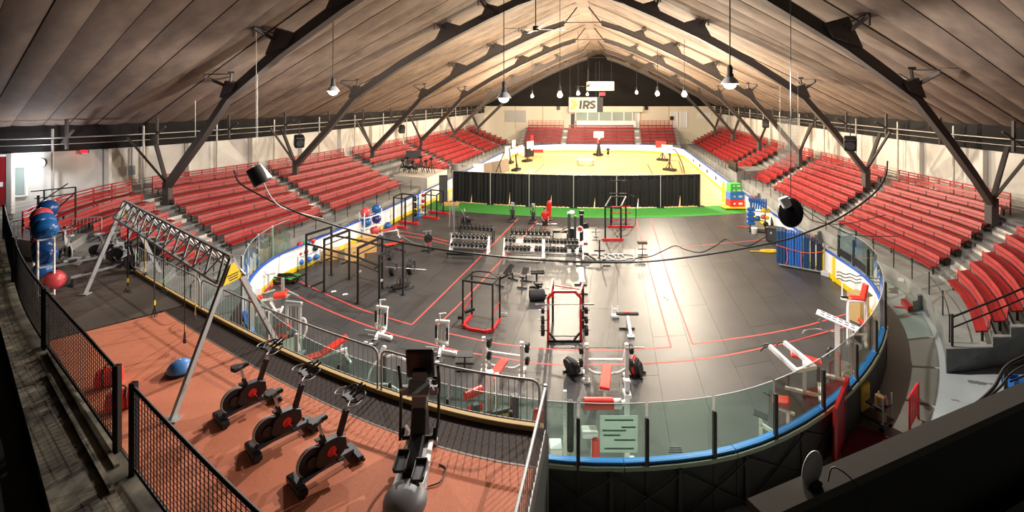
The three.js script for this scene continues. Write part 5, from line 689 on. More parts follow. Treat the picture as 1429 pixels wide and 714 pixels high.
// dumbbell racks
const dbProto = (() => { const t = new THREE.Group(); t.name = 'dumbbell'; part(t, 'handle', M.chrome, b => b.cyl([0, 0, -.07], [0, 0, .07], .017, .017, 8)); for (const s of [-1, 1]) part(t, 'head', M.rubberBlack, b => { b.cyl([0, 0, s * .06], [0, 0, s * .16], .075, .075, 8); }); return t; })();
function dumbbellRack(label, A2, B2, n, gaps, nm) {
  const a = G(...A2), c = G(...B2), turn = heading(a, c), w = a.distanceTo(c), t = thing('dumbbell_rack', label, 'dumbbell rack', a, turn, 'two tier white dumbbell racks');
  for (const [y, z] of [[.42, .12], [.82, -.12]]) part(t, 'shelf', M.white, b => { b.bar([0, y, z - .1], [w, y, z - .1], .05, .06); b.bar([0, y - .05, z + .1], [w, y - .05, z + .1], .05, .08); }); for (const x of [0, w]) part(t, 'end_frame', M.white, b => { b.bar([x, .03, .3], [x, .9, -.22], .09, .06); b.bar([x, .03, .3], [x, .03, -.35], .08, .06); b.bar([x, .03, -.3], [x, .85, -.25], .07, .05); }); part(t, 'foot_bar', M.darkGrey, b => b.bar([0, .05, -.28], [w, .05, -.28], .05, .05));
  let k = 0; for (const [tier, y, z] of [[0, .49, .12], [1, .89, -.12]]) for (let i = 0; i < n; i++) { if (gaps[tier].includes(i)) continue; const p = V(.14 + (w - .28) * i / (n - 1), y, z).applyAxisAngle(V(0, 1, 0), turn).add(a), d = dbProto.clone(); d.name = numbered('dumbbell'); d.position.copy(p); d.rotation.y = turn; const sc = 1.25 + .25 * ((i * 37 % 11) / 11); d.scale.setScalar(sc); scene.add(d); tag(d, `${NTH[i]} dumbbell from the rig side, ${tier ? 'upper' : 'lower'} shelf, ${nm}`, 'dumbbell', `dumbbells on the ${tier ? 'upper' : 'lower'} shelf of ${nm}`); k++; }
}
dumbbellRack('white two tier dumbbell rack nearer the left boards', [629, 350], [681, 353], 9, [[], []], 'rack nearer the left boards');
dumbbellRack('white two tier dumbbell rack beside the red tape line', [703, 356], [757, 358], 10, [[7], [3, 4]], 'rack beside the red tape');
dumbbellRack('white two tier dumbbell rack under the bright glare', [759, 358], [813, 360], 10, [[6, 8], [9]], 'rack before the cable tower');
function kettleShelf(label, A2, B2, n, nm, h = .75) { const a = G(...A2), c = G(...B2), turn = heading(a, c), w = a.distanceTo(c), t = thing('kettlebell_shelf', label, 'shelf rack', a, turn); part(t, 'shelf', M.iron, b => { b.box(w / 2, h, 0, w, .04, .32); b.box(w / 2, .3, 0, w, .03, .3); }); part(t, 'leg', M.iron, b => { for (const x of [.05, w - .05]) for (const z of [-.14, .14]) b.bar([x, 0, z], [x, h, z], .05, .05); });
  for (let i = 0; i < n; i++) { const p = V(.15 + (w - .3) * i / (n - 1), h + .02, 0).applyAxisAngle(V(0, 1, 0), turn).add(a), k = thing('kettlebell', `${NTH[i]} black kettlebell from the rig side on ${nm}`, 'kettlebell', p, turn, `kettlebells on ${nm}`); part(k, 'body', M.iron, b => b.sph(0, .1, 0, .11, 1, .95, 1, 14)); part(k, 'handle', M.iron, b => b.tube([[-.06, .17, 0], [-.075, .26, 0], [0, .3, 0], [.075, .26, 0], [.06, .17, 0]], .018, 14, 6)); } }
kettleShelf('dark shelf rack behind the left dumbbell rack', [640, 334], [689, 339], 9, 'the shelf behind the left dumbbell rack'); kettleShelf('dark shelf rack behind the right dumbbell racks', [711, 343], [769, 345], 10, 'the shelf behind the right dumbbell racks');
// ---------------------------------------------------------------- machines along the glass
{ // by the left curve of the boards
  let t = thing('weight_machine', 'grey weight stack machine with curved white handles behind the deck railing', 'exercise machine', G(409, 494), -.2); 
  part(t, 'stack_frame', M.galv, b => { for (const x of [-.26, .26]) b.bar([x, 0, 0], [x, 1.75, 0], .08, .08); b.rbox(0, 1.78, 0, .7, .16, .14, .06); b.bar([-.3, .04, -.2], [-.3, .04, .5], .08, .08); b.bar([.3, .04, -.2], [.3, .04, .5], .08, .08); for (const x of [-.1, .1]) b.cyl([x, .1, 0], [x, 1.72, 0], .015); }); part(t, 'weight_stack', M.black, b => { for (let i = 0; i < 9; i++) b.box(0, .14 + i * .065, 0, .34, .055, .12); }); part(t, 'handle', M.white, b => { b.tube([[.4, 1.35, .1], [.55, 1.3, .12], [.6, 1.0, .14], [.5, .7, .15], [.35, .68, .12]], .035, 24, 8); }); part(t, 'seat_pad', M.redVinyl, b => { b.rbox(-.35, .75, .35, .6, .12, .3, .05, .2); }); part(t, 'shroud', M.white, b => b.box(.1, .45, .28, .55, .5, .03, .3, -.25, .3)); part(t, 'leg_rest', M.redVinyl, b => b.tor([-.3, .98, .25], .26, .05, [0, 1, .2], Math.PI, 18));
  t = thing('ab_machine', 'white bench machine with red cushions beside the curved boards', 'exercise machine', G(374, 436), .3); part(t, 'frame', M.white, b => { b.bar([-.4, .06, 0], [.5, .06, 0], .09, .08); b.bar([-.2, .06, 0], [-.3, .75, 0], .08, .08); b.bar([.25, .06, 0], [.05, .6, 0], .08, .08); b.bar([-.3, .55, 0], [.5, .55, 0], .07, .07); b.bar([-.4, .05, -.3], [-.4, .05, .3], .07, .07); b.bar([.5, .05, -.3], [.5, .05, .3], .07, .07); b.tube([[.1, .5, .2], [.3, .2, .3], [.35, .05, .3]], .035, 12, 7); }); part(t, 'cushion', M.redVinyl, b => b.rbox(.45, .68, .0, .5, .2, .4, .07)); part(t, 'cushion', M.redVinyl, b => b.rbox(.0, 1.0, -.1, .36, .1, .26, .04, 0, 0, .7)); part(t, 'cushion', M.redVinyl, b => b.rbox(-.3, .72, .15, .2, .2, .22, .05)); part(t, 'weight_pin', M.white, b => b.rbox(-.4, .9, -.1, .22, .3, .14, .04));
  t = thing('step_bench', 'small bench with white legs by the curved white boards', 'bench', G(378, 407), .4); part(t, 'pad', M.lightGrey, b => b.rbox(0, .85, 0, .42, .07, .22, .03)); part(t, 'post', M.lightGrey, b => { b.bar([-.12, 0, 0], [-.12, .82, 0], .07, .07); b.bar([-.35, .03, .15], [.15, .03, -.1], .06, .05); b.bar([-.2, .82, 0], [-.3, 1.0, 0], .04, .04); });
  t = thing('post_machine', 'grey steel post with a bent floor arm near the black rope pile', 'exercise machine', G(394, 414), .1); part(t, 'post', M.galv, b => { b.bar([0, 0, 0], [0, .85, 0], .11, .11); b.bar([0, .12, .05], [.3, .25, .1], .08, .08); b.bar([.3, .25, .1], [.75, .1, .25], .08, .08); b.box(0, .02, 0, .5, .04, .4); });
  t = thing('rope_pile', 'tangled pile of black ropes and bands against the yellow kick plate', 'rope pile', G(396, 394)); for (let i = 0; i < 7; i++) part(t, 'rope', i === 3 ? M.orangeStrap : i === 5 ? M.green : M.black, b => { const pts = []; for (let k = 0; k < 8; k++) pts.push([Math.cos(k * 1.7 + i) * (.35 + .1 * i % .3) * 1.6, .05 + .045 * i + .03 * Math.sin(k * 2.3 + i), Math.sin(k * 1.7 + i) * .3]); b.tube(pts, .035, 60, 6); });
  t = padBench('white bench with red pads lying against the glass behind the railing', G(455, 512), .65, { len: 1.5, h: .5, inc: .35, w: .34 });
  t = thing('pulley_machine', 'white curved pulley arm machine rising behind the elliptical', 'exercise machine', G(532, 556), .2); part(t, 'mast', M.darkGrey, b => b.bar([.05, 0, 0], [.05, 1.3, 0], .14, .1)); part(t, 'arm', M.white, b => { b.rbox(.02, 1.38, 0, .14, .42, .1, .05, 0, 0, -.35); b.tube([[.1, 1.22, 0], [.4, 1.28, .05], [.75, 1.1, .1]], .035, 20, 7); b.tube([[-.05, 1.25, 0], [-.3, .95, .1], [-.38, .6, .15], [-.2, .58, .2], [.2, .55, .25], [.6, .3, .3]], .03, 30, 7); }); part(t, 'base', M.darkGrey, b => b.box(.05, .04, 0, .6, .08, .5));
}
{ // leg curl behind the railing, seat machine and hip machine by the near glass
  let t = thing('leg_curl_machine', 'white leg curl machine with dark weight frame behind the deck railing', 'exercise machine', G(686, 622), .35); part(t, 'column', M.white, b => { b.bar([.05, 0, -.3], [.05, 1.25, -.3], .14, .12); b.bar([.2, 0, -.25], [.22, 1.15, -.35], .07, .07); b.bar([-.5, .06, -.3], [.4, .06, -.3], .1, .08); b.bar([-.1, .06, -.5], [-.1, .06, .5], .1, .08); }); part(t, 'weight_frame', M.darkGrey, b => { for (const x of [-.35, .42]) b.bar([x, .2, .1], [x, .95, .1], .14, .1); b.bar([-.35, .42, .1], [.42, .42, .1], .12, .1); b.bar([-.35, .7, .1], [.42, .7, .1], .06, .06); }); part(t, 'weight_panel', M.tan, b => b.box(.03, .56, .12, .6, .22, .06)); part(t, 'roller', M.redVinyl, b => { b.cyl([-.5, 1.0, -.1], [-.15, 1.0, -.2], .08, .08, 16); b.cyl([-.45, .78, 0], [-.2, .78, -.05], .07, .07, 16); }); part(t, 'seat_pad', M.redVinyl, b => { b.rbox(-.8, .42, .1, .62, .12, .46, .05, .3, 0, .25); });
  t.scale.setScalar(1.35); t = thing('seat_machine', 'white machine with tall rail and red backrest at the end of the railing', 'exercise machine', G(768, 655), 0); part(t, 'rail_post', M.white, b => { b.bar([.26, 0, .05], [.26, 1.5, .05], .06, .05); b.bar([.0, .05, .1], [.35, .05, .1], .08, .08); for (let i = 0; i < 8; i++) b.box(.262, .85 + i * .07, .08, .03, .03, .012); }); part(t, 'black_pad', M.black, b => b.rbox(.36, .85, .05, .12, .95, .1, .04)); part(t, 'seat_base', M.white, b => { b.rbox(.08, .5, .1, .24, .12, .3, .03); b.rbox(.08, .28, .1, .2, .3, .24, .03); b.box(.05, .04, .1, .55, .08, .5); }); part(t, 'backrest', M.redVinyl, b => b.rbox(-.22, .82, -.05, .26, .5, .1, .05, 0, -.2, -.2)); part(t, 'seat', M.redVinyl, b => b.rbox(-.28, .52, .12, .4, .1, .36, .04));
  t.scale.setScalar(1.3); t = thing('hip_machine', 'white hip machine with red roller behind the near rink glass', 'exercise machine', G(858, 668), 0); part(t, 'mast', M.white, b => { b.bar([.28, 0, -.3], [.28, 1.55, -.3], .08, .08); b.bar([.22, 1.3, -.3], [.34, 1.3, -.3], .2, .06); b.bar([-.4, .06, .2], [.42, .06, .2], .12, .1); b.bar([-.4, .06, -.3], [-.4, .06, .3], .1, .08); b.bar([.38, .06, -.4], [.38, .06, .3], .1, .08); }); part(t, 'roller', M.redVinyl, b => b.cyl([-.5, 1.15, -.25], [.02, 1.15, -.25], .1, .1, 18)); part(t, 'roller_hub', M.white, b => { b.cyl([.02, 1.15, -.25], [.16, 1.15, -.25], .085, .085, 14); b.bar([.16, 1.15, -.25], [.28, 1.15, -.3], .07, .07); }); part(t, 'arm_box', M.white, b => { b.rbox(-.45, .82, 0, .28, .12, .2, .03); b.bar([-.4, .06, 0], [-.38, .8, 0], .06, .06); }); part(t, 'leg_pad', M.redVinyl, b => { b.rbox(-.36, .55, .1, .13, .5, .12, .05); b.sph(-.4, .3, .12, .09, 1, 1, 1, 12); });
  t.scale.setScalar(1.35);
  // notice sheet hung on the glass
  const m = hall(.12, 9.86, 1.88); const q = thing('notice_sheet', 'pale translucent sheet with faint print hung on the near rink glass', 'notice', m, 0); part(q, 'sheet', new THREE.MeshPhysicalMaterial({ color: 0xe4ece6, roughness: .9, transmission: .6, thickness: 0 }), b => b.box(0, 0, .02, .8, .78, .012)); part(q, 'print', new THREE.MeshPhysicalMaterial({ color: 0xb9c4bd, roughness: .9, transmission: .6, thickness: 0 }), b => { for (const [x, y, w] of [[0, .3, .6], [-.1, .08, .5], [.2, .15, .3], [-.15, -.02, .36], [.12, -.12, .44], [0, -.3, .62]]) b.box(x, y, .03, w, .035, .004); });
  const st = hall(1.33, 9.86, 1.42); single('glass_sticker', 'small white printed sticker low on the near rink glass', 'sticker', st, M.lightGrey, b => { for (let i = 0; i < 3; i++) b.box(0, i * .045, 0, .3 - i * .03, .03, .006); });
}
{ // right hand machines inside the glass
  let t = thing('leg_press', 'white leg machine with black foot plate and red seat inside the smoky glass', 'exercise machine', G(1080, 622), -.55); part(t, 'foot_plate', M.black, b => b.rbox(-.3, .8, .18, .34, .03, .24, .01, 0, 0, -.15)); part(t, 'frame', M.white, b => { b.bar([-.3, .05, .15], [-.3, .75, .15], .08, .08); b.bar([-.3, .55, .15], [.35, .3, .15], .08, .08); b.bar([.3, .05, .0], [.3, .95, -.1], .07, .07); b.bar([.1, .95, -.1], [.45, .95, -.05], .06, .06); b.bar([-.45, .04, .15], [.5, .04, .1], .1, .08); b.bar([.3, .04, -.3], [.3, .04, .4], .09, .08); }); part(t, 'seat_pad', M.redVinyl, b => { b.rbox(.15, 1.08, -.25, .4, .1, .34, .04, 0, .1, .25); }); part(t, 'handle', M.black, b => b.bar([-.1, 1.15, -.2], [-.25, 1.25, -.1], .03, .03));
  t = thing('chest_machine', 'white twin arm press machine with red pad beside the red tape', 'exercise machine', G(1122, 543), -.55); part(t, 'arm', M.white, b => b.bar([-.95, 1.0, -.15], [-.2, .7, .4], .11, .12)); part(t, 'arm', M.white, b => b.bar([-.55, 1.05, -.55], [.25, .8, .05], .11, .12)); part(t, 'handle', M.black, b => { b.tube([[-.95, 1.0, -.15], [-1.12, .92, -.1], [-1.2, .82, -.02]], .022, 10, 6); b.tube([[-.9, 1.05, -.2], [-1.05, 1.0, -.22], [-1.14, .95, -.18]], .022, 10, 6); b.tube([[-.55, 1.05, -.55], [-.7, 1.0, -.55], [-.76, .92, -.5]], .022, 10, 6); }); part(t, 'frame', M.white, b => { b.bar([.0, .05, .25], [.0, .8, .25], .1, .1); b.bar([-.2, .72, .4], [.3, .82, .05], .1, .1); b.bar([-.5, .05, .3], [.5, .05, .2], .1, .08); b.bar([.4, .05, -.5], [.4, .05, .5], .1, .08); b.cyl([-.05, .86, .15], [.1, .86, .15], .09, .09, 14); }); part(t, 'back_pad', M.redVinyl, b => b.rbox(.05, .78, -.4, .85, .1, .28, .04, .15, 0, -.12));
  t = thing('cable_crossover', 'white cable machine with a slotted top plate and bent pull bar', 'exercise machine', G(1168, 528), -.7); part(t, 'column', M.white, b => { b.bar([0, 0, 0], [0, 1.75, 0], .13, .12); b.bar([.35, 0, -.1], [.35, 1.6, -.1], .06, .06); b.bar([-.3, .04, .1], [.6, .04, -.1], .12, .08); }); const tp2 = part(t, 'top_plate', M.white, b => { b.rbox(.0, 1.83, -.05, 1.15, .05, .42, .02, 0, 0, -.22); }); part(tp2, 'slot', M.darkGrey, b => { for (let i = 0; i < 6; i++) for (const z of [-.15, .04]) b.rbox(-.4 + i * .16, 1.86 - (-.4 + i * .16) * .223, z, .11, .02, .05, .008, 0, 0, -.22); }); part(t, 'guide_rod', M.galv, b => { for (const x of [.15, .22, .29]) b.cyl([x, .2, -.05], [x, 1.65, -.05], .014); }); part(t, 'weight_stack', M.white, b => { for (let i = 0; i < 6; i++) b.box(.22, .2 + i * .07, -.05, .26, .06, .14); }); part(t, 'pulley', M.grey, b => { b.cyl([-.45, 1.72, .0], [-.45, 1.72, .05], .06, .06, 14); b.cyl([-.45, 1.75, .02], [-.45, 1.45, .02], .008); }); part(t, 'pull_bar', M.chrome, b => b.tube([[-.05, 1.45, -.1], [-.25, 1.45, .0], [-.6, 1.42, .05], [-.85, 1.35, .2], [-.92, 1.25, .3]], .018, 24, 6)); part(t, 'wheel', M.black, b => b.tor([-.18, .8, .1], .16, .035, [1, 0, .4]));
  t = thing('dip_station', 'tall white dip and knee raise station with red pads near the yellow kick plate', 'exercise machine', G(1197, 478), -.6); part(t, 'post', M.white, b => { b.tube([[-.3, 0, .2], [-.3, 1.35, .2], [-.2, 1.48, .1], [.1, 1.5, -.1], [.22, 1.4, -.15], [.22, 0, -.15]], .05, 50, 8); b.bar([-.3, .04, -.2], [-.3, .04, .5], .09, .08); b.bar([.22, .04, -.5], [.22, .04, .3], .09, .08); b.bar([-.3, .3, .2], [.22, .3, -.15], .06, .06); b.bar([.2, 1.4, -.2], [.3, 2.1, -.3], .07, .07); }); part(t, 'back_pad', M.redVinyl, b => b.rbox(.18, 1.85, -.15, .1, .62, .26, .04, .5, 0, -.2)); part(t, 'arm_pad', M.redVinyl, b => { b.rbox(-.1, 1.62, -.1, .4, .08, .14, .03, .4); b.rbox(-.05, 1.66, .18, .4, .08, .14, .03, .4); }); part(t, 'grip', M.black, b => { b.cyl([-.3, 1.64, .25], [-.5, 1.66, .35], .022); b.cyl([-.3, 1.6, 0], [-.52, 1.6, .08], .022); }); part(t, 'low_pad', M.redVinyl, b => b.rbox(.1, .85, .15, .34, .1, .22, .04, 0, 0, -.7)); 
  t = thing('cardboard_box', 'tall tan cardboard carton behind the dip station', 'box', G(1197, 446), .4); part(t, 'carton', M.tan, b => b.box(0, .55, 0, .6, 1.1, .5)); part(t, 'flap', M.cardboard, b => { b.box(0, 1.12, .3, .58, .02, .22, 0, .5); b.box(0, 1.1, 0, .02, .004, .5); });
  t = thing('coil_rack', 'white rack of coiled chrome bars in front of the right boards', 'bar rack', G(1194, 420), -.6); part(t, 'frame', M.white, b => { b.bar([-.5, 0, 0], [-.5, 1.1, 0], .05, .05); b.bar([.5, 0, 0], [.5, 1.1, 0], .05, .05); b.box(0, .03, 0, 1.1, .05, .4); }); part(t, 'curl_bar', M.iron, b => { for (const y of [1.15, 1.0, .85]) b.tube(run(0, 1, 12, k => [lerp(-.7, .7, k), y + Math.sin(k * 22) * .035, .06]), .02, 50, 6); });
}
// ---------------------------------------------------------------- far part of the rubber floor
function airBike(label, pos, turn, mats = [M.black, M.darkGrey]) { const t = thing('air_bike', label, 'exercise bike', pos, turn, 'air bikes near the turf'); part(t, 'frame', mats[1], b => { b.bar([-.5, .06, 0], [.5, .06, 0], .09, .08); b.bar([-.5, .05, -.26], [-.5, .05, .26], .08, .08); b.bar([.5, .05, -.26], [.5, .05, .26], .08, .08); b.bar([-.2, .06, 0], [-.28, .75, 0], .07, .07); b.bar([.2, .4, 0], [.25, 1.0, 0], .08, .08); }); part(t, 'fan_cage', mats[0], b => { b.cyl([.3, .45, -.1], [.3, .45, .1], .32, .32, 24); b.tor([.3, .45, .1], .22, .015); b.tor([.3, .45, -.1], .22, .015); }); part(t, 'saddle', M.black, b => b.rbox(-.3, .84, 0, .28, .08, .24, .04)); part(t, 'arm', M.grey, b => { for (const z of [-.2, .2]) b.tube([[.25, .45, z], [.2, .9, z], [0, 1.25, z]], .025, 10, 6); }); part(t, 'console', M.lightGrey, b => b.rbox(.24, 1.2, 0, .06, .2, .24, .02, 0, 0, .3)); return t; }
airBike('black air bike with round seat behind the left dumbbell rack', G(643, 318), .2); airBike('grey air bike on the red tape at the turf edge', G(714, 308), 1.4); airBike('second grey air bike at the turf edge, right of the red tape', G(743, 310), 1.4);
{ 
  let t = thing('cable_column', 'thin grey cable column standing behind the left dumbbell rack', 'cable column', G(633, 327)); part(t, 'post', M.grey, b => { b.bar([0, 0, 0], [0, 2.1, 0], .07, .07); b.box(0, .03, 0, .6, .06, .5); b.bar([-.35, 1.75, 0], [.3, 1.75, 0], .04, .04); }); part(t, 'chain', M.lightGrey, b => { b.cyl([-.3, .5, .05], [-.25, 1.75, .05], .012); b.cyl([-.1, 2.1, 0], [-.1, 1.3, 0], .012); });
  t = thing('padded_stool', 'low black stool with padded top next to the black air bike', 'stool', G(656, 318)); part(t, 'seat', M.black, b => b.rbox(0, .62, 0, .6, .08, .4, .04)); part(t, 'leg', M.iron, b => { b.bar([0, 0, 0], [0, .6, 0], .07, .07); b.box(0, .02, 0, .5, .04, .4); });
  t = thing('rower_upright', 'dark pull machine with fan standing alone near the left dumbbell rack', 'exercise machine', G(597, 349), .3); part(t, 'base', M.black, b => { b.bar([-.4, .04, .1], [.35, .04, .1], .1, .07); b.bar([0, .04, -.2], [0, .04, .5], .1, .07); }); part(t, 'fan', M.iron, b => { b.cyl([0, .7, -.1], [0, .7, .08], .24, .24, 20); b.tor([0, .7, .1], .15, .02); }); part(t, 'mast', M.grey, b => { b.bar([-.12, .05, 0], [-.12, 1.15, 0], .06, .06); b.bar([.14, .05, 0], [.14, 1.1, 0], .06, .06); b.bar([-.3, 1.12, 0], [.2, 1.15, 0], .05, .05); }); part(t, 'red_badge', M.redDark, b => b.cyl([.05, .42, .1], [.05, .42, .13], .09, .09, 14));
  single('tension_rope', 'thin pale rope stretched from the pull machine to the decline bench', 'rope', G(597, 349), M.lightGrey, b => b.tube([[0, .35, 0], [-1.0, .15, -.9], [-2.2, .5, -1.6]], .012, 20, 5));
  t = thing('machine_cluster', 'tall dark cable machine with white pulley caps behind the right dumbbell racks', 'exercise machine', G(797, 341)); part(t, 'tower', M.darkGrey, b => { b.bar([-.15, 0, 0], [-.15, 1.9, 0], .16, .14); b.bar([.22, 0, .05], [.22, 1.75, .05], .14, .12); b.box(0, .04, .05, .8, .08, .6); b.bar([-.15, 1.1, 0], [-.6, .95, .2], .06, .06); }); part(t, 'pulley_cap', M.white, b => { b.sph(.02, 1.95, 0, .17, 1.1, .8, 1, 14); b.rbox(-.2, 1.9, 0, .12, .16, .12, .03); }); part(t, 'weight_stack', M.black, b => { for (let i = 0; i < 10; i++) b.box(.03, .15 + i * .09, .05, .26, .075, .16); }); part(t, 'handle', M.tan, b => b.bar([-.2, .95, .1], [-.75, .82, .25], .04, .04));
  t = thing('punch_trainer', 'black machine with red and white disc next to the dark cable tower', 'exercise machine', G(811, 338), -.3); part(t, 'mast', M.black, b => { b.bar([0, 0, 0], [0, 1.7, 0], .2, .16); b.box(0, .04, 0, .6, .08, .5); b.rbox(0, 1.85, 0, .3, .25, .2, .06); b.bar([.1, 1.0, 0], [.42, 1.1, 0], .12, .3); }); part(t, 'badge', M.white, b => b.lathe([0, 0, 0], [[0, 0], [.001, 0]], 3).cyl([-.06, .85, .1], [-.06, .85, .13], .2, .2, 20)); part(t, 'badge_core', M.redDark, b => b.cyl([-.06, .85, .13], [-.06, .85, .15], .12, .12, 18)); part(t, 'red_foot', M.redFrame, b => b.bar([-.3, .05, .25], [.4, .05, .2], .1, .08));
  t = thing('t_bar_row', 'black T bar row stand beside the right dumbbell rack', 'exercise machine', G(836, 362)); part(t, 'post', M.black, b => { b.bar([0, 0, 0], [0, 1.1, 0], .07, .07); b.bar([-.28, .5, 0], [.3, .5, 0], .09, .08); b.bar([-.3, .04, .1], [.35, .04, .1], .1, .07); b.bar([0, .04, -.3], [0, .04, .4], .09, .07); }); part(t, 'side_arm', M.iron, b => { b.bar([-.25, .04, .1], [-.7, .28, -.1], .09, .09); b.rbox(-.72, .3, -.1, .25, .12, .2, .04); });
  t = thing('rope_station', 'thin grey stand with crossbar on the glaring floor', 'stand', G(831, 330)); part(t, 'stand', M.grey, b => { b.bar([0, 0, 0], [0, .55, 0], .05, .05); b.bar([-.28, .3, 0], [.28, .3, 0], .06, .06); b.box(0, .02, 0, .3, .04, .3); });
  t = thing('pulley_box', 'small brown box on a stand over the red tape line', 'box', G(896, 356)); part(t, 'box', std(0x5b4a44, .7), b => b.box(0, .72, 0, .5, .14, .2)); part(t, 'stand', M.iron, b => { b.bar([0, 0, 0], [0, .66, 0], .04, .04); b.bar([-.28, .06, .1], [.28, .06, .1], .08, .06); b.bar([-.25, .35, 0], [.25, .35, 0], .05, .05); });
  t = thing('battle_ropes', 'tangle of white ropes and handles on the rubber floor', 'ropes', G(865, 359)); for (let i = 0; i < 4; i++) part(t, 'rope', i % 2 ? M.lightGrey : M.white, b => { const pts = []; for (let k = 0; k < 9; k++) pts.push([-1.3 + i * .55 + Math.cos(k * 1.5 + i * 2) * .5, .03 + .012 * (k % 2), Math.sin(k * 1.5 + i * 2) * .55]); b.tube(pts, .022, 60, 5); });
  single('floor_cable', 'thin black cable lying in loops across the rubber floor', 'cable', V(0, 0, 0), M.black, b => b.tube([[840, 364], [880, 361], [906, 358], [925, 350], [942, 343], [958, 349], [978, 352], [998, 343], [1012, 334], [1028, 341], [1044, 343], [1060, 335], [1068, 330]].map(([x, y]) => G(x, y).setY(.02)), .02, 120, 5));
  single('yellow_hose', 'bright yellow hose coil on the rubber floor by the grey case', 'hose', G(1070, 351), M.yellow, b => { b.tube([[-1.0, .03, 0], [-.5, .03, .04], [.1, .04, .2], [.55, .04, .1], [.5, .04, -.22], [0, .04, -.25], [-.35, .05, -.05], [.2, .06, .1], [.4, .06, -.05], [.1, .06, -.15], [-.3, .05, -.1]], .035, 80, 6); });
  single('dash_bar', 'short black bar lying on the floor in front of the dumbbell rack', 'bar', G(828, 371), M.black, b => { b.cyl([-.95, .03, 0], [-.6, .03, 0], .025); b.tube([[-.6, .03, 0], [-.4, .03, .3], [.3, .03, .35], [.5, .03, 0]], .018, 24, 6); b.cyl([.5, .03, 0], [.9, .03, 0], .025); });
}
{ // foam blocks, equipment tree, case, bucket, mats at the right boards
  let t = thing('storage_dolly', 'yellow wheeled dolly under the stacked foam blocks', 'dolly', G(1024, 291)); part(t, 'deck', M.yellow, b => b.rbox(0, .16, 0, 1.9, .14, 1.0, .04)); part(t, 'wheel', M.black, b => { for (const x of [-.7, 0, .7]) b.cyl([x - .03, .08, .42], [x + .03, .08, .42], .08, .08, 12); }); const d = t.position, y0 = .24;
  const blk = (lb, x, y, w, h, dd, m, mk) => { const k = thing('foam_block', lb, 'foam block', d.clone().add(V(x, y, 0)), .05, 'stacked foam plyo blocks'); part(k, 'block', m, b => b.rbox(0, h / 2, 0, w, h, dd, .04)); part(k, 'number_patch', mk, b => { b.rbox(w * .22, h * .45, dd / 2 + .004, .3, h * .28, .01, .004); b.rbox(-w * .2, h * .45, dd / 2 + .004, .16, h * .2, .01, .004); }); };
  blk('red foam block at the bottom of the dolly stack', .05, y0, 1.15, .55, .8, M.red, M.white); blk('blue foam block above the red one', .05, y0 + .55, 1.15, .6, .8, M.blue, M.lightGrey); blk('green foam block above the blue one', 0, y0 + 1.15, 1.0, .34, .75, M.green, M.boardWhite); blk('green foam block at the top of the stack', -.02, y0 + 1.49, .9, .34, .7, M.green, M.boardWhite);
  single('yellow_post', 'orange and yellow padded post at the edge of the court boards', 'post', G(1009, 281), M.yellow, b => { b.cyl([0, 0, 0], [0, 1.5, 0], .12, .12, 14); b.cyl([0, 1.5, 0], [0, 1.9, 0], .12, .03, 14); });
  t = thing('equipment_tree', 'storage tree hung with blue bands and coloured balls by the right boards', 'storage rack', G(1057, 322), -.3); part(t, 'post', M.black, b => { for (const x of [-.45, .45]) b.bar([x, 0, 0], [x, 2.0, 0], .06, .06); for (const y of [.1, .7, 1.3, 1.9]) b.bar([-.5, y, 0], [.5, y, 0], .05, .05); b.box(0, .03, 0, 1.2, .06, .7); }); part(t, 'band_bundle', M.blue, b => { for (let i = 0; i < 7; i++) b.tube([[-.5 + i * .16, 1.95, .05], [-.55 + i * .17, 2.2, .1], [-.4 + i * .14, 1.9, .2], [-.45 + i * .15, 1.5, .2]], .06, 14, 6); for (let i = 0; i < 4; i++) b.rbox(-.45, .55 + i * .3, .15, .5, .24, .34, .08); });
  const tp0 = t.position, tree = (lb, x, y, z, r, m) => single('medicine_ball', lb, 'medicine ball', tp0.clone().add(V(x, y, z)), m, b => b.sph(0, 0, 0, r, 1, 1, 1, 16), 'balls on the equipment tree'); tree('yellow ball on the upper arm of the equipment tree', .25, 1.45, .28, .17, M.yellow); tree('yellow ball on the outer upper arm of the equipment tree', .55, 1.4, .2, .16, M.yellow); tree('orange ball on the middle arm of the equipment tree', .2, 1.02, .3, .16, M.orangeStrap); tree('small yellow ball low on the equipment tree', .5, .95, .25, .14, M.yellow); tree('teal ball on the lower arm of the equipment tree', -.2, .95, .38, .17, M.blueBall); tree('dark ball at the foot of the equipment tree', .35, .55, .35, .17, M.iron);
  t = thing('road_case', 'grey wheeled equipment case in front of the right boards', 'equipment case', G(1084, 338), -.6); part(t, 'body', M.darkGrey, b => b.rbox(0, .5, 0, 1.1, .8, .7, .04)); part(t, 'edge_trim', M.iron, b => { for (const y of [.11, .89]) { b.bar([-.56, y, .36], [.56, y, .36], .04, .04); b.bar([-.56, y, -.36], [.56, y, -.36], .04, .04); } for (const x of [-.56, .56]) for (const z of [-.36, .36]) b.bar([x, .1, z], [x, .9, z], .04, .04); }); part(t, 'latch', M.silver, b => { for (const x of [-.3, .3]) b.box(x, .62, .36, .1, .12, .03); }); part(t, 'castor', M.black, b => { for (const x of [-.45, .45]) for (const z of [-.25, .25]) b.cyl([x - .03, .06, z], [x + .03, .06, z], .06, .06, 10); });
  t = thing('fan_bag', 'black round equipment bag leaning behind the grey case', 'bag', G(1078, 322), -.5); part(t, 'bag', M.iron, b => { b.cyl([-.12, .5, 0], [.12, .5, 0], .48, .48, 24); }); part(t, 'strap', M.lightGrey, b => { b.tor([.13, .5, 0], .3, .025, [1, 0, 0]); b.tor([-.13, .5, 0], .3, .025, [1, 0, 0]); });
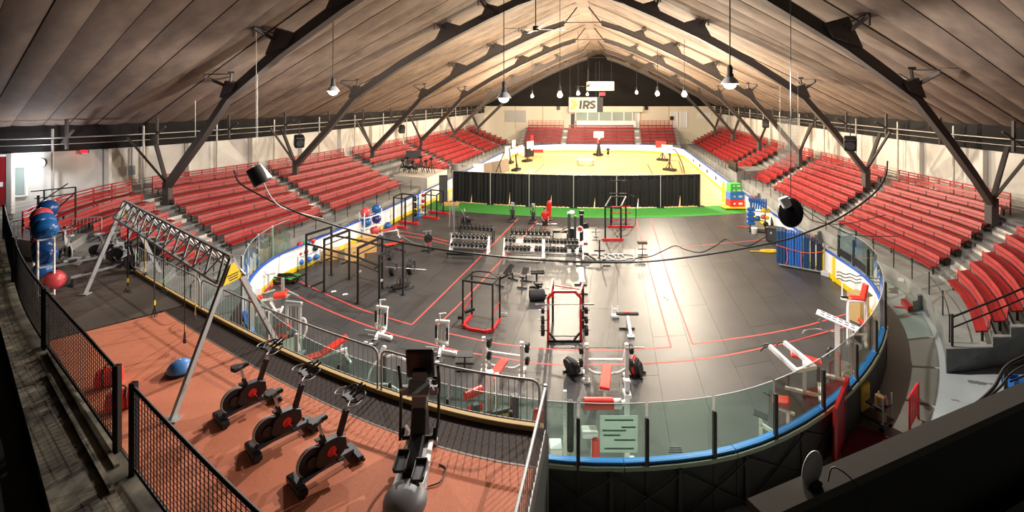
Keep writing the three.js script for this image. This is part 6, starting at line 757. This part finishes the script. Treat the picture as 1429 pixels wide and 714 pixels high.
  single('bucket', 'white bucket with label on the floor below the equipment tree', 'bucket', G(1052, 326), M.white, b => b.lathe([0, 0, 0], [[0, 0], [.15, 0], [.19, .38], [.2, .38], [.2, .4], [.18, .4], [.14, .02], [0, .02]], 20));
  single('extension_cord', 'short orange cord on the floor beside the equipment tree', 'cord', G(1040, 317), M.orangeStrap, b => b.tube([[-.6, .02, 0], [-.2, .03, -.1], [.1, .03, .1], [.4, .02, -.1]], .025, 20, 5));
  // folded mats strapped upright on a cart
  const c = G(1118, 374), cart = thing('mat_cart', 'steel cart carrying upright folded mats by the right boards', 'mat cart', c, -.62); part(cart, 'deck', M.galv, b => { b.box(0, .1, -.1, 2.0, .05, .9); b.bar([1.0, .1, -.5], [1.0, 1.3, -.5], .05, .05); b.bar([1.0, .1, .3], [1.0, 1.3, .3], .05, .05); b.bar([1.0, 1.3, -.5], [1.0, 1.3, .3], .05, .05); }); part(cart, 'castor', M.black, b => { for (const x of [-.85, .85]) for (const z of [-.45, .25]) b.cyl([x - .03, .05, z], [x + .03, .05, z], .05, .05, 10); });
  [[-.92, 1.75, .44, M.blueMatDark, 'dark blue folded mat at the outer end of the mat cart'], [-.5, 1.72, .36, M.blueMat, 'bright blue folded mat beside the dark blue one'], [-.12, 1.74, .34, M.blueMat, 'bright blue folded mat in the middle of the cart'], [.22, 1.62, .26, M.blueMatDark, 'slate blue folded mat next to the black ones'], [.5, 1.5, .2, M.navy, 'thin navy folded mat with ribbed edge'], [.78, 1.4, .24, M.navy, 'navy folded mat at the boards end of the cart']].forEach(([x, h, w, m, lb]) => { const k = thing('folded_mat', lb, 'mat', V(x, .125, -.1).applyAxisAngle(V(0, 1, 0), -.62).add(c), -.62, 'folded mats on the cart'); for (const s of [-1, 0, 1]) part(k, 'fold', m, b => b.rbox(s * w / 3, h / 2, 0, w / 3 - .008, h - Math.abs(s) * .03, .8 - Math.abs(s) * .03, .03)); });
  const st = thing('orange_strap', 'orange strap tied around the folded mats', 'strap', c.clone().setY(1.0), -.62); part(st, 'band', M.orangeStrap, b => { b.tube([[-1.15, .1, .33], [-.4, -.02, .345], [.3, -.05, .345], [1.0, .15, .32]], .022, 24, 5); b.tube([[-.65, .0, .34], [-.6, -.5, .35], [-.7, -.9, .36]], .02, 14, 5); b.tube([[.0, -.02, .345], [.02, -.9, .36]], .02, 4, 5); });
}
// ---------------------------------------------------------------- people
function figure(name, label, pos, turn, H, cloth) {
  const t = thing(name, label, 'person', pos, turn), s = H / 1.75;
  const J = { head: [0, 1.62, .02], neck: [0, 1.48, 0], chest: [0, 1.3, 0], waist: [0, 1.05, 0], hipL: [.09, .93, 0], hipR: [-.09, .93, 0], kneeL: [.11, .5, .02], kneeR: [-.11, .5, .02], ankL: [.12, .09, 0], ankR: [-.12, .09, 0], toeL: [.14, .04, .15], toeR: [-.14, .04, .15], shL: [.19, 1.4, 0], shR: [-.19, 1.4, 0], elL: [.26, 1.13, -.02], elR: [-.26, 1.13, -.02], wrL: [.2, .95, .14], wrR: [-.2, .95, .14], haL: [.15, .9, .2], haR: [-.15, .9, .2] };
  const B = (a, c, r0, r1) => [V(...J[a]), V(...J[c]), r0, r1];
  const body = [B('head', 'neck', .105, .06), B('neck', 'chest', .065, .12), B('chest', 'waist', .14, .125), B('shL', 'chest', .07, .1), B('shR', 'chest', .07, .1), B('waist', 'hipL', .11, .1), B('waist', 'hipR', .11, .1), B('hipL', 'kneeL', .09, .06), B('hipR', 'kneeR', .09, .06), B('kneeL', 'ankL', .058, .04), B('kneeR', 'ankR', .058, .04), B('ankL', 'toeL', .04, .035), B('ankR', 'toeR', .04, .035), B('shL', 'elL', .055, .042), B('shR', 'elR', .055, .042), B('elL', 'wrL', .042, .03), B('elR', 'wrR', .042, .03), B('wrL', 'haL', .032, .035), B('wrR', 'haR', .032, .035)];
  for (const sd of [1, -1]) for (let f = 0; f < 4; f++) body.push([V(sd * (.13 + f * .012), .9 - f * .004, .21), V(sd * (.11 + f * .012), .855, .235), .010, .008]); for (const sd of [1, -1]) body.push([V(sd * .14, .92, .19), V(sd * .1, .9, .22), .011, .009]);
  body.push([V(0, 1.63, .1), V(0, 1.6, .125), .012, .018], [V(.1, 1.62, .01), V(.1, 1.6, .01), .02, .015], [V(-.1, 1.62, .01), V(-.1, 1.6, .01), .02, .015]);
  const mesh = (bones, grow, nm, m, res = 72) => { const mc = new MarchingCubes(res, m, false, false, 60000), S = 1.0; mc.isolation = 0; const n = mc.size, h = mc.halfsize, q = new THREE.Vector3(), d = new THREE.Vector3();
    for (let z = 0; z < n; z++) for (let y = 0; y < n; y++) for (let x = 0; x < n; x++) { q.set((x - h) / h * S, (y - h) / h * S + .9, (z - h) / h * S); let D = 9; for (const [a, c, r0, r1] of bones) { const ab = d.copy(c).sub(a), L2 = ab.lengthSq(); let k = ((q.x - a.x) * ab.x + (q.y - a.y) * ab.y + (q.z - a.z) * ab.z) / L2; k = k < 0 ? 0 : k > 1 ? 1 : k; const dx = q.x - a.x - ab.x * k, dy = q.y - a.y - ab.y * k, dz = q.z - a.z - ab.z * k, e = Math.sqrt(dx * dx + dy * dy + dz * dz) - (r0 + (r1 - r0) * k) - grow, w = Math.max(0, .03 - Math.abs(D - e)) / .03; D = Math.min(D, e) - w * w * .03 / 4; } mc.field[x + y * n + z * n * n] = -D; }
    mc.update(); const c = mc.count, g = new THREE.BufferGeometry(); const P = new Float32Array(mc.positionArray.slice(0, c * 3)), N = new Float32Array(mc.normalArray.slice(0, c * 3)); for (let i = 0; i < c; i++) { P[i * 3] *= S * s; P[i * 3 + 1] = (P[i * 3 + 1] * S + .9) * s; P[i * 3 + 2] *= S * s; } g.setAttribute('position', new THREE.BufferAttribute(P, 3)); g.setAttribute('normal', new THREE.BufferAttribute(N, 3)); const o = new THREE.Mesh(g, m); o.name = nm; o.castShadow = o.receiveShadow = true; t.add(o); };
  const mid = (a, c, k, r0, r1) => { const A3 = V(...J[a]); return [A3, A3.clone().lerp(V(...J[c]), k), r0, r1]; };
  mesh(body, 0, 'body', M.skin); mesh([B('chest', 'waist', .145, .135), B('shL', 'chest', .075, .11), B('shR', 'chest', .075, .11), B('waist', 'hipL', .12, .105), B('waist', 'hipR', .12, .105), mid('shL', 'elL', .6, .068, .06), mid('shR', 'elR', .6, .068, .06)], .016, 'shirt', cloth[0]); mesh([B('waist', 'hipL', .11, .11), B('waist', 'hipR', .11, .11), mid('hipL', 'kneeL', cloth[2], .105, .085), mid('hipR', 'kneeR', cloth[2], .105, .085)], .018, 'shorts', cloth[1]); mesh([[V(0, 1.66, -.01), V(0, 1.64, -.03), .105, .1]], .004, 'hair', M.hair, 60); mesh([B('ankL', 'toeL', .05, .045), B('ankR', 'toeR', .05, .045)], .008, 'shoes', M.shoe, 60);
  return t;
}
figure('person', 'person in red shirt and dark shorts standing behind the dumbbell racks', G(760, 324), .3, 1.6, [M.shirtRed, M.darkCloth, .9]);
figure('person', 'person in dark clothes standing on the far basketball court', G(848, 219), 0, 1.55, [M.darkCloth, M.darkCloth, 1]);
{ const t = thing('tackle_dummy', 'tall red padded dummy standing at the turf edge behind the person', 'training dummy', G(765, 306), 0); part(t, 'pad', M.red, b => { b.cyl([0, .12, 0], [.05, 1.15, 0], .17, .19, 20); b.sph(.06, 1.2, 0, .18, 1, 1.0, 1, 16); }); part(t, 'base', M.black, b => { b.lathe([0, 0, 0], [[0, 0], [.35, 0], [.33, .08], [.16, .14], [0, .14]], 20); }); single('barbell', 'short barbell on the floor beside the red dummy', 'barbell', G(762, 313).setY(.06), M.silver, b => { b.cyl([-.75, 0, .1], [.75, 0, .1], .02); for (const x of [-.6, .6]) b.cyl([x - .04, 0, .1], [x + .04, 0, .1], .06, .06, 12); }); }
// ---------------------------------------------------------------- drape line and court
{
  const S = 37.8, lats = [-13.5, -10.15, -6.86, -3.2, .29, 3.85, 7.17], base = hall(-3, S, 0), t = thing('drape_wall', 'long black pipe and drape wall dividing gym and court', 'curtain', base), L = (lat, s, y) => hall(lat, s, y).sub(base), H = 2.65;
  for (let i = 0; i < 6; i++) for (let h = 0; h < 2; h++) {
    const a = lerp(lats[i], lats[i + 1], h / 2) - .02, c = lerp(lats[i], lats[i + 1], (h + 1) / 2) + .0, nx = 40, ny = 5, pos = [], idx = [], uv = [];
    for (let j = 0; j <= ny; j++) for (let k = 0; k <= nx; k++) { const v = j / ny, u = k / nx, flare = h === 0 ? Math.max(0, v - .6) * .28 * u : -Math.max(0, v - .6) * .28 * (1 - u) * -0; const lat = lerp(a, c - (h === 0 ? Math.max(0, v - .7) * .4 : 0), u); const p = L(lat, S + Math.sin(u * 34 + i) * .07 * (.4 + v * .6) + Math.sin(u * 13 + h) * .05, lerp(H - .03, .02, v)); pos.push(p.x, p.y, p.z); uv.push(u, v); }
    for (let j = 0; j < ny; j++) for (let k = 0; k < nx; k++) { const q = j * (nx + 1) + k; idx.push(q, q + 1, q + nx + 1, q + 1, q + nx + 2, q + nx + 1); }
    const g = new THREE.BufferGeometry(); g.setAttribute('position', new THREE.Float32BufferAttribute(pos, 3)); g.setAttribute('uv', new THREE.Float32BufferAttribute(uv, 2)); g.setIndex(idx); g.computeVertexNormals(); const m = new THREE.Mesh(g, M.curtain); m.name = 'drape'; m.castShadow = m.receiveShadow = true; t.add(m);
  }
  lats.forEach(x => { const p = part(t, 'pole', M.silver, b => b.cyl(L(x, S - .16, 0), L(x, S - .16, H + .06), .035, .035, 8)); part(p, 'base_plate', M.iron, b => { const q = L(x, S - .16, .015); b.box(q.x, q.y, q.z, .6, .03, .5); }); });
  for (let i = 0; i < 6; i++) part(t, 'crossbar', M.silver, b => b.bar(L(lats[i], S - .1, H), L(lats[i + 1], S - .1, H), .04, .04));
  for (const [x, y, w] of [[612, 281, 1.2]]) { const k = thing('wooden_step', 'pale wooden step at the left end of the drape wall', 'step', hall(-13.2, 36.4, 0)); part(k, 'tread', M.plywood, b => b.box(0, .16, 0, 1.4, .06, .8)); part(k, 'riser', M.tan, b => b.box(0, .07, .38, 1.4, .14, .03)); }
  const e = thing('dark_locker', 'dark grey cabinet standing at the left end of the drapes', 'cabinet', hall(-14.15, 37.1, 0), .2); part(e, 'body', M.iron, b => b.rbox(0, 1.15, 0, .7, 2.3, .5, .03)); part(e, 'door', M.darkGrey, b => { b.box(-.17, 1.15, .26, .32, 2.2, .02); b.box(.17, 1.15, .26, .32, 2.2, .02); }); part(e, 'pole', M.silver, b => b.cyl([.42, 0, .2], [.42, 2.5, .2], .03));
}
function hoop(label, pos, turn, opts = {}) { const t = thing('basketball_hoop', label, 'basketball hoop', pos, turn, 'portable basketball hoops'); const h = opts.h ?? 3.0; part(t, 'base', M.iron, b => b.rbox(0, .14, 0, 1.5, .28, .8, .06)); part(t, 'pole', opts.pole ?? M.iron, b => { b.bar([0, .2, .1], [0, h - .2, -.1], .12, .12); b.bar([.5, .2, .1], [0, 1.2, 0], .06, .06); b.bar([-.5, .2, .1], [0, 1.2, 0], .06, .06); }); part(t, 'arm', opts.pole ?? M.iron, b => { b.bar([0, h - .3, -.1], [0, h + .15, .5], .08, .08); b.bar([0, h - .5, -.1], [0, h, .5], .06, .06); }); part(t, 'backboard', opts.board ?? M.white, b => b.box(0, h + .4, .55, 1.5, 1.0, .05)); part(t, 'target', M.red, b => { for (const s of [-1, 1]) b.box(s * .29, h + .35, .585, .05, .42, .01); b.box(0, h + .56, .585, .6, .05, .01); b.box(0, h + .14, .585, .6, .05, .01); b.box(0, h + .88, .585, 1.5, .04, .01); }); part(t, 'rim', M.orangeStrap, b => b.tor([0, h + .05, .85], .23, .02, [0, 1, 0])); part(t, 'net', M.white, b => { for (let i = 0; i < 12; i++) { const a = i / 12 * 6.283, c = a + .5; b.cyl([Math.cos(a) * .23, h + .05, .85 + Math.sin(a) * .23], [Math.cos(c) * .13, h - .35, .85 + Math.sin(c) * .13], .008, .008, 4); b.cyl([Math.cos(c) * .23, h + .05, .85 + Math.sin(c) * .23], [Math.cos(a) * .13, h - .35, .85 + Math.sin(a) * .13], .008, .008, 4); } }); return t; }
hoop('portable basketball hoop on a black padded stand below the press box', G(834, 216.5), 0, { h: 2.85, pole: M.orangeStrap });
{ const p = G(834, 217); single('pole_padding', 'tall tapering black pad around the centre hoop stand', 'padding', p.clone().add(V(0, 0, .6)), M.black, b => { b.cyl([0, 0, 0], [0, 1.9, 0], .42, .2, 16); }); }
hoop('portable hoop folded beside the left court boards', G(735, 225.5), .9, { h: 2.0 }); hoop('portable hoop on the left court edge near the curtain', G(720, 238), 1.2, { h: 2.2 }); hoop('portable hoop by the leaning panels on the left', G(711, 228), 1.3, { h: 2.3 }); hoop('portable hoop at the right far court corner', G(924, 224), -.7, { h: 1.9, board: M.redDark }); hoop('portable hoop on the right court edge', G(934, 238), -.9, { h: 2.3 });
{
  let t = thing('white_bench', 'white table top bench standing in the middle of the court', 'table', G(817, 231)); part(t, 'top', M.white, b => b.box(0, .78, -.3, 2.1, .06, 1.3)); part(t, 'leg', M.iron, b => { for (const x of [-1, 1]) { b.bar([x, 0, .2], [x, .75, .2], .06, .06); b.bar([x, 0, -.8], [x, .75, -.8], .06, .06); } b.bar([-1, .1, .2], [-.3, .02, .25], .05, .05); b.bar([1, .1, .2], [.3, .02, .25], .05, .05); });
  t = thing('leaning_panels', 'brown folded panels leaning on the left court boards', 'panels', G(692, 243), .95); for (let i = 0; i < 3; i++) part(t, 'panel', std([0x6b5f52, 0x5c5248, 0x75695c][i], .8), b => b.box(-1.6 + i * 1.7, .75, -i * .05, 1.65, 1.5, .08, 0, -.18));
  single('black_boom', 'black boom pole leaning by the left court boards', 'pole', G(697, 245), M.black, b => { b.cyl([-.6, 0, 0], [.5, 2.6, -.5], .06); b.cyl([.2, 0, 0], [-.05, 1.3, -.2], .04); }); single('display_board', 'white display board standing at the left court edge', 'board', G(667, 248), M.white, b => { b.rbox(0, .8, 0, 1.2, 1.5, .1, .03, .3); b.box(.4, .03, .1, .5, .06, .6); }); single('tall_sign', 'tall white sign board on the left court boards', 'board', G(708, 226), M.boardWhite, b => { b.box(0, 1.3, -.4, .8, 1.7, .06, .4); b.bar([0, 0, -.4], [0, 1, -.4], .06, .06); });
  for (const [x, y, lb] of [[735, 219, 'dark wall pad at the left far corner of the court'], [741, 218, 'dark grey wall pad next to the corner gate']]) single('wall_pad', lb, 'padding', G(x, y), M.iron, b => b.rbox(0, 1.1, 0, .75, 2.2, .5, .1), 'dark corner pads'); single('corner_gate', 'red and blue gate in the left far corner boards', 'gate', G(751, 215), M.redDark, b => { b.box(0, .5, 0, 1.5, .5, .2); });
  single('red_corner_post', 'short red post above the far left boards', 'post', hall(-13.2, 75, 0), M.redDark, b => { b.rbox(0, 2.0, 0, .5, 1.5, .3, .05); b.bar([0, 0, 0], [0, 1.3, 0], .2, .2); }); single('black_boom', 'black bent boom pole at the right court boards', 'pole', G(953, 242), M.black, b => { b.tube([[-.9, 2.6, -2.2], [-.3, 2.5, -1.8], [.0, 1.2, -.5], [.15, 0, 0]], .06, 20, 6); b.cyl([-.1, 0, 0], [-.3, 1.4, -.6], .04); });
  for (let i = 0; i < 9; i++) single('board_advert', `${i % 2 ? 'dark' : 'pale'} sponsor sticker on the right court boards, ${['first', 'second', 'third', 'fourth', 'fifth', 'sixth', 'seventh', 'eighth', 'ninth'][i]} beyond the drapes`, 'sticker', hall(RB - .02, 44 + i * 2.2, .75), i % 2 ? M.darkGrey : M.lightGrey, b => b.box(0, 0, 0, .1, .35, .3), 'stickers on the right court boards');
  // camera platform on the left, dark screen on the right
  const pl = struct('wall_platform'); part(pl, 'platform_block', M.block, b => b.rings([20.6, 25.8].map(p => [row(-1, p, 9.9, 0), row(-1, p, 13.4, 0), row(-1, p, 13.4, 1.6), row(-1, p, 9.9, 1.6)]))); part(pl, 'platform_block', M.concrete, b => b.rings([26, 29].map(p => [row(1, p, 10.2, 0), row(1, p, 13.6, 0), row(1, p, 13.6, 1.6), row(1, p, 10.2, 1.6)])));
  t = thing('camera_gear', 'heap of black camera tripods and folded chairs on the left platform', 'camera gear', row(-1, 23, 11.9, 1.62)); for (let i = 0; i < 6; i++) part(t, 'tripod', M.black, b => { const x = -1.6 + i * .6, z = (i % 3) * .5 - .6; b.cyl([x - .4, 0, z], [x, 1.0 + (i % 2) * .3, z], .035); b.cyl([x + .4, 0, z + .2], [x, 1.0 + (i % 2) * .3, z], .035); b.cyl([x, 0, z - .4], [x, 1.0, z], .035); b.rbox(x, 1.1 + (i % 2) * .3, z, .3, .2, .4, .03); b.rbox(x + .2, .5, z + .1, .7, .08, .5, .03, i, .2, .2); }); part(t, 'screen', M.darkGrey, b => { b.box(-.6, 1.65, -.9, 1.5, .8, .06, .2); b.bar([-.6, 0, -.9], [-.6, 1.3, -.9], .06, .06); });
  t = thing('dark_screen', 'black cloth screen at the front of the right platform', 'screen', row(1, 26.4, 10.2, 1.6)); part(t, 'cloth', M.black, b => b.bar(row(1, 25.9, 10.15, 2.0).sub(t.position), row(1, 29.1, 10.15, 2.0).sub(t.position), .05, .95)); part(t, 'post', M.iron, b => { for (const p of [25.9, 29.1]) { const q = row(1, p, 10.22, 0).sub(t.position); b.bar([q.x, 0, q.z], [q.x, 1.0, q.z], .06, .06); } });
  single('waste_bin', 'grey round bin on the ledge behind the left boards', 'bin', row(-1, 27.5, 9.6, 0), M.grey, b => b.lathe([0, 0, 0], [[0, 0], [.35, 0], [.42, 1.9], [.46, 1.9], [.46, 1.98], [0, 1.98]], 20));
}
// ---------------------------------------------------------------- banner, signs, fans, speakers, cables
function canvasTex(w, h, f) { const c = document.createElement('canvas'); c.width = w; c.height = h; f(c.getContext('2d')); const t = new THREE.CanvasTexture(c); t.colorSpace = THREE.SRGBColorSpace; return t; }
{
  const p = far(813, 146, 68), m = canvasTex(512, 284, g => { g.fillStyle = '#8f8d86'; g.fillRect(0, 0, 512, 284); g.fillStyle = '#c99a2a'; g.beginPath(); g.moveTo(20, 50); g.lineTo(90, 50); g.lineTo(160, 142); g.lineTo(90, 234); g.lineTo(20, 234); g.lineTo(85, 142); g.fill(); g.fillStyle = '#77766e'; g.beginPath(); g.moveTo(20, 50); g.lineTo(48, 50); g.lineTo(105, 142); g.lineTo(48, 234); g.lineTo(20, 234); g.lineTo(80, 142); g.fill(); g.strokeStyle = '#2d2e2d'; g.lineWidth = 40; g.lineJoin = 'miter'; g.beginPath(); g.moveTo(205, 222); g.lineTo(222, 62); g.moveTo(268, 222); g.lineTo(283, 82); g.lineTo(330, 82); g.quadraticCurveTo(375, 84, 366, 122); g.quadraticCurveTo(360, 158, 320, 158); g.lineTo(278, 158); g.moveTo(322, 158); g.lineTo(352, 222); g.moveTo(486, 92); g.quadraticCurveTo(445, 72, 418, 88); g.quadraticCurveTo(392, 108, 425, 134); g.quadraticCurveTo(486, 158, 462, 190); g.quadraticCurveTo(430, 216, 384, 190); g.stroke(); });
  const t = thing('banner', 'grey banner with yellow chevron reading IRS above the press box', 'banner', p); part(t, 'cloth', M.lightGrey, b => b.box(0, 0, -.02, 4.1, 2.2, .03)); const pm = new THREE.Mesh(new THREE.PlaneGeometry(4.06, 2.16), std(0xffffff, .8, 0, { map: m })); pm.name = 'printed_face'; pm.position.z = .002; pm.castShadow = pm.receiveShadow = true; t.add(pm); part(t, 'top_bar', M.iron, b => b.cyl([-2.1, 1.12, 0], [2.1, 1.12, 0], .05)); part(t, 'suspension_wire', M.iron, b => { for (const x of [-1.9, 1.9]) b.cyl([x, 1.12, 0], [x, 6.2, 0], .02, .02, 5); });
  const q = thing('heater_unit', 'white box heater unit hung below the black gable', 'heater', far(837, 120, 74)); part(q, 'casing', M.creamWall, b => b.rbox(0, 0, 0, 4.2, 1.4, 1.2, .05)); part(q, 'grille', M.darkGrey, b => { for (let i = 0; i < 6; i++) b.box(1.5, -.4 + i * .16, .62, .8, .05, .03); b.rbox(-1.75, .0, .62, .5, .8, .05, .1); }); part(q, 'hanger', M.iron, b => { for (const x of [-1.8, 1.8]) b.cyl([x, .7, 0], [x, 5.2, 0], .03, .03, 5); });
  const e = thing('exit_sign', 'glowing red exit sign before the dark far gable', 'sign', far(840, 131, 76)); part(e, 'sign_box', M.darkGrey, b => b.box(0, 0, 0, .95, .5, .1)); part(e, 'glowing_face', M.exitRed, b => b.box(0, 0, .06, .9, .44, .02)); const l = new THREE.PointLight(0xff2030, 3, 0, 2); l.position.set(0, 0, .35); l.castShadow = true; l.name = 'sign_light'; e.add(l); part(e, 'hanger', M.iron, b => b.cyl([0, .25, 0], [0, 5, 0], .02, .02, 5));
  const sb = thing('dark_scoreboard', 'dark hanging scoreboard frame beside the banner', 'scoreboard', far(836, 146, 69)); part(sb, 'frame', M.blackMatte, b => b.box(0, 0, 0, 1.0, 2.2, .3)); part(sb, 'hanger', M.iron, b => b.cyl([0, 1.1, 0], [0, 6.4, 0], .03, .03, 5));
  const fan = (x, y, d, r, a, lb) => { const t2 = thing('ceiling_fan', lb, 'ceiling fan', far(x, y, d), a, 'ceiling fans under the ridge'); part(t2, 'hub', M.iron, b => b.cyl([0, -.12, 0], [0, .14, 0], .16, .16, 16)); for (let i = 0; i < 4; i++) part(t2, 'blade', M.iron, b => { const c = Math.cos(i * 1.5708), s = Math.sin(i * 1.5708); b.bar([c * .15, -.03, s * .15], [c * r, -.03, s * r], .16, .02); }); part(t2, 'downrod', M.iron, b => b.cyl([0, .1, 0], [0, 2.2, 0], .03, .03, 6)); };
  fan(747, 40, 26, 1.8, .2, 'large four blade ceiling fan hung under the ridge over the curtain side'); fan(820, 120, 58, 1.9, .5, 'distant ceiling fan hung in front of the heater unit');
  // loudspeakers
  const sp = (x, y, d, tn, lb, top) => { const o = far(x, y, d), t2 = thing('hanging_speaker', lb, 'loudspeaker', o, tn, 'black loudspeakers on the roof arches'); part(t2, 'cabinet', M.black, b => b.rbox(0, 0, 0, .62, .78, .6, .1, 0, .35)); part(t2, 'grille', M.darkGrey, b => { b.cyl([0, -.1, .28], [0, -.12, .33], .24, .24, 18); b.cyl([0, .22, .2], [0, .21, .24], .1, .1, 12); }); part(t2, 'bracket', M.iron, b => b.cyl([0, .35, 0], [0, top, 0], .03, .03, 6)); };
  sp(417, 197, 31, .6, 'black loudspeaker fixed to the left roof arch behind the wide benches', 1.4); sp(1186, 200, 27, -.6, 'black loudspeaker fixed to the right roof arch', 1.2); sp(1068, 172, 46, -.5, 'black loudspeaker on a far right roof arch', 1.2); sp(560, 180, 48, .5, 'black loudspeaker on a far left roof arch', 1.2);
  { const o = far(360, 244, 15), t2 = thing('drum_speaker', 'black and white drum shaped speaker hung over the left bleachers', 'loudspeaker', o, .5); part(t2, 'drum', M.black, b => b.cyl([-.14, .24, 0], [.12, -.26, .12], .24, .27, 24)); part(t2, 'white_cap', M.white, b => b.cyl([-.04, .30, -.02], [.22, -.16, .1], .12, .2, 20)); part(t2, 'wire', M.pipe, b => b.cyl([-.06, .25, 0], [-.06, 4.6, 0], .006, .006, 5)); }
  { const o = far(1103, 297, 14), t2 = thing('dish_speaker', 'large black dish speaker with painted white highlight hung over the blue mats', 'dish lamp', o, -.5); part(t2, 'dish', M.blackGloss, b => { const g = new THREE.LatheGeometry([[0, -.2], [.14, -.19], [.28, -.12], [.38, .0], [.4, .06], [.36, .08], [0, .1]].map(p => new THREE.Vector2(...p)), 28); g.rotateX(1.1); g.rotateZ(.5); g.scale(.85, 1.15, 1); b.add(g); }); part(t2, 'painted_highlight', M.white, b => b.rbox(-.14, .3, -.02, .3, .34, .12, .06, .3, -.4, .4)); part(t2, 'wire', M.black, b => { b.tube([[.1, .38, 0], [.5, .05, 0], [1.4, -.35, .3], [2.4, -.2, .6]], .012, 20, 5); b.cyl([0, .4, 0], [.0, 7.0, 0], .01, .01, 4); }); }  // hanging loudspeaker, no lamp; its white block is a painted gloss highlight
  // the long sagging cable
  const cab = [[326, 238, 20], [334, 255, 19.5], [362, 272, 19], [395, 288, 18.4], [432, 303, 17.8], [476, 317, 17.2], [531, 332, 16.6], [602, 346, 16.1], [688, 357, 15.7], [760, 363, 15.5], [840, 366, 15.5], [912, 364, 15.7], [1005, 352, 16.2], [1085, 337, 16.9], [1120, 326, 17.3], [1171, 304, 18], [1218, 271, 19], [1235, 246, 19.8], [1238, 225, 20.5]];
  const sg = (nm, lb, pts, m, r, n = 120) => single(nm, lb, 'cable', V(0, 0, 0), m, b => b.tube(pts.map(q => far(...q)), r, n, 6)); sg('sagging_cable', 'long black cable sagging across the gym from arch to arch', cab, M.black, .035, 160); sg('sagging_cable', 'thin pale rope hanging from the drum speaker toward the left boards', [[365, 250, 16], [378, 275, 17], [395, 290, 18], [430, 300, 20], [450, 305, 22]], M.lightGrey, .018, 40);
  sg('sagging_cable', 'thin black cord running from the dish speaker along the bleacher front', [[1112, 285, 14.2], [1135, 308, 15], [1180, 312, 17], [1235, 300, 19]], M.black, .015, 40);
  for (const [x, d, y1] of [[359, 22, 60], [272, 20, 150], [1088, 30, 100], [1113, 30, 110]]) { const a = far(x, y1 > 100 ? 190 : 200, d); single('drop_wire', 'thin grey wire hanging straight down from the roof', 'wire', a, M.pipe, b => b.cyl([0, 0, 0], [0, Math.min(5, (200 - y1) / 650 * d), 0], .008, .008, 4), 'drop wires from the roof'); }
  const nt = thing('hanging_net', 'grey netting hung beside the far right roof arch', 'net', far(1100, 200, 40)); part(nt, 'net_cords', M.greyWall, b => { for (let i = 0; i <= 16; i++) b.bar([-.9 + i * .11, -2.0, 0], [-.9 + i * .11, 2.2, 0], .022, .022); for (let i = 0; i <= 34; i++) b.bar([-.9, -2 + i * .123, 0], [.86, -2 + i * .123, 0], .022, .022); }); part(nt, 'top_bar', M.iron, b => b.bar([-1, 2.2, 0], [1, 2.2, 0], .06, .06));
}
renderer.render(scene, camera);
